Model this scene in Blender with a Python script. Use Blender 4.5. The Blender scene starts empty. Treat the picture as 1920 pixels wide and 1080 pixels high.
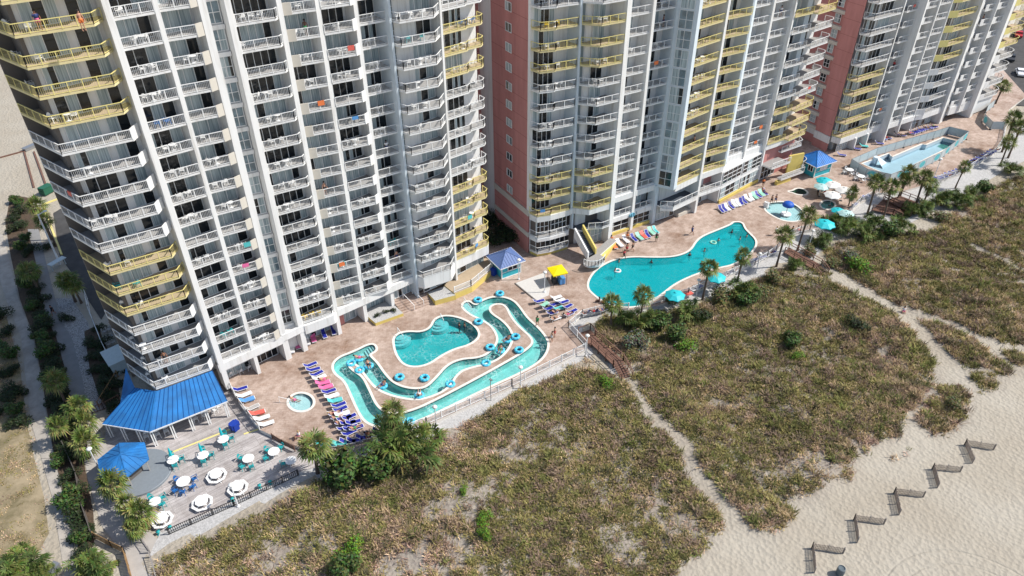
import bpy, bmesh, math, random
import numpy as np
from mathutils import Vector, Matrix, noise
random.seed(7); rng = np.random.default_rng(7)
R = math.radians; PI = math.pi
scene = bpy.context.scene
C = scene.collection

# ------------------------------------------------------------------ camera
CAM = Vector((0, 0, 64.0)); FPX = 1380.0
# rows: world X (along the front of the nearest tower), Y (inland), Z in camera axes (right, down, forward)
BW = ((0.75221633, -0.39301749, 0.52887412), (-0.65889613, -0.44238583, 0.60840008), (-0.00514546, -0.8061216, -0.59172755))
cam = bpy.data.cameras.new('camera'); cam.sensor_width = 36; cam.lens = 36 * FPX / 1920; cam.clip_end = 3000; cam.clip_start = 1
co = bpy.data.objects.new('camera', cam); C.objects.link(co)
co.matrix_world = Matrix(((BW[0][0], -BW[0][1], -BW[0][2], CAM.x), (BW[1][0], -BW[1][1], -BW[1][2], CAM.y), (BW[2][0], -BW[2][1], -BW[2][2], CAM.z), (0, 0, 0, 1)))
scene.camera = co

# ------------------------------------------------------------------ light
SUN_EL = R(48); SUN_AZ = math.atan2(-0.60, 0.80)          # direction towards the sun, world XY
sd = Vector((math.cos(SUN_AZ) * math.cos(SUN_EL), math.sin(SUN_AZ) * math.cos(SUN_EL), math.sin(SUN_EL)))
sl = bpy.data.lights.new('sun', 'SUN'); sl.energy = 4.6; sl.angle = R(0.5); sl.color = (1.0, 0.955, 0.88)
so = bpy.data.objects.new('sun', sl); C.objects.link(so); so.location = (60, -60, 120)
so.rotation_euler = (-sd).to_track_quat('-Z', 'Y').to_euler()
w = bpy.data.worlds.new('World'); scene.world = w; w.use_nodes = True
nt = w.node_tree; bg = nt.nodes['Background']; bg.inputs[1].default_value = 0.13
sk = nt.nodes.new('ShaderNodeTexSky'); sk.sky_type = 'NISHITA'; sk.sun_disc = False
sk.sun_elevation = SUN_EL; sk.sun_rotation = R(90) - SUN_AZ
nt.links.new(sk.outputs[0], bg.inputs[0])
scene.view_settings.view_transform = 'Standard'; scene.view_settings.look = 'None'
scene.view_settings.exposure = 0.2; scene.view_settings.gamma = 1
cy = scene.cycles
cy.max_bounces = 5; cy.diffuse_bounces = 3; cy.glossy_bounces = 2; cy.transmission_bounces = 3; cy.transparent_max_bounces = 6
cy.caustics_reflective = False; cy.caustics_refractive = False
cy.use_denoising = True

# ------------------------------------------------------------------ places: a pixel of the photo read back onto a level plane of the site
def at(px, py, z=0.0):
    v = (px - 960.0, py - 540.0, FPX)
    d = [sum(BW[i][j] * v[j] for j in range(3)) for i in range(3)]
    t = (z - CAM.z) / d[2]
    return Vector((d[0] * t, d[1] * t, z))
def ats(pts, z=0.0): return [at(x, y, z) for x, y in pts]
def zo(ox, oy, s, pts, z=0.0): return [at(ox + x / s, oy + y / s, z) for x, y in pts]
def xy(pts): return [(p[0], p[1]) for p in pts]

# ------------------------------------------------------------------ materials
MATS = {}
def mat(name, col, rough=0.8, var=0.0, vscale=1.0, bump=0.0, bscale=20.0, metal=0.0, spec=0.4, col2=None, detail=4.0, coords='Object'):
    if name in MATS: return MATS[name]
    m = bpy.data.materials.new(name); m.use_nodes = True; MATS[name] = m
    n = m.node_tree.nodes; L = m.node_tree.links; b = n['Principled BSDF']
    b.inputs['Base Color'].default_value = (*col, 1); b.inputs['Roughness'].default_value = rough
    b.inputs['Metallic'].default_value = metal; b.inputs['Specular IOR Level'].default_value = spec
    tc = n.new('ShaderNodeNewGeometry') if coords == 'World' else n.new('ShaderNodeTexCoord')
    out = tc.outputs['Position'] if coords == 'World' else tc.outputs['Object']
    if var > 0 or col2:
        t = n.new('ShaderNodeTexNoise'); t.inputs['Scale'].default_value = vscale; t.inputs['Detail'].default_value = detail
        t.inputs['Roughness'].default_value = 0.65
        L.new(out, t.inputs['Vector'])
        r = n.new('ShaderNodeValToRGB'); c2 = col2 or tuple(c * (1 - var) for c in col)
        r.color_ramp.elements[0].position = 0.36; r.color_ramp.elements[1].position = 0.64
        r.color_ramp.elements[0].color = (*c2, 1); r.color_ramp.elements[1].color = (*col, 1)
        L.new(t.outputs['Fac'], r.inputs[0]); L.new(r.outputs[0], b.inputs['Base Color'])
    if bump > 0:
        t2 = n.new('ShaderNodeTexNoise'); t2.inputs['Scale'].default_value = bscale; t2.inputs['Detail'].default_value = 5
        L.new(out, t2.inputs['Vector'])
        bp = n.new('ShaderNodeBump'); bp.inputs['Strength'].default_value = bump; bp.inputs['Distance'].default_value = 0.05
        L.new(t2.outputs['Fac'], bp.inputs['Height']); L.new(bp.outputs[0], b.inputs['Normal'])
    return m
def attr_mat(name, rough=0.85, trans=0.0):
    m = bpy.data.materials.new(name); m.use_nodes = True
    n = m.node_tree.nodes; L = m.node_tree.links; b = n['Principled BSDF']
    a = n.new('ShaderNodeAttribute'); a.attribute_name = 'tint'
    L.new(a.outputs['Color'], b.inputs['Base Color']); b.inputs['Roughness'].default_value = rough
    b.inputs['Specular IOR Level'].default_value = 0.2
    MATS[name] = m; return m
def nd(m, t, **kw):
    x = m.node_tree.nodes.new(t)
    for k, v in kw.items():
        if k in x.inputs: x.inputs[k].default_value = v
        else: setattr(x, k, v)
    return x
def lk(m, a, b): m.node_tree.links.new(a, b)
def ramp(m, fac, stops):
    r = m.node_tree.nodes.new('ShaderNodeValToRGB'); cr = r.color_ramp
    while len(cr.elements) < len(stops): cr.elements.new(0.5)
    for e, (p, c) in zip(cr.elements, stops): e.position = p; e.color = (*c, 1)
    lk(m, fac, r.inputs[0]); return r.outputs[0]
def mixc(m, fac, a, b, mode='MIX'):
    x = m.node_tree.nodes.new('ShaderNodeMix'); x.data_type = 'RGBA'; x.blend_type = mode
    for s, v in ((x.inputs[0], fac), (x.inputs[6], a), (x.inputs[7], b)):
        if hasattr(v, 'links') or hasattr(v, 'is_linked'): lk(m, v, s)
        elif isinstance(v, tuple): s.default_value = (*v, 1)
        else: s.default_value = v
    return x.outputs[2]

def white_mat():
    m = mat('white_stucco', (0.77, 0.765, 0.75), 0.85); b = m.node_tree.nodes['Principled BSDF']; g = nd(m, 'ShaderNodeNewGeometry'); P = g.outputs['Position']
    n1 = nd(m, 'ShaderNodeTexNoise', Scale=1.0, Detail=6.0, Roughness=0.7); mp = nd(m, 'ShaderNodeMapping'); mp.inputs['Scale'].default_value = (1.6, 1.6, .12); lk(m, P, mp.inputs[0]); lk(m, mp.outputs[0], n1.inputs['Vector'])
    lk(m, ramp(m, n1.outputs['Fac'], [(0.30, (0.60, 0.58, 0.55)), (0.48, (0.755, 0.75, 0.735)), (0.7, (0.80, 0.795, 0.78))]), b.inputs['Base Color'])
mat('white_paint', (0.82, 0.82, 0.81), 0.45, 0.05, 2.0)
mat('cream_panel', (0.60, 0.56, 0.49), 0.8, 0.06, 1.0)
mat('shade_blue_white', (0.62, 0.69, 0.74), 0.8, 0.08, 0.6)  # white return walls with their bluish shade put into the colour
def pink_mat():
    m = mat('pink_stucco', (0.60, 0.27, 0.265), 0.85); b = m.node_tree.nodes['Principled BSDF']; g = nd(m, 'ShaderNodeNewGeometry'); P = g.outputs['Position']
    n1 = nd(m, 'ShaderNodeTexNoise', Scale=1.0, Detail=6.0, Roughness=0.7); mp = nd(m, 'ShaderNodeMapping'); mp.inputs['Scale'].default_value = (.5, .5, .09); lk(m, P, mp.inputs[0]); lk(m, mp.outputs[0], n1.inputs['Vector'])
    c = ramp(m, n1.outputs['Fac'], [(0.32, (0.43, 0.18, 0.165)), (0.66, (0.57, 0.255, 0.235))])
    sx = nd(m, 'ShaderNodeSeparateXYZ'); lk(m, P, sx.inputs[0]); f = nd(m, 'ShaderNodeMath', operation='PINGPONG'); lk(m, sx.outputs[2], f.inputs[0]); f.inputs[1].default_value = 1.375
    j = ramp(m, f.outputs[0], [(0.0, (0.35, 0.15, 0.15)), (0.045, (1, 1, 1))]); lk(m, mixc(m, 0.8, c, j, 'MULTIPLY'), b.inputs['Base Color'])
mat('yellow_paint', (0.76, 0.66, 0.25), 0.5, 0.06, 2.0)
mat('yellow_slab', (0.72, 0.62, 0.33), 0.8, 0.1, 2.0)
mat('yellow_stucco', (0.70, 0.55, 0.16), 0.8, 0.1, 0.8)
mat('balcony_floor', (0.33, 0.32, 0.31), 0.8, 0.12, 2.0)
mat('balcony_floor_tan', (0.46, 0.36, 0.25), 0.8, 0.12, 2.0)
mat('door_glass', (0.012, 0.016, 0.02), 0.12, spec=0.6)
mat('dark_and_shaded', (0.13, 0.115, 0.105), 0.6)  # dark fittings; also tower walls whose shade is put into the colour
mat('terrace_floor', (0.085, 0.10, 0.125), 0.7, 0.15, 1.0)  # blue-grey dark of the shaded terraces put into the floor colour
mat('dark_interior', (0.02, 0.02, 0.022), 0.9)
mat('blue_glass', (0.22, 0.31, 0.36), 0.10, 0.5, 0.7, spec=0.7)
mat('steel_grey', (0.35, 0.36, 0.38), 0.4, metal=0.6)
mat('black_metal', (0.02, 0.02, 0.022), 0.5)
mat('wood_grey', (0.36, 0.33, 0.31), 0.85, 0.25, 3.0, 0.3, 20)
mat('wood_brown', (0.20, 0.105, 0.075), 0.8, 0.3, 3.0, 0.2, 20)
mat('wood_tan', (0.36, 0.22, 0.10), 0.8, 0.3, 2.0, 0.2, 20)
def curtain_mat():
    m = mat('curtain', (0.33, 0.39, 0.41), 0.75)
    b = m.node_tree.nodes['Principled BSDF']
    tc = nd(m, 'ShaderNodeTexCoord'); wv = nd(m, 'ShaderNodeTexNoise'); mp = nd(m, 'ShaderNodeMapping')
    mp.inputs['Scale'].default_value = (9, 9, 0.25); lk(m, tc.outputs['Object'], mp.inputs[0]); lk(m, mp.outputs[0], wv.inputs['Vector'])
    wv.inputs['Scale'].default_value = 1.0
    c = ramp(m, wv.outputs['Fac'], [(0.35, (0.22, 0.28, 0.30)), (0.62, (0.50, 0.57, 0.58))]); lk(m, c, b.inputs['Base Color'])  # flat panel: light and dark of the folds painted as stripes
    b.inputs['Coat Weight'].default_value = 0.35; b.inputs['Coat Roughness'].default_value = 0.06
curtain_mat(); pink_mat(); white_mat()

# ------------------------------------------------------------------ mesh builder
class MB:
    def __init__(s): s.v = []; s.f = []; s.m = []
    def add(s, vs, fs, m=0):
        o = len(s.v); s.v += [tuple(p) for p in vs]; s.f += [tuple(i + o for i in f) for f in fs]; s.m += [m] * len(fs)
    def q(s, *p, m=0): s.add(p, [tuple(range(len(p)))], m)
    def box(s, x0, y0, z0, x1, y1, z1, m=0):
        s.add([(x0, y0, z0), (x1, y0, z0), (x1, y1, z0), (x0, y1, z0), (x0, y0, z1), (x1, y0, z1), (x1, y1, z1), (x0, y1, z1)],
              [(0, 3, 2, 1), (4, 5, 6, 7), (0, 1, 5, 4), (1, 2, 6, 5), (2, 3, 7, 6), (3, 0, 4, 7)], m)
    def bar(s, p, q, t, h=None, m=0, up=(0, 0, 1)):
        p = Vector(p); q = Vector(q); d = q - p
        if d.length < 1e-6: return
        d.normalize(); u = Vector(up)
        if abs(d.dot(u)) > 0.97: u = Vector((1, 0, 0))
        a = d.cross(u).normalized() * (t / 2); b = a.cross(d).normalized() * ((h or t) / 2)
        vs = [p - a - b, p + a - b, p + a + b, p - a + b, q - a - b, q + a - b, q + a + b, q - a + b]
        s.add(vs, [(0, 1, 2, 3), (7, 6, 5, 4), (0, 4, 5, 1), (1, 5, 6, 2), (2, 6, 7, 3), (3, 7, 4, 0)], m)
    def wall(s, p, q, z0, z1, t=0.1, m=0):
        z = (z0 + z1) / 2; s.bar((p[0], p[1], z), (q[0], q[1], z), t, z1 - z0, m)
    def prism(s, poly, z0, z1, m=0, mtop=None, bottom=True):
        poly = [(p[0], p[1]) for p in poly]
        A = sum(poly[i][0] * poly[(i + 1) % len(poly)][1] - poly[(i + 1) % len(poly)][0] * poly[i][1] for i in range(len(poly)))
        if A < 0: poly = poly[::-1]
        n = len(poly)
        vs = [(x, y, z0) for x, y in poly] + [(x, y, z1) for x, y in poly]
        fs = [(i, (i + 1) % n, n + (i + 1) % n, n + i) for i in range(n)]
        s.add(vs, fs, m); s.add(vs[n:], [tuple(range(n))], m if mtop is None else mtop)
        if bottom: s.add(vs[:n], [tuple(reversed(range(n)))], m)
    def tube(s, pts, r, n=6, m=0, cap=True):
        pts = [Vector(p) for p in pts]; rs = r if isinstance(r, (list, tuple)) else [r] * len(pts)
        rings = []
        for i, p in enumerate(pts):
            d = (pts[min(i + 1, len(pts) - 1)] - pts[max(i - 1, 0)]).normalized()
            u = Vector((0, 0, 1)) if abs(d.z) < 0.9 else Vector((1, 0, 0))
            a = d.cross(u).normalized(); b = d.cross(a)
            rings.append([p + (a * math.cos(2 * PI * k / n) + b * math.sin(2 * PI * k / n)) * rs[i] for k in range(n)])
        vs = [v for g in rings for v in g]
        fs = [(i * n + k, i * n + (k + 1) % n, (i + 1) * n + (k + 1) % n, (i + 1) * n + k) for i in range(len(pts) - 1) for k in range(n)]
        if cap: fs += [tuple(range(n))[::-1], tuple(range((len(pts) - 1) * n, len(pts) * n))]
        s.add(vs, fs, m)
    def lathe(s, prof, n=16, c=(0, 0, 0), m=0, a0=0.0, a1=2 * PI):
        full = abs(a1 - a0 - 2 * PI) < 1e-6; k = n if full else n + 1
        vs = [(c[0] + r * math.cos(a0 + (a1 - a0) * i / n), c[1] + r * math.sin(a0 + (a1 - a0) * i / n), c[2] + z) for r, z in prof for i in range(k)]
        fs = [(j * k + i, j * k + (i + 1) % k, (j + 1) * k + (i + 1) % k, (j + 1) * k + i) for j in range(len(prof) - 1) for i in range(n)]
        s.add(vs, fs, m)
    def torus(s, R0, r, c=(0, 0, 0), n=20, k=8, m=0, m2=None, stripe=0):
        vs = [(c[0] + (R0 + r * math.cos(b)) * math.cos(a), c[1] + (R0 + r * math.cos(b)) * math.sin(a), c[2] + r * math.sin(b))
              for a in (2 * PI * i / n for i in range(n)) for b in (2 * PI * j / k for j in range(k))]
        for i in range(n):
            fs = [(i * k + j, ((i + 1) % n) * k + j, ((i + 1) % n) * k + (j + 1) % k, i * k + (j + 1) % k) for j in range(k)]
            o = len(s.v) if i == 0 else o
            if i == 0: s.v += vs
            s.f += [tuple(q + o for q in f) for f in fs]; s.m += [m2 if (m2 is not None and stripe and i % stripe == 0) else m] * k
    def merge(s, o, off=(0, 0, 0), mo=0):
        b = len(s.v); s.v += [(p[0] + off[0], p[1] + off[1], p[2] + off[2]) for p in o.v]
        s.f += [tuple(i + b for i in f) for f in o.f]; s.m += [k + mo for k in o.m]
    def mesh(s, name, mats, smooth=False):
        me = bpy.data.meshes.new(name); me.from_pydata(s.v, [], s.f)
        for k in (mats if isinstance(mats, (list, tuple)) else [mats]): me.materials.append(MATS[k] if isinstance(k, str) else k)
        me.polygons.foreach_set('material_index', s.m)
        if smooth: me.polygons.foreach_set('use_smooth', [True] * len(s.f))
        me.update(); return me
    def build(s, name, mats, parent=None, smooth=False, loc=None):
        return link(name, s.mesh(name, mats, smooth), parent, loc)
def link(name, me, parent=None, loc=None):
    o = bpy.data.objects.new(name, me); C.objects.link(o)
    if loc is not None: o.location = loc
    if parent is not None: o.parent = parent
    return o
def tag(o, label=None, cat=None, group=None, kind=None):
    if label: o['label'] = label
    if cat: o['category'] = cat
    if group: o['group'] = group
    if kind: o['kind'] = kind
    return o
def thing(name, label, cat, loc=(0, 0, 0), rotz=0.0, group=None):
    o = bpy.data.objects.new(name, None); o.empty_display_size = 0.2; C.objects.link(o)
    o.location = loc; o.rotation_euler = (0, 0, rotz); return tag(o, label, cat, group)
def at_world(o, parent):                 # parent a mesh written in world coordinates
    o.parent = parent; o.matrix_parent_inverse = Matrix.Translation(-parent.location); return o
USED = set()
def dup_tree(root):
    r = root.copy(); C.objects.link(r)
    for ch in root.children:
        c = ch.copy(); C.objects.link(c); c.parent = r; c.matrix_parent_inverse = ch.matrix_parent_inverse.copy()
        for g in ch.children:
            e = g.copy(); C.objects.link(e); e.parent = c; e.matrix_parent_inverse = g.matrix_parent_inverse.copy()
    return r
def place(proto, loc, rotz, label, group=None, scale=1.0, cat=None):
    if proto.name not in USED: o = proto; USED.add(proto.name)
    else: o = dup_tree(proto)
    o.location = loc; o.rotation_euler = (0, 0, rotz); o.scale = (scale,) * 3 if not isinstance(scale, tuple) else scale
    o['label'] = label
    if group: o['group'] = group
    elif 'group' in o.keys(): del o['group']
    if cat: o['category'] = cat
    return o
def inside(p, poly):
    x, y = p[0], p[1]; c = False; j = len(poly) - 1
    for i in range(len(poly)):
        xi, yi = poly[i][0], poly[i][1]; xj, yj = poly[j][0], poly[j][1]
        if (yi > y) != (yj > y) and x < (xj - xi) * (y - yi) / (yj - yi) + xi: c = not c
        j = i
    return c
def smooth_loop(pts, it=2):
    pts = [Vector((p[0], p[1], 0)) for p in pts]
    for _ in range(it):
        pts = [q for i in range(len(pts)) for q in (pts[i] * 0.75 + pts[(i + 1) % len(pts)] * 0.25, pts[i] * 0.25 + pts[(i + 1) % len(pts)] * 0.75)]
    return pts
def sheet(name, loops, z, material, thick=0.0, parent=None):
    """a level sheet cut out by nested loops (holes and islands by the even-odd rule)"""
    cu = bpy.data.curves.new(name, 'CURVE'); cu.dimensions = '2D'; cu.fill_mode = 'BOTH'
    for lp in loops:
        sp = cu.splines.new('POLY'); sp.points.add(len(lp) - 1); sp.use_cyclic_u = True
        for p, v in zip(sp.points, lp): p.co = (v[0], v[1], 0, 1)
    o = bpy.data.objects.new(name, cu); C.objects.link(o)
    bpy.context.view_layer.update()
    dg = bpy.context.evaluated_depsgraph_get()
    me = bpy.data.meshes.new_from_object(o.evaluated_get(dg)); bpy.data.objects.remove(o); bpy.data.curves.remove(cu)
    bm = bmesh.new(); bm.from_mesh(me); bmesh.ops.remove_doubles(bm, verts=bm.verts, dist=1e-4)
    bmesh.ops.recalc_face_normals(bm, faces=bm.faces)
    if bm.faces and sum(f.normal.z for f in bm.faces) < 0: bmesh.ops.reverse_faces(bm, faces=bm.faces)
    bm.to_mesh(me); bm.free(); me.materials.clear()
    me.materials.append(MATS[material] if isinstance(material, str) else material); me.name = name
    o = link(name, me, parent, (0, 0, z))
    if thick:
        me2 = o.data; bm = bmesh.new(); bm.from_mesh(me2)
        r = bmesh.ops.extrude_face_region(bm, geom=bm.faces[:]); vs = [v for v in r['geom'] if isinstance(v, bmesh.types.BMVert)]
        bmesh.ops.translate(bm, verts=vs, vec=(0, 0, -thick)); bmesh.ops.recalc_face_normals(bm, faces=bm.faces); bm.to_mesh(me2); bm.free()
    return o
# ================================================================== GROUND
DECK_EDGE = ats([(430,721),(447,754),(466,779),(488,806),(545,832),(600,852),(650,845),(700,832),(800,797),(960,725),(1100,655),(1065,612),(1090,592),(1140,580),
    (1180,580),(1230,574),(1290,553),(1345,528),(1391,505),(1430,486),(1465,462),(1480,444),(1500,435),(1518,432),(1547,428),(1585,404),(1613,380),(1648,362),(1698,357),(1755,340),(1804,326),(1865,287),(1880,262),(1884,240),(1892,205),(1925,180)])
DECK = xy(DECK_EDGE) + [(262, 95), (262, 112), (61, 112), (61, 97), (10, 97), (10, 76), (17, 75.2)]
WOOD = xy(ats([(200,800),(190,868),(212,925),(245,962),(300,1003),(318,1004),(440,950),(560,893),(615,872),(600,853),(545,833),(488,807),(447,755),(428,716)], -0.5)) + [(10, 76.5), (6, 79.5)]
DUNES = {
 'A': [(285,1085),(300,1048),(420,992),(560,928),(610,896),(700,868),(830,815),(960,745),(1080,692),(1150,702),(1176,722),(1217,797),(1274,845),(1283,896),(1334,949),(1353,988),(1329,1028),(1285,1050),(1250,1085)],
 'B': [(1110,640),(1130,590),(1200,592),(1330,568),(1400,535),(1480,500),(1545,505),(1600,540),(1655,578),(1700,616),(1738,660),(1752,694),(1746,722),(1716,757),(1690,790),(1683,815),(1645,828),(1593,872),(1600,892),(1560,900),(1520,930),(1500,938),(1460,930),(1400,875),(1345,832),(1296,832),(1230,775),(1192,715),(1165,665)],
 'C': [(1722,600),(1765,610),(1830,645),(1893,690),(1888,706),(1850,692),(1803,688),(1776,658)],
 'D': [(1545,470),(1560,500),(1640,545),(1690,575),(1740,590),(1797,608),(1850,636),(1925,648),(1925,325),(1880,342),(1800,392),(1740,435),(1640,440),(1580,455)],
 'E': [(1764,720),(1804,722),(1820,744),(1810,784),(1764,823),(1727,797),(1720,772)],
 'F': [(1823,700),(1860,698),(1877,724),(1852,733),(1830,718)],
 'G': [(1880,660),(1925,665),(1925,688),(1895,680)],
 'H': [(1298,832),(1345,837),(1413,896),(1486,954),(1467,995),(1408,993),(1368,937),(1316,885)],
}
DUNES = {k: xy(ats(v, -0.3)) for k, v in DUNES.items()}
PATHS = [xy(ats(p, -0.3)) for p in ([(1560,510),(1645,556),(1640,566),(1550,522)], [(1815,455),(1925,510),(1925,517),(1812,461)])]
def in_dune(x, y):
    for p in DUNES.values():
        if inside((x, y), p):
            return not any(inside((x, y), q) for q in PATHS)
    return False
gx = np.concatenate([-10 - np.geomspace(2, 2500, 26)[::-1], np.arange(-10, 236, 1.0), 236 + np.geomspace(2, 2500, 26)])
gy = np.concatenate([-20 - np.geomspace(2, 2500, 26)[::-1], np.arange(-20, 150, 1.0), 150 + np.geomspace(2, 2500, 26)])
nx, ny = len(gx), len(gy)
mk = np.zeros((nx, ny)); dk = np.zeros((nx, ny))
for i in range(26, nx - 26):
    for j in range(26, ny - 26):
        if gy[j] < 75 and in_dune(gx[i], gy[j]): mk[i, j] = 1
        if inside((gx[i], gy[j]), DECK) or inside((gx[i], gy[j]), WOOD): dk[i, j] = 1
def blur(a, n):
    for _ in range(n):
        a = (a + np.roll(a, 1, 0) + np.roll(a, -1, 0)) / 3; a = (a + np.roll(a, 1, 1) + np.roll(a, -1, 1)) / 3
    return a
bm_ = blur(mk, 3); edge = blur(dk, 1)
hz = np.full((nx, ny), -0.45)
for i in range(26, nx - 26):
    for j in range(26, ny - 26):
        if bm_[i, j] > 0.01:
            p = Vector((gx[i] * 0.11, gy[j] * 0.11, 3.3)); hz[i, j] += bm_[i, j] * (0.35 + 0.9 * max(-0.4, noise.fractal(p, 1.0, 2.0, 3)))
hz[dk * (edge > 0.97) > 0] = -2.6
hz[(edge > 0.02) & (edge <= 0.97)] = np.minimum(hz, -0.55)[(edge > 0.02) & (edge <= 0.97)]
def gz(x, y):
    i = np.clip(np.searchsorted(gx, x) - 1, 0, nx - 2); j = np.clip(np.searchsorted(gy, y) - 1, 0, ny - 2)
    u = (x - gx[i]) / (gx[i + 1] - gx[i]); v = (y - gy[j]) / (gy[j + 1] - gy[j])
    return float((hz[i, j] * (1 - u) + hz[i + 1, j] * u) * (1 - v) + (hz[i, j + 1] * (1 - u) + hz[i + 1, j + 1] * u) * v)
X, Y = np.meshgrid(gx, gy, indexing='ij')
vs = np.stack([X, Y, hz], 2).reshape(-1, 3)
idx = np.arange(nx * ny).reshape(nx, ny)
fs = np.stack([idx[:-1, :-1], idx[1:, :-1], idx[1:, 1:], idx[:-1, 1:]], 2).reshape(-1, 4)
me = bpy.data.meshes.new('sand'); me.from_pydata(vs.tolist(), [], fs.tolist())
ca = me.color_attributes.new('litter', 'FLOAT_COLOR', 'POINT')
lit = blur(mk, 1).reshape(-1); ca.data.foreach_set('color', np.stack([lit, lit, lit, np.ones_like(lit)], 1).astype(np.float32).reshape(-1))
me.polygons.foreach_set('use_smooth', [True] * len(me.polygons))
def circ(a, b, c):
    ax, ay, bx, by, cx_, cy_ = a.x, a.y, b.x, b.y, c.x, c.y; d = 2 * (ax * (by - cy_) + bx * (cy_ - ay) + cx_ * (ay - by)); q = lambda x, y: x * x + y * y
    ux = (q(ax, ay) * (by - cy_) + q(bx, by) * (cy_ - ay) + q(cx_, cy_) * (ay - by)) / d; uy = (q(ax, ay) * (cx_ - bx) + q(bx, by) * (ax - cx_) + q(cx_, cy_) * (bx - ax)) / d
    return ux, uy, math.hypot(ax - ux, ay - uy)
_t = circ(at(1765, 1032, -.45), at(1830, 1042, -.45), at(1890, 1066, -.45)); _u = circ(at(1650, 1085, -.45), at(1790, 985, -.45), at(1925, 880, -.45))
TRACKS = [_t, (_t[0], _t[1], _t[2] - 1.5)]
def sand_mat():
    m = mat('sand', (0.66, 0.60, 0.51), 0.95, spec=0.1)
    b = m.node_tree.nodes['Principled BSDF']; g = nd(m, 'ShaderNodeNewGeometry'); P = g.outputs['Position']
    n1 = nd(m, 'ShaderNodeTexNoise', Scale=0.12, Detail=6.0); lk(m, P, n1.inputs['Vector'])
    n2 = nd(m, 'ShaderNodeTexNoise', Scale=1.6, Detail=6.0, Roughness=0.7); lk(m, P, n2.inputs['Vector'])
    n3 = nd(m, 'ShaderNodeTexVoronoi', Scale=2.3); lk(m, P, n3.inputs['Vector'])
    n4 = nd(m, 'ShaderNodeTexNoise', Scale=5.0, Detail=4.0, Roughness=0.8); lk(m, P, n4.inputs['Vector'])
    base = ramp(m, n1.outputs['Fac'], [(0.35, (0.375, 0.33, 0.265)), (0.65, (0.425, 0.385, 0.32))])
    lit = ramp(m, n4.outputs['Fac'], [(0.3, (0.13, 0.105, 0.085)), (0.66, (0.31, 0.26, 0.23))])
    a = nd(m, 'ShaderNodeAttribute', attribute_name='litter')
    mm = nd(m, 'ShaderNodeMath', operation='MULTIPLY_ADD'); lk(m, n2.outputs['Fac'], mm.inputs[0]); mm.inputs[1].default_value = 2.6; mm.inputs[2].default_value = -0.72
    m2 = nd(m, 'ShaderNodeMath', operation='MULTIPLY', use_clamp=True); lk(m, mm.outputs[0], m2.inputs[0]); lk(m, a.outputs['Fac'], m2.inputs[1])
    lk(m, mixc(m, m2.outputs[0], base, lit), b.inputs['Base Color'])
    mx = nd(m, 'ShaderNodeMath', operation='ADD'); lk(m, n2.outputs['Fac'], mx.inputs[0]); lk(m, n3.outputs['Distance'], mx.inputs[1])
    hgt = mx.outputs[0]
    for cx_, cy_, rr in TRACKS:
        dv = nd(m, 'ShaderNodeVectorMath', operation='DISTANCE'); dv.inputs[1].default_value = (cx_, cy_, -0.45); lk(m, P, dv.inputs[0])
        s1 = nd(m, 'ShaderNodeMath', operation='SUBTRACT'); lk(m, dv.outputs['Value'], s1.inputs[0]); s1.inputs[1].default_value = rr
        s2 = nd(m, 'ShaderNodeMath', operation='ABSOLUTE'); lk(m, s1.outputs[0], s2.inputs[0]); s3 = nd(m, 'ShaderNodeMath', operation='SUBTRACT', use_clamp=True); s3.inputs[0].default_value = 1.0
        s4 = nd(m, 'ShaderNodeMath', operation='MULTIPLY'); lk(m, s2.outputs[0], s4.inputs[0]); s4.inputs[1].default_value = 5.5; lk(m, s4.outputs[0], s3.inputs[1])
        s5 = nd(m, 'ShaderNodeMath', operation='MULTIPLY_ADD'); lk(m, s3.outputs[0], s5.inputs[0]); s5.inputs[1].default_value = -0.6; lk(m, hgt, s5.inputs[2]); hgt = s5.outputs[0]
    bp = nd(m, 'ShaderNodeBump', Strength=0.7, Distance=0.15); lk(m, hgt, bp.inputs['Height']); lk(m, bp.outputs[0], b.inputs['Normal'])
sand_mat(); me.materials.append(MATS['sand'])
tag(link('sand', me), kind='structure')

# flat sheets on the sand
mat('white_gravel', (0.54, 0.53, 0.52), 0.95, 0.35, 6.0, 0.6, 25, coords='World')
mat('pebbles', (0.52, 0.50, 0.48), 0.95, 0.75, 9.0, 0.8, 14, coords='World', detail=2)
mat('path_concrete', (0.43, 0.40, 0.37), 0.9, 0.14, 0.9, 0.15, 30, coords='World')
mat('path_shaded', (0.27, 0.265, 0.26), 0.9, 0.14, 0.9, 0.15, 30, coords='World')  # path concrete again, with the tower's shade put into the colour
mat('asphalt', (0.075, 0.072, 0.07), 0.9, 0.3, 0.5, 0.2, 40, coords='World')
mat('dry_ground', (0.35, 0.28, 0.18), 0.95, 0.0, 0.5, 0.4, 8, col2=(0.17, 0.14, 0.075), coords='World', detail=8)
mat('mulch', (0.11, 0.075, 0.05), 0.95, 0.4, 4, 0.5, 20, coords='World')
def flat(name, px, z, m, zz=-0.45, kind='structure'):
    return tag(sheet(name, [xy(ats(px, zz))], z, m), kind=kind)
flat('gravel_strip', [(270,1062),(300,1000),(430,945),(565,885),(620,868),(690,825),(800,790),(960,718),(1100,650),(1060,610),(1100,585),(1180,572),(1300,548),(1400,500),(1470,460),(1490,440),(1550,420),(1620,375),(1700,350),(1810,318),(1870,280),(1925,225),
    (1925,300),(1880,322),(1800,372),(1720,412),(1660,440),(1600,440),(1540,470),(1500,520),(1420,520),(1370,545),(1290,588),(1200,600),(1150,625),(1190,700),(1150,702),(1080,692),(960,748),(830,818),(700,868),(610,896),(560,928),(420,992),(300,1048),(290,1075)], -0.405, 'white_gravel')
mat('sandy_track', (0.44, 0.40, 0.35), 0.95, 0.25, 1.2, 0.5, 8, coords='World', detail=8)
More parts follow.
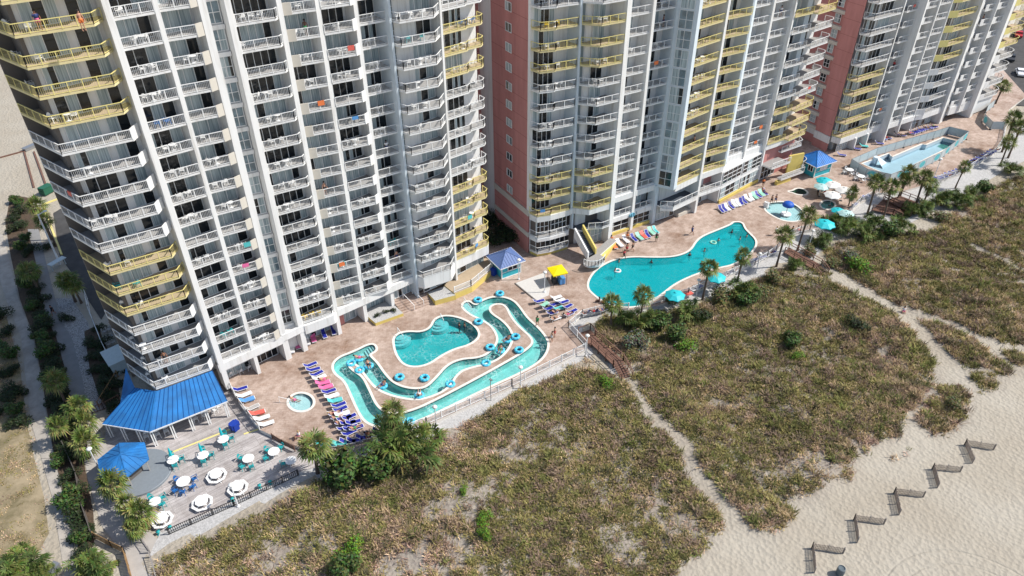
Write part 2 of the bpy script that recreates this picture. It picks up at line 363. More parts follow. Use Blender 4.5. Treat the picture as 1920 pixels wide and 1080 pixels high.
flat('footpath', [(-8,440),(6,440),(35,560),(62,633),(77,706),(90,791),(102,860),(125,940),(152,1085),(122,1085),(100,940),(78,860),(58,791),(48,706),(40,633),(11,560),(-8,500)], -0.40, 'sandy_track')
flat('side_walk', [(52,430),(73,430),(86,490),(100,545),(113,599),(135,633),(154,706),(168,770),(150,790),(130,743),(126,706),(106,633),(89,599),(75,545),(67,490)], -0.40, 'path_shaded')
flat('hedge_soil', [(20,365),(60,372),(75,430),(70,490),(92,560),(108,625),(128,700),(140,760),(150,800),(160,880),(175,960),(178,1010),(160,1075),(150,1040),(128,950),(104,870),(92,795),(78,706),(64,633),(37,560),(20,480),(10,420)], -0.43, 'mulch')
flat('shrub_bed', [(158,622),(182,610),(196,640),(224,735),(205,772),(186,745),(168,690)], -0.392, 'mulch')
flat('pebble_bed', [(113,600),(105,560),(135,560),(165,605),(175,640),(170,690),(182,725),(200,765),(172,775),(160,743),(154,706),(135,633)], -0.396, 'pebbles')
flat('driveway', [(100,400),(150,370),(215,560),(190,600),(160,555),(140,520),(112,480)], -0.40, 'asphalt')
flat('ramp_walk', [(150,800),(185,790),(205,850),(208,925),(245,965),(300,1015),(320,1085),(240,1085),(232,1040),(190,985),(165,900)], -0.41, 'path_concrete')
flat('dry_lawn', [(-8,560),(14,600),(38,690),(50,790),(62,850),(82,930),(92,1000),(70,1040),(-8,1085)], -0.42, 'dry_ground')
flat('car_park', [(1850,190),(1890,150),(1860,120),(1925,20),(1925,200)], -0.40, 'asphalt')
joint = MB()
for a, b in (((78,860),(102,860)),((82,880),(108,880)),((100,940),(127,940)),((106,975),(134,975)),((114,1012),(140,1012)),((120,1052),(147,1052)),((91,800),(150,1079))):
    p, q = at(*a, -0.45), at(*b, -0.45); joint.bar((p.x, p.y, -0.395), (q.x, q.y, -0.395), 0.05, 0.01)
tag(joint.build('paving_joint', 'dark_and_shaded'), kind='structure')

# ================================================================== POOL DECK AND POOLS
RIVER = xy(smooth_loop(zo(600,480,3.176,[(312,516),(200,572),(110,605),(75,650),(90,700),(150,740),(190,830),(225,910),(265,980),(330,1012),(400,1018),(520,1000),(640,955),(800,878),(1000,780),(1200,690),(1310,625),(1355,560),(1355,500),(1300,430),(1230,370),(1190,310),(1150,265),(1090,245),(1020,245),(960,270),(925,298),(880,263),(838,297),(900,350),(950,370),(1020,410),(1060,470),(1060,520),(1010,580),(940,610),(840,615),(760,650),(700,720),(640,780),(580,795),(500,785),(430,755),(380,700),(340,640),(300,600),(292,586),(342,558)]), 2))
ISLE = xy(smooth_loop(zo(600,480,3.176,[(160,652),(195,632),(240,660),(280,720),(340,790),(430,830),(560,855),(650,840),(760,790),(820,690),(900,660),(1000,640),(1080,600),(1135,530),(1145,460),(1090,390),(1010,340),(1005,300),(1050,280),(1110,290),(1140,360),(1190,420),(1260,480),(1275,520),(1220,570),(1100,640),(900,750),(700,855),(560,920),(450,945),(380,930),(330,890),(290,800),(250,720),(200,690)]), 2))
LAGOON = xy(smooth_loop(zo(600,480,3.176,[(440,490),(470,460),(530,450),(600,455),(660,430),(685,375),(740,355),(820,365),(900,400),(945,450),(940,490),(880,530),(800,550),(720,590),(650,640),(570,660),(500,645),(460,590),(445,540)]), 2))
MAIN = xy(smooth_loop(zo(1080,400,4.909,[(1450,80),(1530,82),(1550,140),(1600,190),(1650,240),(1655,290),(1620,350),(1540,420),(1430,475),(1300,500),(1180,530),(1040,580),(900,650),(800,730),(720,790),(620,840),(540,860),(430,860),(330,840),(240,800),(160,740),(115,690),(120,620),(170,540),(260,470),(380,420),(520,402),(700,408),(880,405),(1000,375),(1070,330),(1110,260),(1170,210),(1280,165),(1380,125),(1440,97)]), 2))
SPLASH = xy(smooth_loop(zo(1360,250,5.143,[(385,720),(400,680),(470,665),(560,660),(660,680),(740,740),(760,790),(740,830),(660,850),(560,840),(470,800),(400,755)]), 2))
def ell(px, py, rx, ry, n=28): return xy([at(px + rx * math.cos(2 * PI * i / n), py + ry * math.sin(2 * PI * i / n)) for i in range(n)])
KIDDIE = ell(564.4, 754, 23, 16.5); TUB = xy(smooth_loop(zo(1360,250,5.143,[(600,560),(650,555),(690,530),(750,535),(795,570),(770,593),(700,590),(650,570)]), 2)); TUB2 = ell(1552, 384, 13, 8)
FAR = xy(zo(1600,220,8.727,[(150,760),(590,590),(640,650),(1130,440),(1200,450),(1470,335),(1690,385),(1560,490),(830,850),(580,945)]))
def winding(l): return sum(l[i][0] * l[(i + 1) % len(l)][1] - l[(i + 1) % len(l)][0] * l[i][1] for i in range(len(l)))
def offset(l, d):
    s = 1 if winding(l) > 0 else -1; n = len(l); out = []
    for i in range(n):
        a = Vector(l[i - 1]); b = Vector(l[(i + 1) % n]); t = (b - a); t = t.normalized() if t.length > 1e-6 else Vector((1, 0))
        out.append((l[i][0] + s * d * t.y, l[i][1] - s * d * t.x))
    return out
def deck_mat():
    m = mat('paved_deck', (0.44, 0.33, 0.27), 0.88, spec=0.25)
    b = m.node_tree.nodes['Principled BSDF']; g = nd(m, 'ShaderNodeNewGeometry'); P = g.outputs['Position']
    br = nd(m, 'ShaderNodeTexBrick', Scale=1.0); br.inputs['Mortar Size'].default_value = 0.02; br.inputs['Brick Width'].default_value = 0.62; br.inputs['Row Height'].default_value = 0.31
    br.inputs['Color1'].default_value = (0.455, 0.365, 0.315, 1); br.inputs['Color2'].default_value = (0.405, 0.325, 0.28, 1); br.inputs['Mortar'].default_value = (0.35, 0.275, 0.235, 1)
    mp = nd(m, 'ShaderNodeMapping'); mp.inputs['Rotation'].default_value = (0, 0, R(38)); lk(m, P, mp.inputs[0]); lk(m, mp.outputs[0], br.inputs['Vector'])
    n1 = nd(m, 'ShaderNodeTexNoise', Scale=0.16, Detail=7.0, Roughness=0.7); lk(m, P, n1.inputs['Vector'])
    n2 = nd(m, 'ShaderNodeTexNoise', Scale=1.1, Detail=5.0, Roughness=0.75); lk(m, P, n2.inputs['Vector'])
    st = ramp(m, n1.outputs['Fac'], [(0.32, (0.60, 0.49, 0.41)), (0.46, (0.92, 0.88, 0.85)), (0.66, (1.25, 1.25, 1.25))])
    s2 = ramp(m, n2.outputs['Fac'], [(0.32, (0.72, 0.66, 0.61)), (0.6, (1.08, 1.08, 1.08))])
    c = mixc(m, 1.0, br.outputs['Color'], st, 'MULTIPLY'); c = mixc(m, 1.0, c, s2, 'MULTIPLY'); lk(m, c, b.inputs['Base Color'])
deck_mat()
mat('coping', (0.74, 0.70, 0.64), 0.8, 0.1, 1.5)
dk_o = sheet('pool_deck', [DECK, RIVER, ISLE, LAGOON, MAIN, SPLASH, KIDDIE, TUB, TUB2, FAR], 0.0, 'paved_deck'); tag(dk_o, kind='structure')
skirt = MB()
for a, b in zip(DECK, DECK[1:] + DECK[:1]): skirt.q((a[0], a[1], -3), (b[0], b[1], -3), (b[0], b[1], -0.003), (a[0], a[1], -0.003))
tag(skirt.build('deck_edge', 'coping'), kind='structure')
def water_mat(name, tint, bump, bs, foam_caustics=0.0, gl=0.9, deep=0.0):
    m = bpy.data.materials.new(name); m.use_nodes = True; MATS[name] = m
    n = m.node_tree.nodes; n.remove(n['Principled BSDF']); out = n['Material Output']
    g = nd(m, 'ShaderNodeNewGeometry'); P = g.outputs['Position']
    t = nd(m, 'ShaderNodeBsdfTransparent'); t.inputs[0].default_value = (*tint, 1)
    s = nd(m, 'ShaderNodeBsdfGlossy', Roughness=0.04); f = nd(m, 'ShaderNodeFresnel', IOR=1.33)
    n1 = nd(m, 'ShaderNodeTexNoise', Scale=bs, Detail=3.0, Roughness=0.6); lk(m, P, n1.inputs['Vector'])
    bp = nd(m, 'ShaderNodeBump', Strength=bump, Distance=0.06); lk(m, n1.outputs['Fac'], bp.inputs['Height'])
    lk(m, bp.outputs[0], s.inputs['Normal']); lk(m, bp.outputs[0], f.inputs['Normal'])
    mx = nd(m, 'ShaderNodeMixShader'); lk(m, f.outputs[0], mx.inputs[0]); lk(m, t.outputs[0], mx.inputs[1]); lk(m, s.outputs[0], mx.inputs[2]); last = mx.outputs[0]
    if foam_caustics:  # pale net: river foam, and caustic light lines painted on the pools
        d = nd(m, 'ShaderNodeBsdfDiffuse'); d.inputs[0].default_value = (0.62, 0.80, 0.80, 1)
        v = nd(m, 'ShaderNodeTexVoronoi', Scale=bs * 0.75, feature='DISTANCE_TO_EDGE'); 
        n3 = nd(m, 'ShaderNodeTexNoise', Scale=2.0, Detail=4.0); lk(m, P, n3.inputs['Vector'])
        va = nd(m, 'ShaderNodeVectorMath', operation='MULTIPLY_ADD'); lk(m, n3.outputs['Color'], va.inputs[0]); va.inputs[1].default_value = (0.7, 0.7, 0.7); lk(m, P, va.inputs[2]); lk(m, va.outputs[0], v.inputs['Vector'])
        n2 = nd(m, 'ShaderNodeTexNoise', Scale=0.45, Detail=4.0); lk(m, P, n2.inputs['Vector'])
        r1 = ramp(m, v.outputs['Distance'], [(0.0, (1, 1, 1)), (0.10, (0, 0, 0))]); r2 = ramp(m, n2.outputs['Fac'], [(0.40, (0, 0, 0)), (0.66, (foam_caustics,) * 3)])
        mm = nd(m, 'ShaderNodeMath', operation='MULTIPLY'); lk(m, r1, mm.inputs[0]); lk(m, r2, mm.inputs[1])
        m2 = nd(m, 'ShaderNodeMixShader'); lk(m, mm.outputs[0], m2.inputs[0]); lk(m, last, m2.inputs[1]); lk(m, d.outputs[0], m2.inputs[2]); last = m2.outputs[0]
    if deep:
        d = nd(m, 'ShaderNodeBsdfDiffuse'); d.inputs[0].default_value = (0.012, 0.43, 0.47, 1)
        m2 = nd(m, 'ShaderNodeMixShader', Fac=deep); lk(m, last, m2.inputs[1]); lk(m, d.outputs[0], m2.inputs[2]); last = m2.outputs[0]
    lk(m, last, out.inputs[0]); return m
water_mat('water_river', (0.66, 0.91, 0.91), 0.6, 2.4, foam_caustics=0.5)
water_mat('water_lagoon', (0.40, 0.82, 0.84), 0.6, 2.6, foam_caustics=0.32)
water_mat('water_main', (0.25, 0.80, 0.84), 0.45, 1.6, deep=0.40, foam_caustics=0.07)
water_mat('water_pale', (0.80, 0.95, 0.96), 0.4, 3.0, foam_caustics=0.5)
water_mat('water_tub', (0.45, 0.70, 0.62), 0.4, 3.0)
mat('pool_river', (0.44, 0.76, 0.74), 0.7, 0.15, 1.0); mat('pool_lagoon', (0.18, 0.64, 0.66), 0.7, 0.15, 1.0); mat('pool_main', (0.10, 0.66, 0.72), 0.7, 0.06, 0.5)
mat('pool_pale', (0.62, 0.76, 0.79), 0.7, 0.1, 1.0); mat('pool_dark', (0.16, 0.27, 0.22), 0.7, 0.1, 1.0); mat('pool_white', (0.62, 0.70, 0.76), 0.7, 0.07, 0.5); mat('pool_tile', (0.03, 0.10, 0.13), 0.4)
def pool(name, loops, depth, wm, fm, wz=-0.12, rim=0.28, band=True):
    fl = MB()
    for k, l in enumerate(loops):
        s = 1 if (winding(l) > 0) == (k == 0) else -1; seq = l if s > 0 else l[::-1]
        for a, b in zip(seq, seq[1:] + seq[:1]):
            fl.q((b[0], b[1], -depth), (a[0], a[1], -depth), (a[0], a[1], -0.26), (b[0], b[1], -0.26), m=0)
            fl.q((b[0], b[1], -0.26), (a[0], a[1], -0.26), (a[0], a[1], 0.0), (b[0], b[1], 0.0), m=1)
    tag(fl.build(name + '_basin_wall', [fm, 'pool_tile' if band else fm]), kind='structure')
    tag(sheet(name + '_floor', loops, -depth, fm), kind='structure')
    if wm: tag(sheet(name + '_water', loops, wz, wm), kind='structure')
    cp = MB()
    for k, l in enumerate(loops):
        o = offset(l, rim if k == 0 else -rim); i2 = offset(l, -0.04 if k == 0 else 0.04)
        for j in range(len(l)):
            j2 = (j + 1) % len(l)
            cp.q((i2[j][0], i2[j][1], .035), (i2[j2][0], i2[j2][1], .035), (o[j2][0], o[j2][1], .035), (o[j][0], o[j][1], .035))
            cp.q((o[j][0], o[j][1], .035), (o[j2][0], o[j2][1], .035), (o[j2][0], o[j2][1], -.05), (o[j][0], o[j][1], -.05))
            cp.q((i2[j][0], i2[j][1], -.05), (i2[j2][0], i2[j2][1], -.05), (i2[j2][0], i2[j2][1], .035), (i2[j][0], i2[j][1], .035))
    tag(cp.build(name + '_coping', 'coping'), kind='structure')
pool('lazy_river', [RIVER, ISLE], 1.0, 'water_river', 'pool_river')
pool('lagoon_pool', [LAGOON], 1.3, 'water_lagoon', 'pool_lagoon')
pool('main_pool', [MAIN], 1.4, 'water_main', 'pool_main')
pool('splash_pool', [SPLASH], 0.35, 'water_pale', 'pool_pale', -0.1)
pool('kiddie_pool', [KIDDIE], 0.35, 'water_pale', 'pool_pale', -0.1)
pool('hot_tub', [TUB], 0.9, 'water_tub', 'pool_dark'); pool('small_tub', [TUB2], 0.6, 'water_pale', 'pool_lagoon')
pool('far_pool', [FAR], 1.1, None, 'pool_white', band=False)
tag(sheet('far_pool_puddle', [xy(zo(1600, 220, 8.727, [(1400, 395), (1475, 350), (1660, 395), (1580, 480)]))], -1.02, 'water_tub'), kind='structure')
water_mat('water_far', (0.78, 0.92, 0.97), 0.35, 2.0, deep=0.0)
tag(sheet('far_pool_water', [FAR], -0.7, 'water_far'), kind='structure')
# underwater steps
st = MB()
def steps(a, b, c, n, dz):        # a-b: top edge on the deck (pixels), c: direction pixel into the water
    A, B_, D = at(*a), at(*b), at(*c); v = (D - A) / n
    for k in range(n):
        p, q = A + v * k, B_ + v * k; st.prism([xy([p])[0], xy([q])[0], xy([q + v])[0], xy([p + v])[0]], -1.0, -0.06 - dz * (k + 1))
steps((698, 642), (708, 657), (682, 651), 4, 0.18); steps((864, 574), (876, 563), (884, 586), 4, 0.16)
for (px, py, r0) in ((749, 628, 1.5), (822, 602, 1.4)):
    c = at(px, py)
    for k in range(3): st.lathe([(r0 - 0.42 * k, -1.2), (r0 - 0.42 * k, -0.75 + 0.2 * k), (0.02, -0.75 + 0.2 * k)], 20, (c.x, c.y, 0))
steps((1375, 419), (1391, 419), (1378, 427), 3, 0.2)
tag(st.build('pool_steps', 'pool_pale'), kind='structure')
# wooden terrace, lower than the pool deck
def plank_mat():
    m = mat('terrace_boards', (0.42, 0.385, 0.365), 0.85, spec=0.2)
    b = m.node_tree.nodes['Principled BSDF']; g = nd(m, 'ShaderNodeNewGeometry'); P = g.outputs['Position']
    br = nd(m, 'ShaderNodeTexBrick', Scale=1.0); br.inputs['Mortar Size'].default_value = 0.012; br.inputs['Brick Width'].default_value = 3.6; br.inputs['Row Height'].default_value = 0.145
    br.inputs['Color1'].default_value = (0.53, 0.495, 0.485, 1); br.inputs['Color2'].default_value = (0.37, 0.34, 0.335, 1); br.inputs['Mortar'].default_value = (0.12, 0.10, 0.09, 1)
    mp = nd(m, 'ShaderNodeMapping'); mp.inputs['Rotation'].default_value = (0, 0, R(3)); lk(m, P, mp.inputs[0]); lk(m, mp.outputs[0], br.inputs['Vector'])
    n2 = nd(m, 'ShaderNodeTexNoise', Scale=0.5, Detail=6.0, Roughness=0.75); lk(m, P, n2.inputs['Vector'])
    s2 = ramp(m, n2.outputs['Fac'], [(0.32, (0.72, 0.70, 0.68)), (0.62, (1.15, 1.15, 1.15))])
    lk(m, mixc(m, 1.0, br.outputs['Color'], s2, 'MULTIPLY'), b.inputs['Base Color'])
plank_mat()
tag(sheet('wooden_deck', [WOOD], -0.5, 'terrace_boards', 0.25), kind='structure')
yl = MB()
for a, b in (((282,864),(445,800)),((457,814),(488,804)),((488,804),(512,818))):
    p, q = at(*a, -0.5), at(*b, -0.5); yl.bar((p.x, p.y, -0.485), (q.x, q.y, -0.485), 0.22, 0.03)
tag(yl.build('deck_stripe', 'yellow_paint'), kind='structure')
# ================================================================== HOTEL TOWERS
def proj(p):
    d = Vector(p) - CAM; q = [sum(BW[i][j] * d[i] for i in range(3)) for j in range(3)]
    return 960 + FPX * q[0] / q[2], 540 + FPX * q[1] / q[2], q[2]
def in_frame(p, mx=60, top=-50):
    x, y, d = proj(p); return d > 0 and -mx < x < 1920 + mx and top < y < 1140
def along(pl, s0, s1):
    """points of the polyline between two arc lengths"""
    out = []; acc = 0
    for a, b in zip(pl, pl[1:]):
        L = math.hypot(b[0] - a[0], b[1] - a[1])
        for s in (s0, s1):
            if acc <= s <= acc + L + 1e-6: out.append((s, a[0] + (b[0] - a[0]) * (s - acc) / L, a[1] + (b[1] - a[1]) * (s - acc) / L))
        if s0 < acc < s1: out.append((acc, a[0], a[1]))
        acc += L
    out.sort(); return [(x, y) for _, x, y in out]
def railing(mb, pl, kinds, z, pitch, m=0, mp=1, hgt=0.96, post=1.35, pick=0.024):
    for (a, b), kd in zip(zip(pl, pl[1:]), kinds):
        L = math.hypot(b[0] - a[0], b[1] - a[1])
        if kd == 'n' or L < 0.05: continue
        if kd == 'p': mb.wall(a, b, z - 0.24, z + hgt + 0.05, 0.12, mp); continue
        mb.bar((a[0], a[1], z + hgt), (b[0], b[1], z + hgt), 0.075, 0.06, m); mb.bar((a[0], a[1], z + 0.1), (b[0], b[1], z + 0.1), 0.05, 0.05, m)
        n = max(1, round(L / post))
        for i in range(n + 1):
            t = i / n; x, y = a[0] + (b[0] - a[0]) * t, a[1] + (b[1] - a[1]) * t; mb.bar((x, y, z), (x, y, z + hgt), 0.065, m=m)
        n = max(1, round(L / pitch)); ux, uy = (b[0] - a[0]) / L, (b[1] - a[1]) / L; w_ = pick / 2
        for i in range(1, n):
            t = i / n; x, y = a[0] + (b[0] - a[0]) * t, a[1] + (b[1] - a[1]) * t
            vs = [(x - ux * w_, y - uy * w_, z + .1), (x + ux * w_, y + uy * w_, z + .1), (x - uy * w_, y + ux * w_, z + .1)]
            mb.add(vs + [(p[0], p[1], z + hgt) for p in vs], [(0, 1, 4, 3), (1, 2, 5, 4), (2, 0, 3, 5)], m)
def door_mb(a, b, npan, seed, hgt=2.12, rows=1, fr=1.0, dark=0.0):
    """glass door or window from a to b (on the wall), facing the beach; 0 frame 1 glass 2 curtain"""
    r = random.Random(seed); mb = MB(); L = math.hypot(b[0] - a[0], b[1] - a[1]); u = Vector(((b[0] - a[0]) / L, (b[1] - a[1]) / L, 0)); nrm = Vector((u.y, -u.x, 0))
    A = Vector((a[0], a[1], 0)) + nrm * 0.03
    P = lambda s, z, o=0.0: A + u * s + nrm * o + Vector((0, 0, z))
    mb.q(P(0, 0), P(L, 0), P(L, hgt), P(0, hgt), m=1)
    style = r.random()
    for i in range(npan):
        s0, s1 = L * i / npan, L * (i + 1) / npan
        c = r.random()
        if style < 0.18 + dark: c = 0.9
        elif style > 0.80 + dark: c = 0.1
        if c < 0.56: mb.q(P(s0, 0, .012), P(s1, 0, .012), P(s1, hgt, .012), P(s0, hgt, .012), m=2)
        elif c < 0.70:
            w0 = s0 + (s1 - s0) * r.uniform(.3, .6); mb.q(P(s0, 0, .012), P(w0, 0, .012), P(w0, hgt, .012), P(s0, hgt, .012), m=2)
    for i in range(npan + 1):
        s = L * i / npan; mb.bar(P(s, 0, .03), P(s, hgt, .03), 0.075 * fr, 0.06, 0)
    for z in ([0.03, hgt] + [hgt * k / rows for k in range(1, rows)]): mb.bar(P(0, z, .03), P(L, z, .03), 0.06, 0.075 * fr, 0)
    return mb
DOORM = ['white_paint', 'door_glass', 'curtain']
SLOTS = []                                    # balcony floors on which furniture can stand: (tower word, column phrase, k, z, front, back)
class Tower:
    def __init__(s, word, label, loc, z0, h, nfl):
        s.word = word; s.z0 = z0; s.h = h; s.nfl = nfl; s.parts = {}
        s.root = thing('hotel_tower', label, 'hotel', loc)
        s.wall = MB()                          # 0 white 1 pink 2 cream 3 shade-tinted bluewhite 4 yellow stucco 5 dark and shaded 6 blue glass
    def zk(s, k): return s.z0 + s.h * k
    def part(s, name, mb, mats, loc, sub=None, key=None):
        """sub: (name, mb, mats) - sorted by nearness later, the nearest hundred become parts of their own"""
        s.parts.setdefault(name, []).append((mb, mats, loc, sub, key))
    def column(s, phrase, front, segs, back, yellow, k0, k1, doors, segs_y=None, pitch=0.16, furn=True, panel='white_stucco', nv=5, dh=2.36, floor2=True, post=1.35):
        cache = {}
        bl = list(back)
        slab_poly = list(front) + [(p[0], p[1] + 0.02) for p in reversed(bl)]
        for k in range(k0, k1 + 1):
            z = s.zk(k); cx = sum(p[0] for p in front) / len(front); cyy = sum(p[1] for p in front) / len(front)
            if not in_frame((cx, cyy, z + 1.0), 90): continue
            y = yellow(k)
            if ('b', y) not in cache:
                sm = MB(); sm.prism(slab_poly, 0.0, 0.22, 0, mtop=1)
                rm = MB(); railing(rm, front, segs_y if (y and segs_y) else segs, 0.22, pitch, post=post)
                cache[('b', y)] = (sm, rm)
            sm, rm = cache[('b', y)]
            s.part('balcony', sm, ['yellow_slab', 'balcony_floor_tan'] if y else ['white_stucco', 'balcony_floor'], (cx, cyy, z),
                   ('railing', rm, ['yellow_paint', 'yellow_paint'] if y else ['white_paint', panel]), (phrase, y))
            for di, (a, b, n) in enumerate(doors):
                v = rng.integers(nv); kk = ('d', di, v)
                if kk not in cache: cache[kk] = door_mb(a, b, n, hash((phrase, di, int(v))) % 9999 if False else sum(map(ord, phrase)) * 7 + di * 31 + int(v) * 101, dh, dark=0.0 if s.word == 'left tower' else 0.3)
                s.part('sliding_door', cache[kk], DOORM, (cx, cyy, z + 0.22), None, (phrase, di, int(v)))
            if furn: SLOTS.append((s.word, phrase, k, z + 0.22, front, bl, y))
    def finish(s):
        s.wall.m = list(s.wall.m)
        at_world(s.wall.build('wall', ['white_stucco', 'pink_stucco', 'cream_panel', 'shade_blue_white', 'yellow_stucco', 'dark_and_shaded', 'blue_glass']), s.root)
        for name, L in s.parts.items():
            L.sort(key=lambda e: (Vector(e[2]) - CAM).length); cache = {}
            for mb, mats, loc, sub, key in L[:100]:
                if key not in cache: cache[key] = (mb.mesh(name, mats), sub[1].mesh(sub[0], sub[2]) if sub else None)
                o = at_world(link(name, cache[key][0], None, (0, 0, loc[2])), s.root)
                if sub: link(sub[0], cache[key][1], o)
            rest = L[100:]
            if rest:
                mats = []; big = MB(); sb = MB(); smats = []; sname = None
                for mb, mt, loc, sub, key in rest:
                    for tgt, src, ml, lst in ((big, mb, mt, mats),) + (((sb, sub[1], sub[2], smats),) if sub else ()):
                        for q in ml:
                            if q not in lst: lst.append(q)
                        b0 = len(tgt.v); tgt.v += [(p[0], p[1], p[2] + loc[2]) for p in src.v]; tgt.f += [tuple(i + b0 for i in f) for f in src.f]; tgt.m += [lst.index(ml[k]) for k in src.m]
                    if sub: sname = sub[0]
                o = tag(at_world(big.build(name, mats), s.root), kind='stuff')
                if sname: tag(sb.build(sname, smats, o), kind='stuff')
    def box(s, poly, z0, z1, m=0): s.wall.prism(poly, z0, z1, m)
    def rect(s, x0, y0, x1, y1, z0, z1, m=0): s.wall.prism([(x0, y0), (x1, y0), (x1, y1), (x0, y1)], z0, z1, m)
    def glazing(s, a, b, z0, z1, npan, rows=2, seed=1, name='window', glass='door_glass', fr=1.0):
        mb = door_mb(a, b, npan, seed, z1 - z0, rows, fr); c = ((a[0] + b[0]) / 2, (a[1] + b[1]) / 2, z0)
        s.part(name, mb, ['white_paint', glass, 'curtain'], c, None, (name, a, z0))
    def band(s, pl, z0, z1, m=0, t=0.3):
        for a, b in zip(pl, pl[1:]): s.wall.wall(a, b, z0, z1, t, m)
        for p in pl[1:-1]: s.wall.lathe([(t / 2, z0 + .002), (t / 2, z1 - .002)], 10, (p[0], p[1], 0), m)
    def terrace(s, pl, back, z, kinds=None, floor='balcony_floor', pitch=0.2):
        sm = MB(); sm.prism(list(pl) + list(reversed(back)), z - 0.25, z, 0, mtop=1); rm = MB(); railing(rm, pl, kinds or 'r' * 9, z, pitch)
        c = pl[len(pl) // 2]
        sm2 = MB(); sm2.merge(sm, (0, 0, -z)); rm2 = MB(); rm2.merge(rm, (0, 0, -z))
        s.part('terrace', sm2, ['white_stucco', floor], (c[0], c[1], z), ('railing', rm2, ['white_paint', 'white_stucco']), ('t', pl[0], z))

never = lambda k: False
# ---- the nearest tower -------------------------------------------------------
T1 = Tower('left tower', 'tall white balcony tower nearest the lazy river, blue metal roof at its left foot', 'hotel', (30, 80, 0), 0, 0) if False else Tower('left tower', 'tall white balcony tower beside the lazy river, blue metal roof at its left foot', (30, 80, 0), 4.1, 2.70, 20)
TOP1 = T1.zk(20)
core = [(10.2, 95), (10.2, 75.6), (16.8, 75.4), (25.6, 75.4), (25.9, 74.9), (27.2, 74.6), (28.0, 75.3), (45.1, 75.3), (45.15, 74.3), (46.1, 73.2), (51.4, 73.5), (58.2, 73.6), (58.2, 95)]
T1.box(core, -0.6, TOP1, 0)
PIER = dict(A=(16.7, 17.32), B=(20.87, 21.32), C=(24.85, 25.62), D=(27.35, 27.98), E=(32.55, 33.1), F=(36.75, 37.27), G=(41.2, 41.7))
for k, (a, b) in PIER.items(): T1.rect(a, 73.25, b, 75.6, -0.02, TOP1)
T1.rect(44.95, 72.3, 45.28, 75.6, -0.02, TOP1, 3); T1.rect(51.42, 71.6, 51.72, 74, -0.02, TOP1, 0)
T1.rect(9.9, 75.4, 10.25, 79.6, 4.2, TOP1, 5)  # shaded side of the corner bay, its shade painted as dark brown
T1.rect(8.3, 79.35, 10.3, 79.7, 3.0, TOP1, 5)
yA = lambda k: k in (4, 5, 6) or k >= 12
T1.column('bay above blue roof', [(8.3, 79.35), (9.5, 74.0), (15.54, 73.05), (16.6, 74.15)], 'rrp', [(10.2, 79.35), (10.2, 75.6), (16.7, 75.35)], yA, 0, 17,
          [((10.7, 75.57), (13.6, 75.5), 3), ((14.3, 75.49), (16.3, 75.41), 2)], segs_y='rrr')
T1.column('first column', [(17.35, 73.55), (20.85, 73.3)], 'r', [(17.3, 75.4), (20.9, 75.4)], never, 0, 16, [((17.4, 75.38), (20.75, 75.38), 3)])
T1.column('second column', [(21.35, 73.55), (24.0, 73.05), (24.75, 73.25)], 'rp', [(21.3, 75.4), (24.8, 75.4)], never, 0, 16, [((21.4, 75.38), (24.6, 75.38), 3)], panel='cream_panel')
T1.column('bay beside window strip', [(28.05, 74.4), (28.15, 73.6), (32.0, 72.9), (32.45, 73.25)], 'prr', [(28.0, 75.3), (32.5, 75.3)], never, 0, 16, [((28.15, 75.28), (32.3, 75.28), 5)])
T1.column('beige panel column', [(33.2, 74.1), (34.25, 73.7), (36.7, 73.1)], 'pr', [(33.2, 75.3), (36.7, 75.3)], never, 0, 16, [((33.3, 75.28), (36.55, 75.28), 3)], panel='cream_panel')
T1.column('column left of fin', [(37.33, 73.2), (40.4, 72.55), (41.1, 72.85)], 'rp', [(37.3, 75.3), (41.1, 75.3)], never, 0, 16, [((37.4, 75.28), (40.9, 75.28), 4)])
T1.column('column touching fin', [(41.78, 73.55), (44.95, 73.1)], 'r', [(41.8, 75.3), (45.0, 75.3)], never, 0, 16, [((41.85, 75.28), (44.85, 75.28), 3)])
T1.column('wide bay past fin', [(45.28, 72.85), (45.6, 71.35), (49.75, 70.5), (51.42, 71.75)], 'rrr', [(45.25, 74.3), (46.1, 73.2), (51.4, 73.5)], never, 0, 16, [((48.0, 73.36), (51.2, 73.47), 3)])
T1.column('right corner', [(51.72, 71.95), (55.35, 71.85), (55.75, 72.15), (57.75, 72.0), (58.35, 72.4), (58.45, 73.6)], 'rrrrr', [(51.7, 73.5), (58.0, 73.6)], lambda k: k < 5 or k in (10, 11, 12), 0, 16, [((52.3, 73.5), (55.8, 73.55), 4)])
for k in range(0, 17):
    z = T1.zk(k)
    if in_frame((26.5, 74.7, z + 1)):
        T1.glazing((25.9, 74.88), (27.2, 74.58), z + 0.40, z + 2.55, 2, 2, k * 3 + 1, glass='blue_glass' if k % 6 else 'door_glass', fr=.8)
        T1.wall.wall((25.66, 74.78), (27.3, 74.40), z - 0.15, z + 0.30, 0.25)
    if in_frame((45.6, 73.7, z + 1)): T1.glazing((45.2, 74.24), (46.05, 73.24), z + 0.5, z + 2.4, 2, 2, k * 5, glass='blue_glass' if k % 2 else 'door_glass', fr=.8)
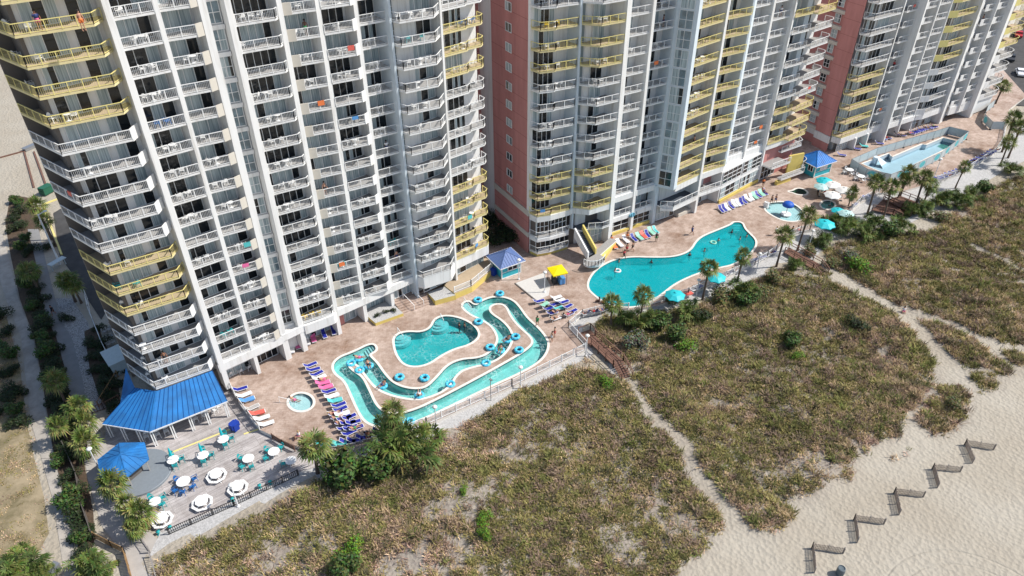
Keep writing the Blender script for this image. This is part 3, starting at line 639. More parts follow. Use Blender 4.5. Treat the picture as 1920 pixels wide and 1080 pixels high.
# foot of the tower: fascia, shop fronts, doors
T1.band([(16.6, 73.42), (25.0, 73.3)], 2.9, 4.05); T1.band([(25.0, 73.3), (28.1, 73.35)], 3.2, 4.2)
T1.band([(28.1, 73.25), (32.05, 72.75), (32.6, 73.1)], 2.7, 4.08); T1.band([(32.6, 73.4), (45.0, 73.05)], 3.0, 4.05)
T1.band([(45.3, 72.6), (45.75, 71.5), (49.75, 70.65), (51.5, 71.9)], 2.4, 4.08); T1.band([(51.6, 72.1), (57.9, 72.15), (58.3, 72.6)], 2.6, 4.08)
T1.box([(16.7, 73.5), (45, 73.2), (45, 75.4), (16.7, 75.4)], 3.6, 3.95)
for a, b, n, sd_ in ((17.5, 20.7, 3, 3), (21.5, 24.6, 4, 5), (28.3, 32.2, 4, 7), (34.6, 36.4, 2, 20), (37.5, 41.0, 5, 12)):
    T1.glazing((a, 75.2), (b, 75.2), 0.05, 2.5, n, 2 if n > 2 else 1, sd_, 'shop_window' if n > 2 else 'glass_door')
T1.rect(33.25, 74.9, 34.5, 75.35, 0, 3.0, 1); T1.rect(28.15, 75.1, 28.6, 75.4, 0, 2.7, 1)
T1.rect(41.85, 74.0, 45.2, 75.2, 0.9, 3.1, 0)
for j, (a, b) in enumerate(((42.15, 42.75), (42.85, 43.45), (43.55, 44.15), (44.25, 44.8))): T1.glazing((a, 73.97), (b, 73.97), 0.95, 2.9, 1, 1, 20 + j, 'glass_door')
T1.rect(45.0, 73.4, 46.4, 73.9, 0.9, 2.5, 1)
T1.glazing((46.1, 72.3), (51.3, 72.2), 1.1, 2.45, 5, 1, 8, 'ground_window'); T1.glazing((51.9, 72.8), (57.6, 72.9), 0.9, 2.5, 5, 1, 44, 'ground_window')
T1.finish()
# ---- the middle tower --------------------------------------------------------
T2 = Tower('middle tower', 'white and pink balcony tower behind the big turquoise pool', (90, 70, 0), 7.2, 2.75, 18)
TOP2 = T2.zk(18)
nb = Vector((0.19, 0.98))                                  # inland, square to this front
def inl(p, d): return (p[0] + nb.x * d, p[1] + nb.y * d)
b2 = [(65.55, 71.2), (71.3, 70.0), (72.6, 68.2), (77.0, 67.5), (82.5, 67.3), (86.7, 66.5), (88.4, 64.5), (94.7, 63.9), (100.2, 63.0), (103.3, 64.3), (112.2, 63.0), (117.5, 61.9), (122.0, 61.6)]
T2.box(b2 + [inl(b2[-1], 16), inl(b2[0], 16)], -0.6, TOP2, 0)
# pink side wall, set proud of the white core, with a recessed wing behind
sA = (65.2, 71.15); sB = inl(sA, 10.5); sC = (sB[0] + 4.2, sB[1] - 0.8)
T2.box([sA, (65.6, 71.25), (65.6 + nb.x * 10.5, 71.25 + nb.y * 10.5), sB], 7.7, TOP2, 1)
T2.box([(sA[0] - .12, sA[1] - .1), (65.9, 71.0), (65.9 + nb.x * 10.5, 71.0 + nb.y * 10.5), (sB[0] - .12, sB[1])], 6.7, 7.65, 2)
T2.box([(sA[0] - .02, sA[1] + .02), (65.6, 71.25), (65.6 + nb.x * 10.5, 71.25 + nb.y * 10.5), (sB[0] - .02, sB[1])], 3.75, 6.68, 1)
T2.box([(sA[0] - .12, sA[1] - .1), (65.9, 71.0), (65.9 + nb.x * 10.5, 71.0 + nb.y * 10.5), (sB[0] - .12, sB[1])], 2.95, 3.72, 2)
T2.box([(sA[0] - .02, sA[1] + .02), (65.6, 71.25), (65.6 + nb.x * 10.5, 71.25 + nb.y * 10.5), (sB[0] - .02, sB[1])], -0.02, 2.93, 1)
wA = inl((66.6, 70.9), 10.6); T2.box([wA, inl(wA, 4.0), (wA[0] + 6, wA[1] + 3), (wA[0] + 6, wA[1] - 1)], -0.6, TOP2, 1)
wB = inl((64.0, 71.4), 14.8); T2.box([wB, inl(wB, 12), (wB[0] + 10, wB[1] + 11), (wB[0] + 10, wB[1] - 1)], -0.6, TOP2 - 2, 1)
for k in range(-1, 14):
    z = T2.zk(k)
    p, q = inl((65.2, 71.15), 6.3), inl((65.2, 71.15), 4.7)
    if k >= 0 and in_frame((p[0], p[1], z + 1.5)): T2.glazing(p, q, z + 0.95, z + 2.15, 2, 1, k + 70)
    p, q = inl(wA, 3.6), inl(wA, 0.5)
    if k >= 2 and in_frame((p[0], p[1], z + 1.5)):
        T2.column('shaded recess of the pink side wall', [(p[0] - 1.0, p[1] + .2), (q[0] - 1.0, q[1] + .2)], 'r', [p, q], lambda k: k > 2, k, k, [(inl(wA, 3.4), inl(wA, 0.8), 2)], furn=False)
y2 = lambda k: k in (0, 1, 2, 8, 9, 10)
T2.rect(65.2, 71.0, 65.7, 71.5, 7.0, TOP2, 0)
T2.column('stepped bay', [(65.28, 71.0), (65.4, 69.35), (67.3, 68.45), (67.55, 68.6), (70.5, 67.7), (71.1, 68.3)], 'rrrrr', [(65.4, 71.1), (71.2, 69.95)], y2, 0, 13, [((65.7, 71.07), (68.8, 70.44), 4)], pitch=0.2)
T2.rect(71.0, 67.85, 71.4, 70.2, 7.0, TOP2, 3)
T2.column('angled bay', [(71.4, 67.8), (72.85, 65.65), (76.6, 64.85)], 'rr', [(71.4, 69.85), (72.6, 68.2), (77.0, 67.5)], y2, 0, 13, [((71.5, 69.7), (72.5, 68.33), 2), ((73.6, 68.0), (75.6, 67.7), 2)], pitch=0.2)
for x0, x1, yy in ((76.6, 77.5, 64.75), (82.2, 82.8, 64.95), (94.5, 95.05, 61.35), (107.2, 107.8, 61.55)): T2.rect(x0, yy, x1, yy + 3.2, -0.02 if x0 != 82.2 else 0, TOP2)
T2.column('column past angled bay', [(77.5, 66.1), (82.2, 65.2)], 'r', [(77.4, 67.55), (82.3, 67.35)], never, 0, 13, [((77.6, 67.5), (80.9, 67.37), 3)], pitch=0.2)
T2.column('column before window strip', [(82.8, 65.3), (86.6, 64.55)], 'r', [(82.8, 67.3), (86.7, 66.5)], never, 0, 13, [((82.9, 67.22), (85.7, 66.66), 3)], pitch=0.2)
T2.box([(86.55, 64.3), (87.67, 61.4), (88.75, 61.65), (89.2, 64.8), (86.8, 66.8)], 6.9, TOP2, 3)
for k in range(0, 14):
    z = T2.zk(k)
    if in_frame((87, 63, z + 1)): T2.glazing((86.74, 63.80), (87.46, 61.95), z + 0.15, z + 2.68, 2, 2, k + 5, glass='blue_glass' if k % 5 else 'door_glass', fr=.7)
T2.column('first all-yellow column', [(88.75, 61.75), (94.5, 61.55)], 'r', [(88.7, 64.4), (94.6, 63.9)], lambda k: True, 0, 13, [((88.9, 64.42), (92.6, 64.05), 4)], pitch=0.2)
T2.column('second all-yellow column', [(95.05, 61.75), (100.2, 60.75)], 'r', [(95.0, 63.9), (100.2, 63.0)], lambda k: True, 0, 13, [((95.3, 63.85), (99.4, 63.14), 4)], pitch=0.2)
T2.box([(100.2, 60.9), (100.5, 60.8), (103.35, 62.2), (103.35, 64.4), (100.2, 63.2)], 7.0, TOP2, 3)
T2.column('column past the yellow', [(103.35, 62.35), (107.2, 61.85)], 'r', [(103.3, 64.3), (107.3, 63.75)], never, 0, 13, [((103.5, 64.22), (106.2, 63.86), 3)], pitch=0.2)
T2.column('column before end bay', [(107.8, 61.85), (112.1, 61.25)], 'r', [(107.8, 63.7), (112.2, 63.0)], never, 0, 13, [((108.0, 63.63), (110.8, 63.2), 3)], pitch=0.2)
T2.rect(112.1, 60.6, 112.5, 63.2, -0.02, TOP2)
y3 = lambda k: k in (0, 1, 2) or k >= 8
T2.column('inner end bay', [(112.5, 60.4), (116.7, 59.75)], 'r', [(112.4, 62.95), (117.0, 61.95)], y3, 0, 13, [((112.7, 62.86), (116.2, 62.12), 4)], pitch=0.2)
T2.column('rounded end bay', [(116.7, 58.9), (121.6, 58.6), (122.6, 59.2), (122.7, 60.6)], 'rrr', [(116.8, 61.95), (122.0, 61.6)], y3, 0, 13, [((117.5, 61.85), (119.8, 61.7), 3)], pitch=0.2)
T2.box([(116.6, 61.0), (117.3, 60.6), (117.5, 62.1), (116.7, 62.2)], 7.0, TOP2, 3)
# foot of the middle tower; dark recess walls carry their shade in the colour
T2.band([(65.35, 70.9), (65.45, 69.5), (67.35, 68.6), (70.5, 67.85), (71.4, 67.9), (72.9, 65.85), (76.7, 65.0)], 6.25, 7.18)
T2.band([(77.4, 66.0), (86.6, 64.4)], 6.2, 7.18); T2.band([(88.6, 61.85), (94.6, 61.75), (100.3, 60.95)], 6.15, 7.18)
T2.band([(103.3, 62.4), (112.3, 61.2)], 5.85, 7.18); T2.band([(112.4, 60.7), (116.8, 60.0), (122.4, 59.8)], 6.2, 7.18)
bayp = [(65.3, 70.9), (65.5, 69.3), (67.3, 68.5), (70.6, 67.7)]
T2.glazing((65.75, 70.0), (67.6, 69.2), 3.75, 6.2, 3, 2, 71); T2.glazing((68.0, 69.1), (70.7, 68.5), 3.75, 6.2, 4, 2, 72)
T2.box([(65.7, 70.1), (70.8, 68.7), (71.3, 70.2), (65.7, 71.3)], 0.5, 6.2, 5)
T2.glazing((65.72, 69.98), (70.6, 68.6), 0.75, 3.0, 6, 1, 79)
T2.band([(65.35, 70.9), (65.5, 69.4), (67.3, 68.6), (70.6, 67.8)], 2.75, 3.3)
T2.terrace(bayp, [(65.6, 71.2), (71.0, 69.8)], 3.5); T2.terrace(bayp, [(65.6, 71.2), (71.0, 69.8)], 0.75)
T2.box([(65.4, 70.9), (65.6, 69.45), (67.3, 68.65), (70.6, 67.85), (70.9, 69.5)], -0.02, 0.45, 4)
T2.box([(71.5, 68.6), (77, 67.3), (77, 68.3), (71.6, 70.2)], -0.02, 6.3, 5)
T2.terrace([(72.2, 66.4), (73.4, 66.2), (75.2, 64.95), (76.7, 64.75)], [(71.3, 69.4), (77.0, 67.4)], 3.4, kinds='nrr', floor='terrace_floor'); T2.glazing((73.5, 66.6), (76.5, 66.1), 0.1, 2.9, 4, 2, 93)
T2.rect(71.35, 67.9, 71.75, 68.3, 3.4, 6.3, 3)
stw = MB(); sp, sq = Vector((71.7, 66.6)), Vector((71.0, 62.9))
for j in range(14):
    p, q = sp.lerp(sq, j / 14), sp.lerp(sq, (j + 1.12) / 14); zt = 3.4 - 2.4 * (j + 1) / 14
    stw.prism([(p.x - .75, p.y), (p.x + .75, p.y), (q.x + .75, q.y), (q.x - .75, q.y)], zt - .16, zt)
at_world(stw.build('stair', ['terrace_floor']), T2.root)
for dx, mm_ in ((.85, 4), (-.85, 0)):
    t_ = .14; V0 = [(sp.x + dx, sp.y), (sq.x + dx, sq.y)]
    vs_ = [(V0[0][0] + o, V0[0][1], z_) for o in (-t_, t_) for z_ in (2.7, 4.35)] + [(V0[1][0] + o, V0[1][1], z_) for o in (-t_, t_) for z_ in (0.5, 2.0)]
    T2.wall.add(vs_, [(0, 1, 5, 4), (2, 6, 7, 3), (1, 3, 7, 5), (0, 4, 6, 2), (0, 2, 3, 1), (4, 5, 7, 6)], mm_)
arc = [(70.3 + 1.9 * math.cos(a), 61.9 + 1.5 * math.sin(a)) for a in [R(170 + 17 * i) for i in range(13)]]
T2.terrace(arc + [(74.9, 62.9), (77.2, 63.4)], [(70.2, 63.0), (76.8, 64.6)], 1.0); T2.box([(72.5, 61.7), (77.2, 63.5), (76.9, 64.3), (72.3, 62.6)], -0.02, 0.72, 4)
for k in (0, 1):
    a, b = ((77.5, 66.0), (82.2, 65.1)), ((82.8, 65.1), (86.5, 64.4)); p, q = (a, b)[k]
    T2.terrace([p, q], [(p[0], p[1] + 1.6), (q[0], q[1] + 1.6)], 3.6, floor='terrace_floor'); T2.glazing((p[0] + .1, p[1] + 1.35), (p[0] + 2.6, p[1] + .95), 3.65, 5.9, 3, 1, 55 + k)
    T2.wall.wall((p[0], p[1] + .05), (q[0], q[1] + .05), 2.55, 3.35, 0.3); T2.glazing((p[0] + .1, p[1] + .3), (q[0] - .1, q[1] + .3), 0.55, 2.5, 3, 2, 66 + k, 'shop_window')
    T2.wall.wall((p[0], p[1] + .1), (q[0], q[1] + .1), -0.02, 0.5, 0.3, 4)
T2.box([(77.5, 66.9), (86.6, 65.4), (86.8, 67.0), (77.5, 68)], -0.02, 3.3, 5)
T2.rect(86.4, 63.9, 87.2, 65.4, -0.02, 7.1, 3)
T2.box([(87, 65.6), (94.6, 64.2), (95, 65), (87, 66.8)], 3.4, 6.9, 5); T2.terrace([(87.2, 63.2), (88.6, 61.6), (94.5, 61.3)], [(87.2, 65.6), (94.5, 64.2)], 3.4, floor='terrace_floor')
T2.band([(87.2, 63.2), (88.6, 61.75), (94.5, 61.45)], 2.6, 3.1); T2.glazing((87.3, 63.9), (91.0, 63.2), 0.3, 2.9, 4, 2, 81, 'shop_window')
T2.box([(91.4, 62.3), (94.4, 62.0), (94.5, 64.2), (91.4, 64.6)], 0.02, 0.6, 2)
T2.terrace([(95.1, 61.7), (100.3, 60.8)], [(95.1, 63.6), (100.3, 62.8)], 3.4); T2.wall.wall((95.1, 61.8), (100.3, 60.9), 2.7, 3.13, 0.3)
T2.box([(98.6, 63.2), (100.4, 62.9), (100.4, 63.4), (98.6, 63.6)], 3.4, 6.2, 1); T2.glazing((95.3, 63.6), (98.4, 63.05), 0.1, 2.6, 4, 1, 88, 'shop_window')
T2.box([(100.3, 60.95), (112.3, 60.9), (112.3, 63.2), (103.2, 64.4), (100.3, 63.2)], -0.02, 5.9)
for x0, x1, ya, yb in ((100.7, 106.0, 60.9, 60.88), (106.6, 111.9, 60.88, 60.86)):
    T2.glazing((x0, ya), (x1, yb), 3.4, 5.75, 4, 3, int(x0)); T2.glazing((x0, ya), (x1, yb), 0.7, 2.7, 4, 2, int(x0) + 1)
T2.rect(100.4, 60.55, 112.2, 60.85, -0.02, 0.55, 4)
T2.box([(113.0, 60.9), (122.0, 60.4), (122, 62), (113, 63)], -0.02, 6.3, 1)
T2.terrace([(112.4, 58.6), (117.2, 57.9)], [(112.4, 61), (117.2, 60.6)], 3.4); T2.terrace([(117.2, 60.0), (122.6, 59.2), (123.6, 60.4)], [(117.2, 61.0), (123.4, 61.4)], 4.6)
T2.glazing((112.6, 60.7), (116.8, 60.5), 0.3, 2.9, 4, 2, 31, 'shop_window')
T2.box([(117.3, 58.2), (120.3, 57.1), (120.4, 57.4), (117.4, 58.5)], 0.6, 4.4, 4); T2.box([(113.5, 57.6), (117.0, 56.9), (117.1, 57.4), (113.6, 58.1)], -0.02, 0.8, 4)
arc = [(120.6 + 1.4 * math.cos(a), 58.2 + 1.4 * math.sin(a)) for a in [R(-110 + 20 * i) for i in range(10)]]
T2.terrace(arc, [(120.0, 58.4), (120.2, 59.6)], 2.0)
T2.terrace([(114.0, 57.2), (119.8, 56.2)], [(114.2, 58.2), (120, 57.2)], 1.2)
T2.finish()
# ---- the far tower -----------------------------------------------------------
T3 = Tower('right tower', 'white balcony tower with a pink end wall, farthest along the beach', (155, 62, 0), 3.35, 2.76, 18)
TOP3 = T3.zk(18)
b3 = [(134.3, 58.65), (141.2, 57.3), (145.3, 56.9), (154.6, 54.5), (155.2, 53.6), (162.3, 52.4), (170.6, 50.3), (174.0, 49.5), (181.0, 48.6)]
nb = Vector((0.22, 0.975))
T3.box(b3 + [inl(b3[-1], 16), inl(b3[0], 16)], -0.6, TOP3, 0)
pA = (132.75, 58.9); pB = inl(pA, 3.7); pC = inl((133.6, 58.7), 3.75); pD = inl((133.6, 58.7), 26)
T3.box([pA, (133.2, 59.0), (133.2 + nb.x * 3.7, 59 + nb.y * 3.7), pB], 3.2, TOP3, 1); T3.box([(pA[0] - .1, pA[1] - .1), (133.3, 58.9), (133.3 + nb.x * 3.7, 58.9 + nb.y * 3.7), (pB[0] - .1, pB[1])], 1.7, 3.15, 0)
T3.box([pA, (133.2, 59.0), (133.2 + nb.x * 3.7, 59 + nb.y * 3.7), pB], -0.02, 1.68, 1)
T3.box([pC, (pC[0] + 3, pC[1] - .3), (pD[0] + 3, pD[1]), pD], -0.02, TOP3, 1)
T3.box([(pC[0] - .1, pC[1]), (pC[0] + 3, pC[1] - .3), (pD[0] + 3, pD[1]), (pD[0] - .1, pD[1])], 1.7, 3.15, 0)
for k in range(0, 13):
    z = T3.zk(k); p, q = inl(pC, 2.5), inl(pC, 1.2)
    if in_frame((p[0], p[1], z + 1)):
        T3.glazing(p, q, z + 0.6, z + 2.1, 2, 2, k + 300)
        a, b = inl(pC, 4.6), inl(pC, 0.1); T3.wall.bar((a[0] - .25, a[1], z - .1), (b[0] - .25, b[1], z - .1), 0.6, 0.6, 2)
T3.column('bay by pink wall', [(132.95, 58.7), (133.1, 56.9), (140.6, 55.7), (140.9, 56.4)], 'rrr', [(133.2, 58.8), (141.1, 57.3)], lambda k: k < 5, 0, 12, [((133.6, 58.75), (136.6, 58.15), 4), ((137.3, 58.0), (140.4, 57.4), 3)], pitch=0.25, furn=True)
T3.rect(140.9, 55.6, 141.25, 57.6, 3, TOP3)
for k in range(5, 13):
    z = T3.zk(k)
    if in_frame((141.5, 55, z + 1)): T3.glazing((141.3, 56.9), (142.1, 56.7), z + .4, z + 2.5, 1, 3, k)
T3.column('column before grey fin', [(141.9, 55.3), (144.9, 54.85)], 'r', [(141.9, 57.2), (145.0, 56.9)], never, 0, 12, [((142.3, 57.1), (143.8, 56.95), 2)], pitch=0.25)
T3.rect(144.95, 53.5, 145.5, 57.0, -0.02, TOP3, 0)
T3.column('first column past fin', [(145.6, 54.3), (147.3, 53.9), (149.8, 53.35)], 'pr', [(145.6, 56.8), (150.2, 55.7)], never, 0, 12, [((145.8, 56.7), (147.6, 56.25), 3)], pitch=0.25)
T3.rect(149.85, 53.1, 150.2, 56.3, -0.02, TOP3)
T3.column('second column past fin', [(150.2, 53.55), (154.3, 52.75)], 'r', [(150.3, 55.6), (154.5, 54.5)], never, 0, 12, [((150.5, 55.5), (152.0, 55.1), 2)], pitch=0.25)
T3.rect(154.3, 52.6, 154.6, 55.0, -0.02, TOP3)
T3.column('middle bay', [(154.6, 52.6), (156.2, 51.6), (162.3, 50.65)], 'pr', [(155.0, 53.6), (162.3, 52.4)], lambda k: k > 3, 0, 12, [((155.5, 53.5), (158.0, 53.1), 4), ((158.8, 52.9), (161.6, 52.5), 3)], pitch=0.25)
T3.rect(162.35, 50.1, 163.85, 52.6, -0.02, TOP3, 0)
T3.column('column past middle bay', [(163.9, 49.7), (164.8, 49.5), (166.6, 49.1)], 'pr', [(163.9, 51.9), (166.9, 51.2)], never, 0, 12, [((164.0, 51.8), (165.3, 51.5), 2)], pitch=0.25)
T3.rect(166.6, 48.6, 166.95, 51.4, 2, TOP3)
T3.column('column before curved end', [(166.95, 48.7), (168.0, 48.5), (170.2, 48.1)], 'pr', [(166.95, 51.2), (170.4, 50.4)], never, 0, 12, [((167.1, 51.1), (168.6, 50.75), 2)], pitch=0.25)
T3.rect(170.25, 47.2, 171.75, 50.6, -0.02, TOP3, 0)
ce = [(171.8, 47.3), (173.4, 46.9)] + [(178.3 + 1.9 * math.cos(a), 48.0 + 1.9 * math.sin(a)) for a in [R(-100 + 22 * i) for i in range(6)]]
T3.column('curved end bay', ce, 'prrrrrrr', [(171.8, 49.9), (174.0, 49.5), (180.2, 48.9)], lambda k: k > 3, 0, 12, [((172.3, 49.8), (174.5, 49.4), 2)], pitch=0.25)
T3.band([(133.0, 58.6), (133.15, 57.0), (141.0, 55.75), (144.9, 55.0)], 2.2, 3.33); T3.band([(145.5, 54.3), (154.6, 52.6)], 2.3, 3.33); T3.band([(154.7, 52.5), (156.2, 51.75), (162.3, 50.75)], 2.3, 3.33)
T3.band([(164.0, 49.7), (170.2, 48.2)], 1.6, 3.33); T3.band([(171.8, 47.6), (178.2, 46.7)], 0.3, 3.33)
for a, b, n in (((134.0, 57.7), (137.0, 57.2), 5), ((138.2, 57.0), (140.6, 56.6), 4), ((142.0, 56.4), (144.6, 56.0), 3), ((146.0, 56.0), (149.6, 55.2), 5), ((155.5, 52.9), (161.9, 51.9), 6), ((164.1, 51.3), (166.4, 50.9), 3)):
    T3.glazing(a, b, 0.1, 2.2, n, 2, n * 77, 'shop_window')
for x, yy in ((137.5, 57.0), (141.1, 56.4)): T3.rect(x, yy - 1.2, x + .4, yy + .6, -.02, 2.4)
T3.finish()
# ================================================================== THINGS AROUND THE POOLS
for n_, c_ in dict(navy=(0.018, 0.026, 0.30), sling_white=(0.74, 0.75, 0.76), sling_grey=(0.42, 0.40, 0.38), teal=(0.03, 0.42, 0.42), towel_pink=(0.78, 0.16, 0.36), towel_red=(0.70, 0.13, 0.10),
    towel_teal=(0.10, 0.52, 0.52), towel_white=(0.80, 0.79, 0.77), towel_green=(0.30, 0.62, 0.48), towel_blue=(0.10, 0.30, 0.62), towel_orange=(0.85, 0.22, 0.07), plastic_white=(0.83, 0.83, 0.82), plastic_teal=(0.02, 0.36, 0.38),
    plastic_blue=(0.02, 0.14, 0.42), plastic_yellow=(0.82, 0.56, 0.03), plastic_dark=(0.025, 0.03, 0.035), umbrella_teal=(0.015, 0.50, 0.56), umbrella_white=(0.80, 0.79, 0.76), umbrella_pale=(0.45, 0.66, 0.64), canopy_yellow=(0.88, 0.70, 0.0),
    tube_blue=(0.03, 0.38, 0.62), tube_pale=(0.10, 0.58, 0.76), kiosk_teal=(0.04, 0.44, 0.52), bin_blue=(0.01, 0.045, 0.33), roof_purple=(0.12, 0.19, 0.40), ball_blue=(0.01, 0.10, 0.50),
    skin_a=(0.50, 0.27, 0.18), skin_b=(0.36, 0.17, 0.10), skin_c=(0.12, 0.055, 0.035), cloth_red=(0.55, 0.04, 0.05), cloth_black=(0.02, 0.02, 0.025), cloth_navy=(0.03, 0.05, 0.17), cloth_white=(0.75, 0.74, 0.74), cloth_green=(0.04, 0.25, 0.09),
    cloth_pink=(0.65, 0.12, 0.28), cloth_orange=(0.75, 0.20, 0.05), hair_dark=(0.018, 0.012, 0.009), hair_blond=(0.42, 0.29, 0.12), pole_white=(0.80, 0.80, 0.80), lamp_globe=(0.82, 0.81, 0.77), screen_pale=(0.50, 0.58, 0.60), screen_teal=(0.10, 0.50, 0.55),
    pad_concrete=(0.62, 0.60, 0.57), grey_platform=(0.22, 0.25, 0.28), dumpster_green=(0.02, 0.12, 0.07), car_red=(0.45, 0.02, 0.03), car_white=(0.75, 0.76, 0.78), car_dark=(0.03, 0.035, 0.045), sign_blue=(0.03, 0.45, 0.68), sign_grey=(0.42, 0.46, 0.48), grey_bin=(0.10, 0.13, 0.15)).items():
    mat(n_, c_, 0.55 if 'skin' not in n_ else 0.6, 0.10, 3.0)
def roof_mat(name, col, rot):
    m = mat(name, col, 0.6, spec=0.3); b = m.node_tree.nodes['Principled BSDF']
    g = nd(m, 'ShaderNodeNewGeometry'); n1 = nd(m, 'ShaderNodeTexNoise', Scale=0.8, Detail=5.0); lk(m, g.outputs['Position'], n1.inputs['Vector'])
    lk(m, ramp(m, n1.outputs['Fac'], [(0.3, tuple(c * 0.68 + .01 for c in col)), (0.7, tuple(min(1, c * 1.18) for c in col))]), b.inputs['Base Color'])
roof_mat('blue_roof', (0.02, 0.165, 0.44), 0); roof_mat('blue_roof_pale', (0.03, 0.20, 0.58), 0)
def recolor(o, m, slot=0):
    if len(o.material_slots) > slot: o.material_slots[slot].link = 'OBJECT'; o.material_slots[slot].material = MATS[m]
def child(o, name):
    for c in o.children:
        if c.name.split('.')[0] == name: return c
# ---- sun lounger: head at -x, foot at +x
def make_lounger():
    r = thing('sun_lounger', 'x', 'sun lounger')
    f = MB()
    for y in (-.31, .31): f.bar((-.35, y, .30), (.98, y, .30), .05, .07); f.bar((-.35, y, .32), (-.93, y, .80), .05, .06)
    f.bar((.98, -.33, .30), (.98, .33, .30), .06, .07); f.bar((-.93, -.33, .80), (-.93, .33, .80), .06, .06); f.bar((-.35, -.31, .30), (-.35, .31, .30), .05)
    f.build('frame', 'plastic_white', r)
    for x in (-.62, .75):
        for y in (-.29, .29): l = MB(); l.bar((x, y, 0.0), (x, y, .29), .06); l.build('leg', 'plastic_white', r)
    s = MB(); s.prism([(-.35, -.28), (.95, -.28), (.95, .28), (-.35, .28)], .315, .335); s.build('seat', 'navy', r)
    b = MB(); b.bar((-.35, 0, .34), (-.92, 0, .82), .56, .02); b.build('backrest', 'navy', r)
    return r
LG = make_lounger(); lcount = 0; ORD = ['first', 'second', 'third', 'fourth', 'fifth', 'sixth', 'seventh', 'eighth', 'ninth', 'tenth', 'eleventh', 'twelfth', 'thirteenth', 'fourteenth', 'fifteenth', 'sixteenth']
COLN = dict(navy='navy', sling_white='white', sling_grey='grey', teal='teal', towel_teal='pale teal')
TOWN = dict(towel_pink='bright pink', towel_red='red', towel_teal='teal', towel_white='white', towel_green='mint green', towel_blue='blue', towel_orange='orange')
SUNBATHERS = []
def lounger_row(place_words, pts, axis, group, cols=None, towels={}, z=0.0, jit=0.10):
    """pts: pixel centres; axis: world angle of the foot end"""
    for i, p in enumerate(pts):
        c = at(p[0] + rng.normal(0, .5), p[1] + rng.normal(0, .4), z + .25); col = (cols[i % len(cols)] if cols else 'navy')
        o = place(LG, (c.x, c.y, z), axis + rng.normal(0, jit), f"{COLN[col]} lounger, {ORD[i]} {place_words}", group, .92)
        for k in o.children:
            if k.name.startswith(('seat', 'backrest')): recolor(k, col)
        if rng.random() < .24 and i not in towels: SUNBATHERS.append((c.x - .22 * math.cos(axis), c.y - .22 * math.sin(axis), z, axis, f'{ORD[i]} lounger {place_words}'))
        if i in towels:
            t = towels[i]; tm = MB(); tm.add([(x, y, zz) for x, zz in ((.85, .345), (.2, .36), (-.33, .36), (-.7, .66), (-.88, .80)) for y in (-.34, .33)], [(2 * j, 2 * j + 1, 2 * j + 3, 2 * j + 2) for j in range(4)])
            tm.add([(x, -.345, zz) for x, zz in ((.85, .345), (.2, .36), (.2, .16), (.85, .18))], [(0, 1, 2, 3)])
            to = tm.build('towel', t); to.location = o.location; to.rotation_euler = o.rotation_euler
            tag(to, f"{TOWN[t]} towel, {ORD[i]} lounger {place_words}", 'towel', 'towels on loungers')
def seq(a, b, n): return [(a[0] + (b[0] - a[0]) * i / (n - 1), a[1] + (b[1] - a[1]) * i / (n - 1)) for i in range(n)]
def zz(ox, oy, s, pts): return [(ox + x / s, oy + y / s) for x, y in pts]
def ang(a, b): p, q = at(*a), at(*b); return math.atan2(q.y - p.y, q.x - p.x)
G0 = 'sun loungers on the pool deck'
UR = ang((587, 690), (610, 682))
lounger_row('from top, row between round pool and river', zz(380, 640, 4.909, seq((990, 217), (1252, 590), 10)), UR, G0, towels={3: 'towel_white', 4: 'towel_pink', 5: 'towel_pink', 7: 'towel_white', 8: 'towel_teal'})
lounger_row('from top, crowded group at lower left river bend', zz(380, 640, 4.909, [(1262, 630), (1222, 668), (1285, 672), (1246, 708), (1308, 712), (1352, 702), (1282, 748), (1335, 752), (1388, 745), (1305, 800), (1362, 798), (1412, 800), (1350, 845)]), UR, G0, towels={2: 'towel_white'})
lounger_row('from top along the curved white terrace fence', zz(380, 640, 4.909, [(345, 437), (388, 492), (410, 540), (455, 612), (505, 662), (545, 708), (585, 758)]), UR, G0, ['navy', 'sling_white', 'sling_white', 'sling_grey', 'sling_white', 'sling_white', 'sling_white'], {2: 'towel_blue', 4: 'towel_red'})
DN = ang((545, 648), (550, 660))
lounger_row('from left at the left tower shop front', zz(480, 540, 4, [(270, 455), (315, 425), (385, 395), (430, 377), (505, 347), (580, 322)]), DN, G0, towels={0: 'towel_white', 1: 'towel_pink', 2: 'towel_white', 3: 'towel_pink'})
lounger_row('from left along the grey fence below the river', zz(480, 810, 4, [(508, 88), (562, 90), (628, 85), (688, 76), (742, 64), (808, 42), (868, 24), (932, 2)]), R(-38), G0, ['teal', 'navy', 'navy', 'navy', 'navy', 'navy', 'navy', 'navy'], {1: 'towel_teal', 2: 'towel_teal'})
UR2 = ang((1010, 570), (1030, 562))
lounger_row('in the block before the pale square pad', zz(880, 450, 5.686, [(738, 655), (800, 692), (845, 737), (885, 780), (912, 838), (905, 690), (955, 730), (1000, 668), (1045, 712), (1100, 765), (1062, 792), (925, 615), (960, 645)]), UR2, G0, ['navy', 'navy', 'navy', 'navy', 'sling_white', 'navy', 'navy', 'navy', 'navy', 'navy', 'navy', 'sling_white', 'sling_white'], {1: 'towel_green', 6: 'towel_teal'})
lounger_row('from left at the zigzag fence corner', zz(880, 450, 5.686, [(1240, 782), (1330, 762), (1422, 747)]), UR2, G0, towels={})
DR = ang((1146, 456), (1155, 464))
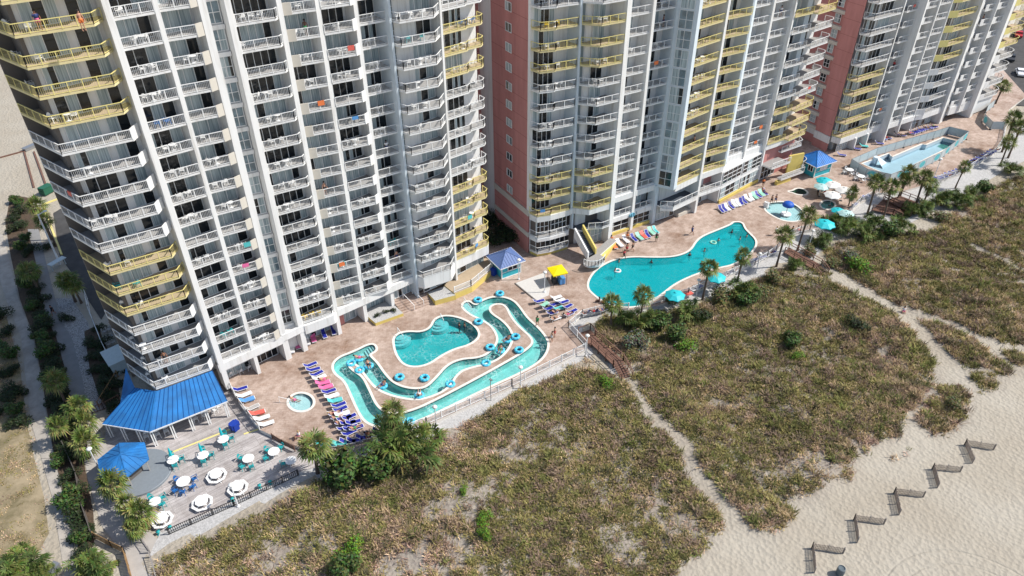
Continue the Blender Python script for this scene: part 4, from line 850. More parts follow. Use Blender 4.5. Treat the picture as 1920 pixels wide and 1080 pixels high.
lounger_row('from left, glass front behind the big pool', zz(980, 230, 4, [(685, 925), (725, 912), (775, 878), (835, 868), (875, 860), (910, 850), (938, 840), (968, 822), (1000, 812)]), DR, G0, ['navy', 'navy', 'sling_white', 'navy', 'navy', 'navy', 'navy', 'sling_white', 'towel_teal'], {0: 'towel_orange', 1: 'towel_white', 4: 'towel_green', 5: 'towel_red', 7: 'towel_green'})
lounger_row('from left, long row beyond the big pool', zz(1220, 180, 4.153, seq((548, 888), (890, 752), 14)), ang((1351, 392), (1360, 400)), G0, ['navy', 'navy', 'sling_white', 'navy', 'navy', 'sling_white', 'navy'], {4: 'towel_white', 8: 'towel_white', 10: 'towel_green', 12: 'towel_green'})
lounger_row('from left inside the curved fence, big pool end', zz(1380, 380, 6, [(110, 690), (165, 668), (205, 650), (290, 612), (345, 575), (400, 562)]), UR2, G0, towels={4: 'towel_white'})
lounger_row('from left around the big pool umbrellas', zz(1080, 400, 4.909, [(1030, 745), (1085, 700), (1125, 680), (1375, 565), (1420, 545), (1470, 525)]), UR2, G0, ['navy', 'sling_white', 'navy', 'sling_white', 'navy', 'sling_white'], {0: 'towel_red'})
lounger_row('from left, fence row facing the drained pool', zz(1560, 200, 4.909, seq((985, 660), (1178, 585), 7)), R(110), G0)
lounger_row('from left, corner row past the drained pool', zz(1560, 200, 4.909, seq((1290, 518), (1490, 405), 9)), R(110), G0)
lounger_row('from left under the right tower', zz(1560, 200, 4.909, [(85, 442), (225, 388), (290, 362), (435, 335), (465, 305), (510, 290), (605, 255), (640, 262)]), R(-50), G0, towels={2: 'towel_teal'})
lounger_row('from left, tight row under the right tower', zz(1560, 200, 4.909, seq((725, 245), (935, 182), 10)), R(-50), G0)
lounger_row('near the umbrellas past the splash pool', zz(1360, 250, 5.143, [(1000, 510), (1060, 545), (1120, 565), (1010, 600), (1065, 605), (1240, 690), (1330, 620), (1370, 612)]), R(10), G0, ['sling_white', 'sling_white', 'sling_white', 'sling_white', 'navy', 'navy', 'navy', 'navy'])

# ---- umbrellas
def make_umbrella(open_=True):
    r = thing('umbrella' if open_ else 'closed_umbrella', 'x', 'umbrella'); p = MB(); p.tube([(0, 0, 0), (0, 0, 2.6)], .03, 8); p.build('pole', 'pole_white', r)
    c = MB()
    if open_:
        n = 8; ring = [(1.5 * math.cos(2 * PI * i / n), 1.5 * math.sin(2 * PI * i / n)) for i in range(n)]
        for i in range(n):
            a, b = ring[i], ring[(i + 1) % n]; m = ((a[0] + b[0]) * .47, (a[1] + b[1]) * .47)
            c.add([(0, 0, 2.62), (a[0] * .5, a[1] * .5, 2.46), (b[0] * .5, b[1] * .5, 2.46)], [(0, 1, 2)]); c.add([(a[0] * .5, a[1] * .5, 2.46), (a[0], a[1], 2.1), (m[0], m[1], 2.13), (b[0], b[1], 2.1), (b[0] * .5, b[1] * .5, 2.46)], [(0, 1, 2, 3, 4)])
            c.add([(a[0], a[1], 2.1), (m[0], m[1], 2.13), (b[0], b[1], 2.1), (b[0], b[1], 1.98), (m[0], m[1], 2.01), (a[0], a[1], 1.98)], [(0, 1, 2, 3, 4, 5)])
            p2 = MB(); 
        c.lathe([(0.22, 2.60), (0.16, 2.68), (0.0, 2.72)], 8)
    else: c.lathe([(0.06, 1.35), (0.17, 1.45), (0.15, 1.9), (0.10, 2.4), (0.03, 2.65)], 8)
    c.build('canopy', 'umbrella_teal', r); b = MB(); b.lathe([(0.0, .06), (.24, .05), (.26, .0)], 12); b.build('base', 'plastic_dark', r); return r
UO = make_umbrella(); UC = make_umbrella(False)
for px, py, col, s, lab in ((1266, 551, 'umbrella_teal', 1.0, 'open teal umbrella at the near right end of the big pool'), (1343, 517, 'umbrella_teal', 1.0, 'open teal umbrella beside the palm along the big pool fence'),
    (1546.6, 336.5, 'umbrella_teal', 1.0, 'open teal umbrella closest to the blue-roofed teal hut'), (1541, 348, 'umbrella_pale', .9, 'pale faded umbrella beside the small green hot tub'), (1562, 344, 'umbrella_white', 1.0, 'white umbrella right behind the teal one near the hut'),
    (1583, 354, 'umbrella_white', 1.0, 'white umbrella farthest right of the cluster near the hut'), (1562, 363, 'umbrella_white', 1.0, 'white umbrella lowest of the cluster, beside two standing people'), (1572, 393, 'umbrella_teal', .8, 'small teal umbrella half hidden behind palm fronds'),
    (1587, 398, 'umbrella_pale', .9, 'pale teal umbrella behind the palmetto thicket'), (1547, 417, 'umbrella_teal', 1.15, 'wide teal umbrella below the splash pool')):
    c = at(px, py, 2.35 * s); o = place(UO, (c.x, c.y, 0), rng.uniform(0, .8), lab, None, s); recolor(child(o, 'canopy'), col)
# ---- tables, chairs
def make_chair(hi=.45):
    m = MB(); w2 = .24
    m.prism([(-w2, -w2), (w2, -w2), (w2 * .95, w2), (-w2 * .95, w2)], hi - .03, hi)
    for x in (-w2, w2):
        for y in (-w2, w2): m.bar((x * 1.05, y * 1.1, 0), (x * .9, y * .9, hi), .045)
        m.bar((x, -w2, hi + .2), (x, w2, hi + .2), .05, .035); m.bar((x, -w2, hi), (x, -w2, hi + .2), .04)
    pts = [(w2 * math.sin(t) * 1.0, w2 + .05 + .04 * (1 - abs(math.sin(t))), hi + .10 + .36 * math.cos(t)) for t in [R(-90 + 20 * i) for i in range(10)]]
    m.add(pts + [(p[0], p[1] + .03, p[2]) for p in pts], [tuple(range(10)), tuple(range(19, 9, -1))] + [(i, i + 10, (i + 1) % 10 + 10, (i + 1) % 10) for i in range(10)])
    return m
CH = make_chair().mesh('plastic_chair', 'plastic_white'); CHB = make_chair(.62).mesh('tall_chair', ['plastic_white'])
def chair(me, loc, rz, label, group, col='plastic_white', name='plastic_chair'):
    o = link(name, me, None, loc); o.rotation_euler = (0, 0, rz); tag(o, label, 'chair', group)
    if col != 'plastic_white': recolor(o, col)
    return o
def make_round(r0=.62, h=.74):
    r = thing('round_table', 'x', 'table'); t = MB(); t.lathe([(0, h), (r0, h), (r0 + .01, h - .02), (r0 - .02, h - .05), (0, h - .05)], 24); t.build('tabletop', 'plastic_white', r)
    for i in range(4): l = MB(); a = PI / 4 + i * PI / 2; l.bar((.42 * math.cos(a), .42 * math.sin(a), 0), (.25 * math.cos(a), .25 * math.sin(a), h - .05), .06); l.build('leg', 'plastic_white', r)
    return r
RT = make_round()
TZ = -0.5
def table_set(px, py, lab, chairs, col, closed=None, s=1.0, z=TZ, rs=.85, hi=False):
    c = at(px, py, z + .74 * s); s *= .9; o = place(RT, (c.x, c.y, z), 0, 'round white table ' + lab, 'round white tables', s)
    for j, a in enumerate(chairs):
        a = R(a); chair(CHB if hi else CH, (c.x + rs * math.cos(a), c.y + rs * math.sin(a), z), a - PI / 2, f"{'teal' if 'teal' in col else 'blue' if 'blue' in col else 'white'} chair {ORD[j]} at table {lab}", 'chairs around the round tables', col)
    if closed:
        q = place(UC, (c.x, c.y, z + .02), 0, 'closed teal umbrella in the round table ' + lab, 'closed umbrellas in the terrace tables')
table_set(323.6, 860.6, 'left of the three with closed umbrellas', (-100, -20, 80), 'plastic_teal', 1, hi=True, s=1.15)
table_set(380, 852, 'in the middle of the three with closed umbrellas', (-110, -30, 70), 'plastic_teal', 1, hi=True, s=1.15)
table_set(418, 822, 'right of the three with closed umbrellas', (-100, -20, 60), 'plastic_teal', 1, hi=True, s=1.15)
table_set(343, 901, 'with the dark blue chairs nearest the blue gazebo', (-120, -60, 0, 110, 190), 'plastic_blue', s=1.3, rs=1.1)
table_set(465, 858, 'by the shade line in the middle of the terrace', (200, 120, -100), 'plastic_teal', s=1.15, rs=1.05)
table_set(513, 845, 'at the wooden ramp wall end', (180, 110, 20), 'plastic_teal', s=1.15, rs=1.05)
table_set(290, 939, 'between gazebo and boardwalk palms', (-60, 10, 100), 'plastic_teal', hi=True, s=1.1)
table_set(545, 862, 'half under the palm on the terrace', (150,), 'plastic_teal', s=1.1)
for px, py, lab in ((1594, 317, 'farther from the palms, outside the pool screens'), (1615, 329, 'nearer the palms, outside the pool screens')): table_set(px, py, lab, (-120, -30, 60, 150), 'plastic_white', z=0, s=1.2, rs=1.0)
def make_picnic():
    r = thing('picnic_table', 'x', 'picnic table'); oct_ = [(math.cos(PI / 8 + i * PI / 4), math.sin(PI / 8 + i * PI / 4)) for i in range(8)]
    t = MB(); t.prism([(x * .78, y * .78) for x, y in oct_], .70, .75); t.build('tabletop', 'plastic_white', r)
    for i in range(4):
        b = MB(); a = i * PI / 2; P = lambda u, v: (u * math.cos(a) - v * math.sin(a), u * math.sin(a) + v * math.cos(a))
        rp = lambda r, d: P(r * math.cos(R(d)), r * math.sin(R(d)))
        b.prism([rp(1.20, -43), rp(1.30, -22.5), rp(1.30, 22.5), rp(1.20, 43), rp(.88, 43), rp(.95, 22.5), rp(.95, -22.5), rp(.88, -43)], .42, .46); b.build('bench', 'plastic_white', r)
        l = MB(); p, q = P(1.15, 0), P(.3, 0); l.bar((p[0], p[1], 0), (q[0], q[1], .70), .08); l.bar((p[0], p[1], .40), (0, 0, .40), .07); l.build('leg', 'plastic_white', r)
    return r
PT = make_picnic()
for px, py, lab in ((405, 889, 'farthest from the boardwalk'), (445, 912, 'at the terrace lamp post'), (378, 940, 'in the middle of the terrace edge'), (303, 972, 'at the terrace corner by the boardwalk palms')):
    c = at(px, py, TZ + .6); place(PT, (c.x, c.y, TZ), rng.uniform(0, .5), 'white octagonal picnic table ' + lab, 'white picnic tables on the wooden terrace', .88)
for j, (px, py) in enumerate(((435, 935), (296, 997), (318, 988), (486, 910), (506, 903))):
    c = at(px, py, TZ + .4); m = MB(); m.lathe([(0, .45), (.22, .45), (.2, .40), (.06, .38), (.06, .05), (.2, 0)], 10); tag(m.build('stool', 'plastic_teal', None, True, (c.x, c.y, TZ)), ('small teal stool by the terrace lamp post', 'small teal stool left of the corner picnic table', 'small teal stool right of the corner picnic table', 'left of two teal stools by the dark terrace fence', 'right of two teal stools by the dark terrace fence')[j], 'stool', 'teal stools along the terrace edge')
# ---- tubes
def make_tube():
    r = thing('inner_tube', 'x', 'inner tube'); m = MB(); m.torus(.46, .20, (0, 0, .20), 24, 10, 0, 1, 3); m.build('ring', ['tube_pale', 'tube_blue'], r, True)
    h = MB()
    for a in (0.6, 3.74): h.torus(.07, .012, (.46 * math.cos(a), .46 * math.sin(a), .42), 10, 5)
    h.build('handle', 'plastic_white', r, True); return r
TB = make_tube(); TUBES = []
for px, py, dry, lab in ((658, 680, 0, 'at the left tip of the long island, upper'), (674, 693, 0, 'at the left tip of the long island, lower'), (691, 684.5, 0, 'in the lower left channel carrying a bather, upper right of three'), (673, 671, 0, 'in the lower left channel under the entry steps'),
    (717, 722, 0, 'with a bather in the lower channel bend'), (749, 708, 1, 'lying on the deck below the lagoon pool, left'), (796, 709.5, 1, 'lying on the deck below the lagoon pool, right'), (786, 740, 0, 'with a bather, at the bottom of the middle channel'), (844, 719, 0, 'against the island edge in the middle channel'),
    (911, 680, 0, 'in the middle channel under the right lagoon bank'), (919, 652, 1, 'lying on the deck at the channel bend right of the lagoon'), (897, 604, 1, 'lying on the deck above the right lagoon end'), (896, 563, 1, 'on the deck beside the upper river steps'), (937, 551, 1, 'at the very top edge of the river'),
    (951, 636, 0, 'with a bather in the right channel, upper'), (938, 656, 0, 'with a bather in the right channel, lower'), (966.5, 632, 1, 'on the long island, upper of two'), (973, 657, 1, 'on the long island, lower of two'), (752, 787, 0, 'half behind the palm at the lowest river corner'), (768, 789, 0, 'in the lowest river corner right of the palm')):
    c = at(px, py, .12); place(TB, (c.x, c.y, 0.02 if dry else -0.19), rng.uniform(0, 6), 'blue inner tube ' + lab, 'blue inner tubes of the lazy river'); TUBES.append(c)
# ---- people
def skin_mesh(name, J, E, root=0):
    me = bpy.data.meshes.new(name); me.from_pydata([j[:3] for j in J], [], []) if False else me.from_pydata([j[:3] for j in J], E, [])
    o = bpy.data.objects.new(name, me); C.objects.link(o); s = o.modifiers.new('s', 'SKIN'); u = o.modifiers.new('u', 'SUBSURF'); u.levels = u.render_levels = 1
    for v, j in zip(me.skin_vertices[0].data, J): v.radius = (j[3], j[4] if len(j) > 4 else j[3])
    me.skin_vertices[0].data[root].use_root = True
    bpy.context.view_layer.update(); m2 = bpy.data.meshes.new_from_object(o.evaluated_get(bpy.context.evaluated_depsgraph_get())); bpy.data.objects.remove(o)
    m2.name = name; m2.materials.clear(); m2.materials.append(MATS['skin_a']); m2.polygons.foreach_set('use_smooth', [True] * len(m2.polygons)); return m2
def body(pose):
    """joints facing -y; returns named points"""
    V_ = Vector
    if pose == 'stand': pel = V_((0, 0, .93)); ch = V_((0, .01, 1.30)); nk = V_((0, .01, 1.47)); hd = V_((0, -.01, 1.62)); kn = [V_((-.10, -.01, .50)), V_((.11, -.03, .50))]; an = [V_((-.11, .03, .08)), V_((.12, .0, .08))]; el = [V_((-.27, .03, 1.13)), V_((.27, .02, 1.13))]; ha = [V_((-.28, -.07, .90)), V_((.29, -.08, .90))]
    elif pose == 'walk': pel = V_((0, 0, .90)); ch = V_((0, -.02, 1.27)); nk = V_((0, -.03, 1.44)); hd = V_((0, -.06, 1.59)); kn = [V_((-.10, -.22, .52)), V_((.10, .02, .49))]; an = [V_((-.10, -.25, .09)), V_((.10, .34, .14))]; el = [V_((-.26, .15, 1.13)), V_((.26, -.10, 1.12))]; ha = [V_((-.26, .10, .88)), V_((.25, -.28, .95))]
    elif pose == 'sit': pel = V_((0, 0, .12)); ch = V_((0, .05, .48)); nk = V_((0, .04, .65)); hd = V_((0, .01, .80)); kn = [V_((-.14, -.44, .16)), V_((.15, -.42, .18))]; an = [V_((-.13, -.52, -.24)), V_((.14, -.50, -.24))]; el = [V_((-.28, .10, .33)), V_((.28, .08, .33))]; ha = [V_((-.26, -.04, .10)), V_((.22, -.26, .22))]
    else: pel = V_((0, 0, .12)); ch = V_((0, .33, .30)); nk = V_((0, .47, .40)); hd = V_((0, .60, .48)); kn = [V_((-.13, -.42, .22)), V_((.14, -.42, .16))]; an = [V_((-.13, -.82, .10)), V_((.15, -.84, .09))]; el = [V_((-.30, .22, .20)), V_((.30, .20, .20))]; ha = [V_((-.30, -.03, .18)), V_((.26, -.04, .24))]
    return pel, ch, nk, hd, kn, an, el, ha
def make_person(pose, top):
    pel, ch, nk, hd, kn, an, el, ha = body(pose); up = (ch - pel).normalized(); J = []; E = []
    def add(p, r, r2=None, par=None):
        J.append((*p, r, r2 or r)); i = len(J) - 1
        if par is not None: E.append((par, i))
        return i
    p = add(pel, .15, .11); b = add(pel.lerp(ch, .5), .125, .095, p); c = add(ch, .155, .11, b); s = add(ch.lerp(nk, .6), .10, .08, c); n = add(nk, .055, None, s); fwd = Vector((0, -1, 0)); h0 = add(hd + Vector((0, 0, -.04)), .08, .085, n); h1 = add(hd + Vector((0, 0, .06)), .095, .10, h0)
    add(hd + fwd * .115 + Vector((0, 0, -.01)), .018, None, h0)
    for k in (0, 1):
        sx = -1 if k == 0 else 1
        hp = add(pel + Vector((sx * .10, 0, -.05)), .095, None, p); kk = add(kn[k], .062, None, hp); cf = add(kn[k].lerp(an[k], .35), .058, None, kk); a = add(an[k], .038, None, cf); add(an[k] + (fwd * .17 + Vector((0, 0, -.05)) if pose != 'lie' else Vector((0, -.05, .16))), .032, None, a)
        sh = add(ch.lerp(nk, .45) + Vector((sx * .17, 0, 0)), .058, None, s); e = add(el[k], .042, None, sh); wr = add(ha[k], .028, None, e)
        d = (ha[k] - el[k]).normalized(); pm = add(ha[k] + d * .07, .034, .02, wr); sd_ = d.cross(Vector((0, 0, 1)) if abs(d.z) < .9 else Vector((0, 1, 0))).normalized()
        for f, ln in zip((-1.5, -.5, .5, 1.5), (.065, .08, .085, .07)): add(ha[k] + d * (.09 + ln) + sd_ * f * .02, .009, None, pm)
        add(ha[k] + d * .07 + sd_ * .055, .010, None, wr)
    me = skin_mesh('body', J, E)
    r = thing('person', 'x', 'person'); link('body', me, r)
    cl = MB(); thigh = [pel.lerp(k_, .42) + Vector((sx * .06, 0, 0)) for k_, sx in zip(kn, (-1, 1))]
    cl.tube([pel - up * .10, pel + up * .02, pel + up * .12], [.155, .185, .165], 12)
    for k, sx in ((0, -1), (1, 1)): cl.tube([pel + Vector((sx * .085, 0, -.03)), pel.lerp(kn[k], .55) + Vector((sx * .05, 0, 0))], [.118, .105], 10)
    cl.build('shorts', 'cloth_navy', r, True)
    if top:
        t = MB(); t.tube([pel + up * .10, ch, ch.lerp(nk, .62)], [.165, .185, .12], 12)
        for k, sx in ((0, -1), (1, 1)): t.tube([ch.lerp(nk, .5) + Vector((sx * .13, 0, 0)), (ch.lerp(nk, .45) + Vector((sx * .17, 0, 0))).lerp(el[k], .75)], [.085, .068], 8)
        t.build('shirt', 'cloth_white', r, True)
    hr = MB(); hr.lathe([(.10, -.03), (.118, .03), (.112, .09), (.07, .145), (.0, .16)], 12, (hd.x, hd.y + .02, hd.z)); hr.build('hair', 'hair_dark', r, True)
    for sx in (-.033, .033): e_ = MB(); e_.lathe([(0, .012), (.011, 0), (0, -.012)], 6, (hd.x + sx, hd.y - .098, hd.z + .02)); e_.build('eye', 'cloth_black', r)
    return r
PP = {(p, t): None for p in ('stand', 'walk', 'sit', 'lie') for t in (0, 1)}
def person(px, py, z, pose, rz, top, skin, c1, c2, label, hair='hair_dark', zo_=0.0, group=None):
    if PP[(pose, top)] is None: PP[(pose, top)] = make_person(pose, top)
    c = at(px, py, z); o = place(PP[(pose, top)], (c.x, c.y, z + zo_), rz, label, group)
    recolor(child(o, 'body'), skin); recolor(child(o, 'shorts'), c1); recolor(child(o, 'hair'), hair)
    if top: recolor(child(o, 'shirt'), c2)
    return o
for a in ((1296.5, 440, 0, 'walk', R(40), 1, 'skin_b', 'cloth_navy', 'cloth_navy', 'person in dark blue shirt and shorts walking alone above the big pool'), (1230, 453, 0, 'stand', R(-50), 1, 'skin_c', 'cloth_green', 'cloth_black', 'person in dark clothes standing in front of the lounger row'),
    (1186, 470, 0, 'walk', R(200), 0, 'skin_b', 'cloth_black', 0, 'shirtless person in black shorts, right of three above the big pool'), (1175, 473, 0, 'stand', R(160), 0, 'skin_b', 'cloth_red', 0, 'bather in red trunks, middle of three above the big pool'), (1169.5, 485, 0, 'walk', R(30), 1, 'skin_c', 'cloth_black', 'cloth_red', 'person in a red top stepping to the big pool edge'),
    (1007.5, 610, 0, 'walk', R(-60), 1, 'skin_b', 'cloth_green', 'cloth_green', 'person in green walking along the right river bank'), (1035, 640, 0, 'stand', R(-100), 0, 'skin_a', 'cloth_white', 0, 'bather in pale shorts, nearer of two by the river'), (1040, 632, 0, 'stand', R(-120), 0, 'skin_a', 'cloth_red', 0, 'bather in red swimwear, farther of two by the river'),
    (1532, 366, 0, 'stand', R(60), 1, 'skin_c', 'cloth_black', 'cloth_black', 'person all in black standing by the green hot tub'), (1543.5, 370, 0, 'walk', R(200), 1, 'skin_b', 'cloth_black', 'cloth_red', 'person in red shirt walking beside the person in black'), (1453.3, 441, 0, 'walk', R(30), 1, 'skin_a', 'cloth_white', 'cloth_white', 'person in white walking below the splash pool', 'hair_blond'),
    (1445.5, 382, 0, 'walk', R(90), 0, 'skin_b', 'cloth_black', 0, 'bather left of two at the splash pool rim'), (1453, 381, 0, 'walk', R(90), 0, 'skin_b', 'cloth_navy', 0, 'bather right of two at the splash pool rim'), (1598, 371, 0, 'stand', R(0), 1, 'skin_b', 'cloth_black', 'cloth_white', 'person standing by the short palm past the umbrellas'),
    (1430, 350, 0, 'stand', R(-60), 1, 'skin_b', 'cloth_black', 'cloth_orange', 'person in orange standing at the end of the long lounger row'), (1176, 449, 0, 'stand', R(-40), 0, 'skin_b', 'cloth_orange', 0, 'bather in orange shorts between loungers at the glass front'), (102, 590, -.4, 'walk', R(-40), 1, 'skin_b', 'cloth_black', 'cloth_black', 'person in dark clothes walking the shaded side path')): person(*a)
for a in ((1123, 566, .03, 'sit', R(200), 0, 'skin_c', 'cloth_black', 0, 'bather in black sitting on the near left rim of the big pool'), (1132.5, 568, .03, 'sit', R(190), 1, 'skin_b', 'cloth_red', 'cloth_red', 'bather in red sitting on the near left rim of the big pool'),
    (1486, 433, .03, 'sit', R(60), 0, 'skin_b', 'cloth_black', 0, 'tanned bather sitting on the curb, left of two by the palm'), (1496, 432, .03, 'sit', R(40), 0, 'skin_a', 'cloth_red', 0, 'sunburnt bather sitting on the curb, right of two by the palm'), (690, 819, .33, 'sit', R(-40), 0, 'skin_b', 'cloth_black', 0, 'bather in black sitting on a lounger by the near fence'),
    (1694, 584, -.2, 'sit', R(-60), 1, 'skin_a', 'cloth_pink', 'cloth_white', 'person in white and pink sitting in the dune path'), (560, 818, .35, 'sit', R(-100), 1, 'skin_a', 'cloth_pink', 'cloth_white', 'person in white top sitting by the wooden ramp wall', 'hair_blond'), (1146, 450, .33, 'sit', R(-60), 1, 'skin_a', 'cloth_orange', 'cloth_orange', 'person in bright orange on the leftmost lounger at the glass front'),
    (1400, 494, .36, 'lie', UR2 + PI / 2, 0, 'skin_a', 'cloth_red', 0, 'sunburnt bather lying by the curved fence under the palm'), (552, 751, -.3, 'lie', R(30), 0, 'skin_a', 'cloth_pink', 0, 'bather in pink lying in the round shallow pool'), (1040, 585, .36, 'lie', UR2 + PI / 2, 0, 'skin_a', 'cloth_black', 0, 'bather lying on the white lounger nearest the zigzag fence'),
    (607, 712, .36, 'lie', UR + PI / 2, 0, 'skin_a', 'cloth_pink', 0, 'bather lying among the pink towels')): person(*a)
for i, (px, py, sk, hr_, lab) in enumerate(((1153.5, 508, 'skin_b', 'hair_dark', 'holding the white ring float'), (1161, 491, 'skin_b', 'hair_dark', 'near the left rim under the person in red'), (1221, 493, 'skin_c', 'hair_dark', 'at the middle of the upper rim'), (1293, 479, 'skin_b', 'hair_dark', 'at the narrow waist of the pool'), (1321, 471, 'skin_b', 'hair_dark', 'just past the narrow waist'),
    (1347, 452, 'skin_a', 'hair_dark', 'right of the green float'), (1372, 436, 'skin_c', 'hair_dark', 'below the far entry steps'), (1387.5, 449, 'skin_a', 'hair_dark', 'in the middle of the far lobe'), (1400, 444, 'skin_b', 'hair_dark', 'at the far right wall'), (1315, 495, 'skin_a', 'hair_dark', 'behind the tall palm crown'), (1345, 499, 'skin_a', 'hair_blond', 'at the near rim right of the tall palm'),
    (871, 611, 'skin_b', 'hair_dark', 'right'), (861, 611, 'skin_b', 'hair_dark', 'left'))):
    pool_ = f'bather wading in the big pool {lab}' if i < 11 else f'bather wading at the top of the lagoon pool, {lab} of two'
    person(px, py, -.12, 'stand', rng.uniform(0, 6), i % 3 == 0, sk, 'cloth_navy', 'cloth_black', pool_, hr_, -1.15)
for j, (i, sk) in enumerate(((2, 'skin_a'), (3, 'skin_a'), (4, 'skin_b'), (7, 'skin_a'), (14, 'skin_b'), (15, 'skin_b'))):
    c = TUBES[i]; o = person(900, 600, 0, 'lie', rng.uniform(0, 6), 0, sk, ('cloth_black', 'cloth_pink', 'cloth_navy', 'cloth_white', 'cloth_black', 'cloth_green')[j], 0, 'bather reclining in the tube ' + ('in the lower left channel, upper right', 'under the left entry steps', 'in the lower channel bend', 'at the bottom of the middle channel', 'in the right channel, upper', 'in the right channel, lower')[j]); o.location = (c.x, c.y, .10)
for x, y, z, ax, lab in SUNBATHERS:
    k = int(rng.integers(5)); cn = ('cloth_red', 'cloth_black', 'cloth_pink', 'cloth_navy', 'cloth_green')[k]
    o = person(900, 600, 0, 'lie', 0, 0, ('skin_a', 'skin_a', 'skin_b', 'skin_c')[int(rng.integers(4))], cn, 0, f"sunbather in {cn[6:]}, {lab}", ('hair_dark', 'hair_blond')[int(rng.random() < .3)], 0, 'sunbathers on the loungers'); o.location = (x, y, z + .30); o.rotation_euler = (0, 0, ax + PI / 2)
for px, py, m_, lab in ((1158, 507, 'plastic_white', 'white ring float beside a bather in the big pool'), (1337.5, 454, 'towel_green', 'green ring float in the far half of the big pool')):
    c = at(px, py, 0); m = MB(); m.torus(.42, .14, (0, 0, .0), 20, 8); tag(m.build('ring_float', m_, None, True, (c.x, c.y, -.06)), lab, 'float')
# ================================================================== PLANTS
attr_mat('foliage', 0.6); attr_mat('dune_grass', 0.9); mat('palm_trunk', (0.17, 0.125, 0.095), 0.95, 0.5, 6.0, 0.8, 18); mat('stem', (0.13, 0.09, 0.06), 0.9)
class TM(MB):
    def __init__(s): super().__init__(); s.t = []
    def addt(s, vs, fs, c): s.add(vs, fs); s.t += [c] * len(vs)
    def mesh(s, name, mats, smooth=False):
        me = super().mesh(name, mats, smooth); a = me.color_attributes.new('tint', 'FLOAT_COLOR', 'POINT')
        a.data.foreach_set('color', np.array([(*c, 1) for c in s.t], np.float32).reshape(-1)); return me
def fan(tm, base, az, el, lp, lb, col, r, nseg=11, droop=.5):
    d = Vector((math.cos(az) * math.cos(el), math.sin(az) * math.cos(el), math.sin(el))); side = Vector((-math.sin(az), math.cos(az), 0)); up = side.cross(d) * -1
    if up.z < 0: up = -up
    tip = base + d * lp + Vector((0, 0, -.10 * lp)); w_ = side * .025
    tm.addt([base - w_, base + w_, tip + w_, tip - w_], [(0, 1, 2, 3)], tuple(c * .9 for c in col))
    for i in range(nseg):
        a = (i / (nseg - 1) - .5) * R(230); u = d * math.cos(a) + side * math.sin(a) + up * .12 * math.cos(a * 2)
        L = lb * (1 - .18 * abs(a)) * r.uniform(.85, 1.1); p1 = tip + u * L * .55; p2 = tip + u * L + Vector((0, 0, -droop * L * r.uniform(.3, 1))); n = u.cross(up).normalized() * lb * .075
        c = tuple(max(0, q * r.uniform(.75, 1.25)) for q in col); c2 = tuple(q * .6 + o * .4 for q, o in zip(c, (.30, .29, .11)))
        o = len(tm.v); tm.addt([tip, p1 - n, p1 + n], [(0, 1, 2)], c); tm.v.append(tuple(p2)); tm.t.append(c2); tm.f.append((o + 1, o + 3, o + 2)); tm.m.append(0)
def crown(seed, n, lp, lb, low=-35, greens=((.075, .115, .025), (.14, .17, .04), (.21, .22, .07)), dead=5, droop=.5):
    r = random.Random(seed); tm = TM()
    for i in range(n):
        t = i / n; el = R(80 + (low - 80) * t ** .8 + r.uniform(-8, 8)); az = i * 2.39996 + r.uniform(-.25, .25)
        fan(tm, Vector((0, 0, .0)), az, el, lp * r.uniform(.8, 1.15), lb * r.uniform(.85, 1.15), greens[min(2, int(r.random() * 3))], r, droop=droop * (.5 + t))
    for i in range(dead): fan(tm, Vector((0, 0, -.15)), r.uniform(0, 6.3), R(r.uniform(-75, -50)), lp * .7, lb * .75, (.24, .18, .11), r, 8, .3)
    return tm
def make_palm(seed, h, lean=.3):
    r = thing('palm_tree', 'x', 'palm tree'); rr = random.Random(seed); a = rr.uniform(0, 6.3)
    tr = MB(); pts = [(lean * math.cos(a) * (t ** 1.5), lean * math.sin(a) * (t ** 1.5), h * t) for t in (0, .25, .5, .75, .92, 1.0)]
    tr.tube(pts, [.20, .15, .14, .16, .24, .13], 9)
    for i in range(26):
        t = .72 + .25 * i / 26; b = i * 2.4; c = Vector((lean * math.cos(a) * t ** 1.5, lean * math.sin(a) * t ** 1.5, h * t)); d = Vector((math.cos(b), math.sin(b), .7)); tr.bar(c + d * .1, c + d * .34, .09, .03)
    tr.build('trunk', 'palm_trunk', r)
    o = crown(seed, 30, .9, 1.0).build('crown', 'foliage', r); o.location = pts[-1]; return r
PALMS = {h: make_palm(int(h * 10) + 3, h) for h in (2.0, 3.2, 4.5, 6.0)}
def palm(px, py, h, lab, s=1.0, group='palms along the dune edge', dz=-.4):
    k = min(PALMS, key=lambda q: abs(q - h)); sz = h / k * .35 + .65; c = at(px, py, h + dz); z = gz(c.x, c.y) if gz(c.x, c.y) > -2 else dz
    return place(PALMS[k], (c.x, c.y, z - .02), rng.uniform(0, 6.2), lab, group, (s, s, (h - z + dz) / k))
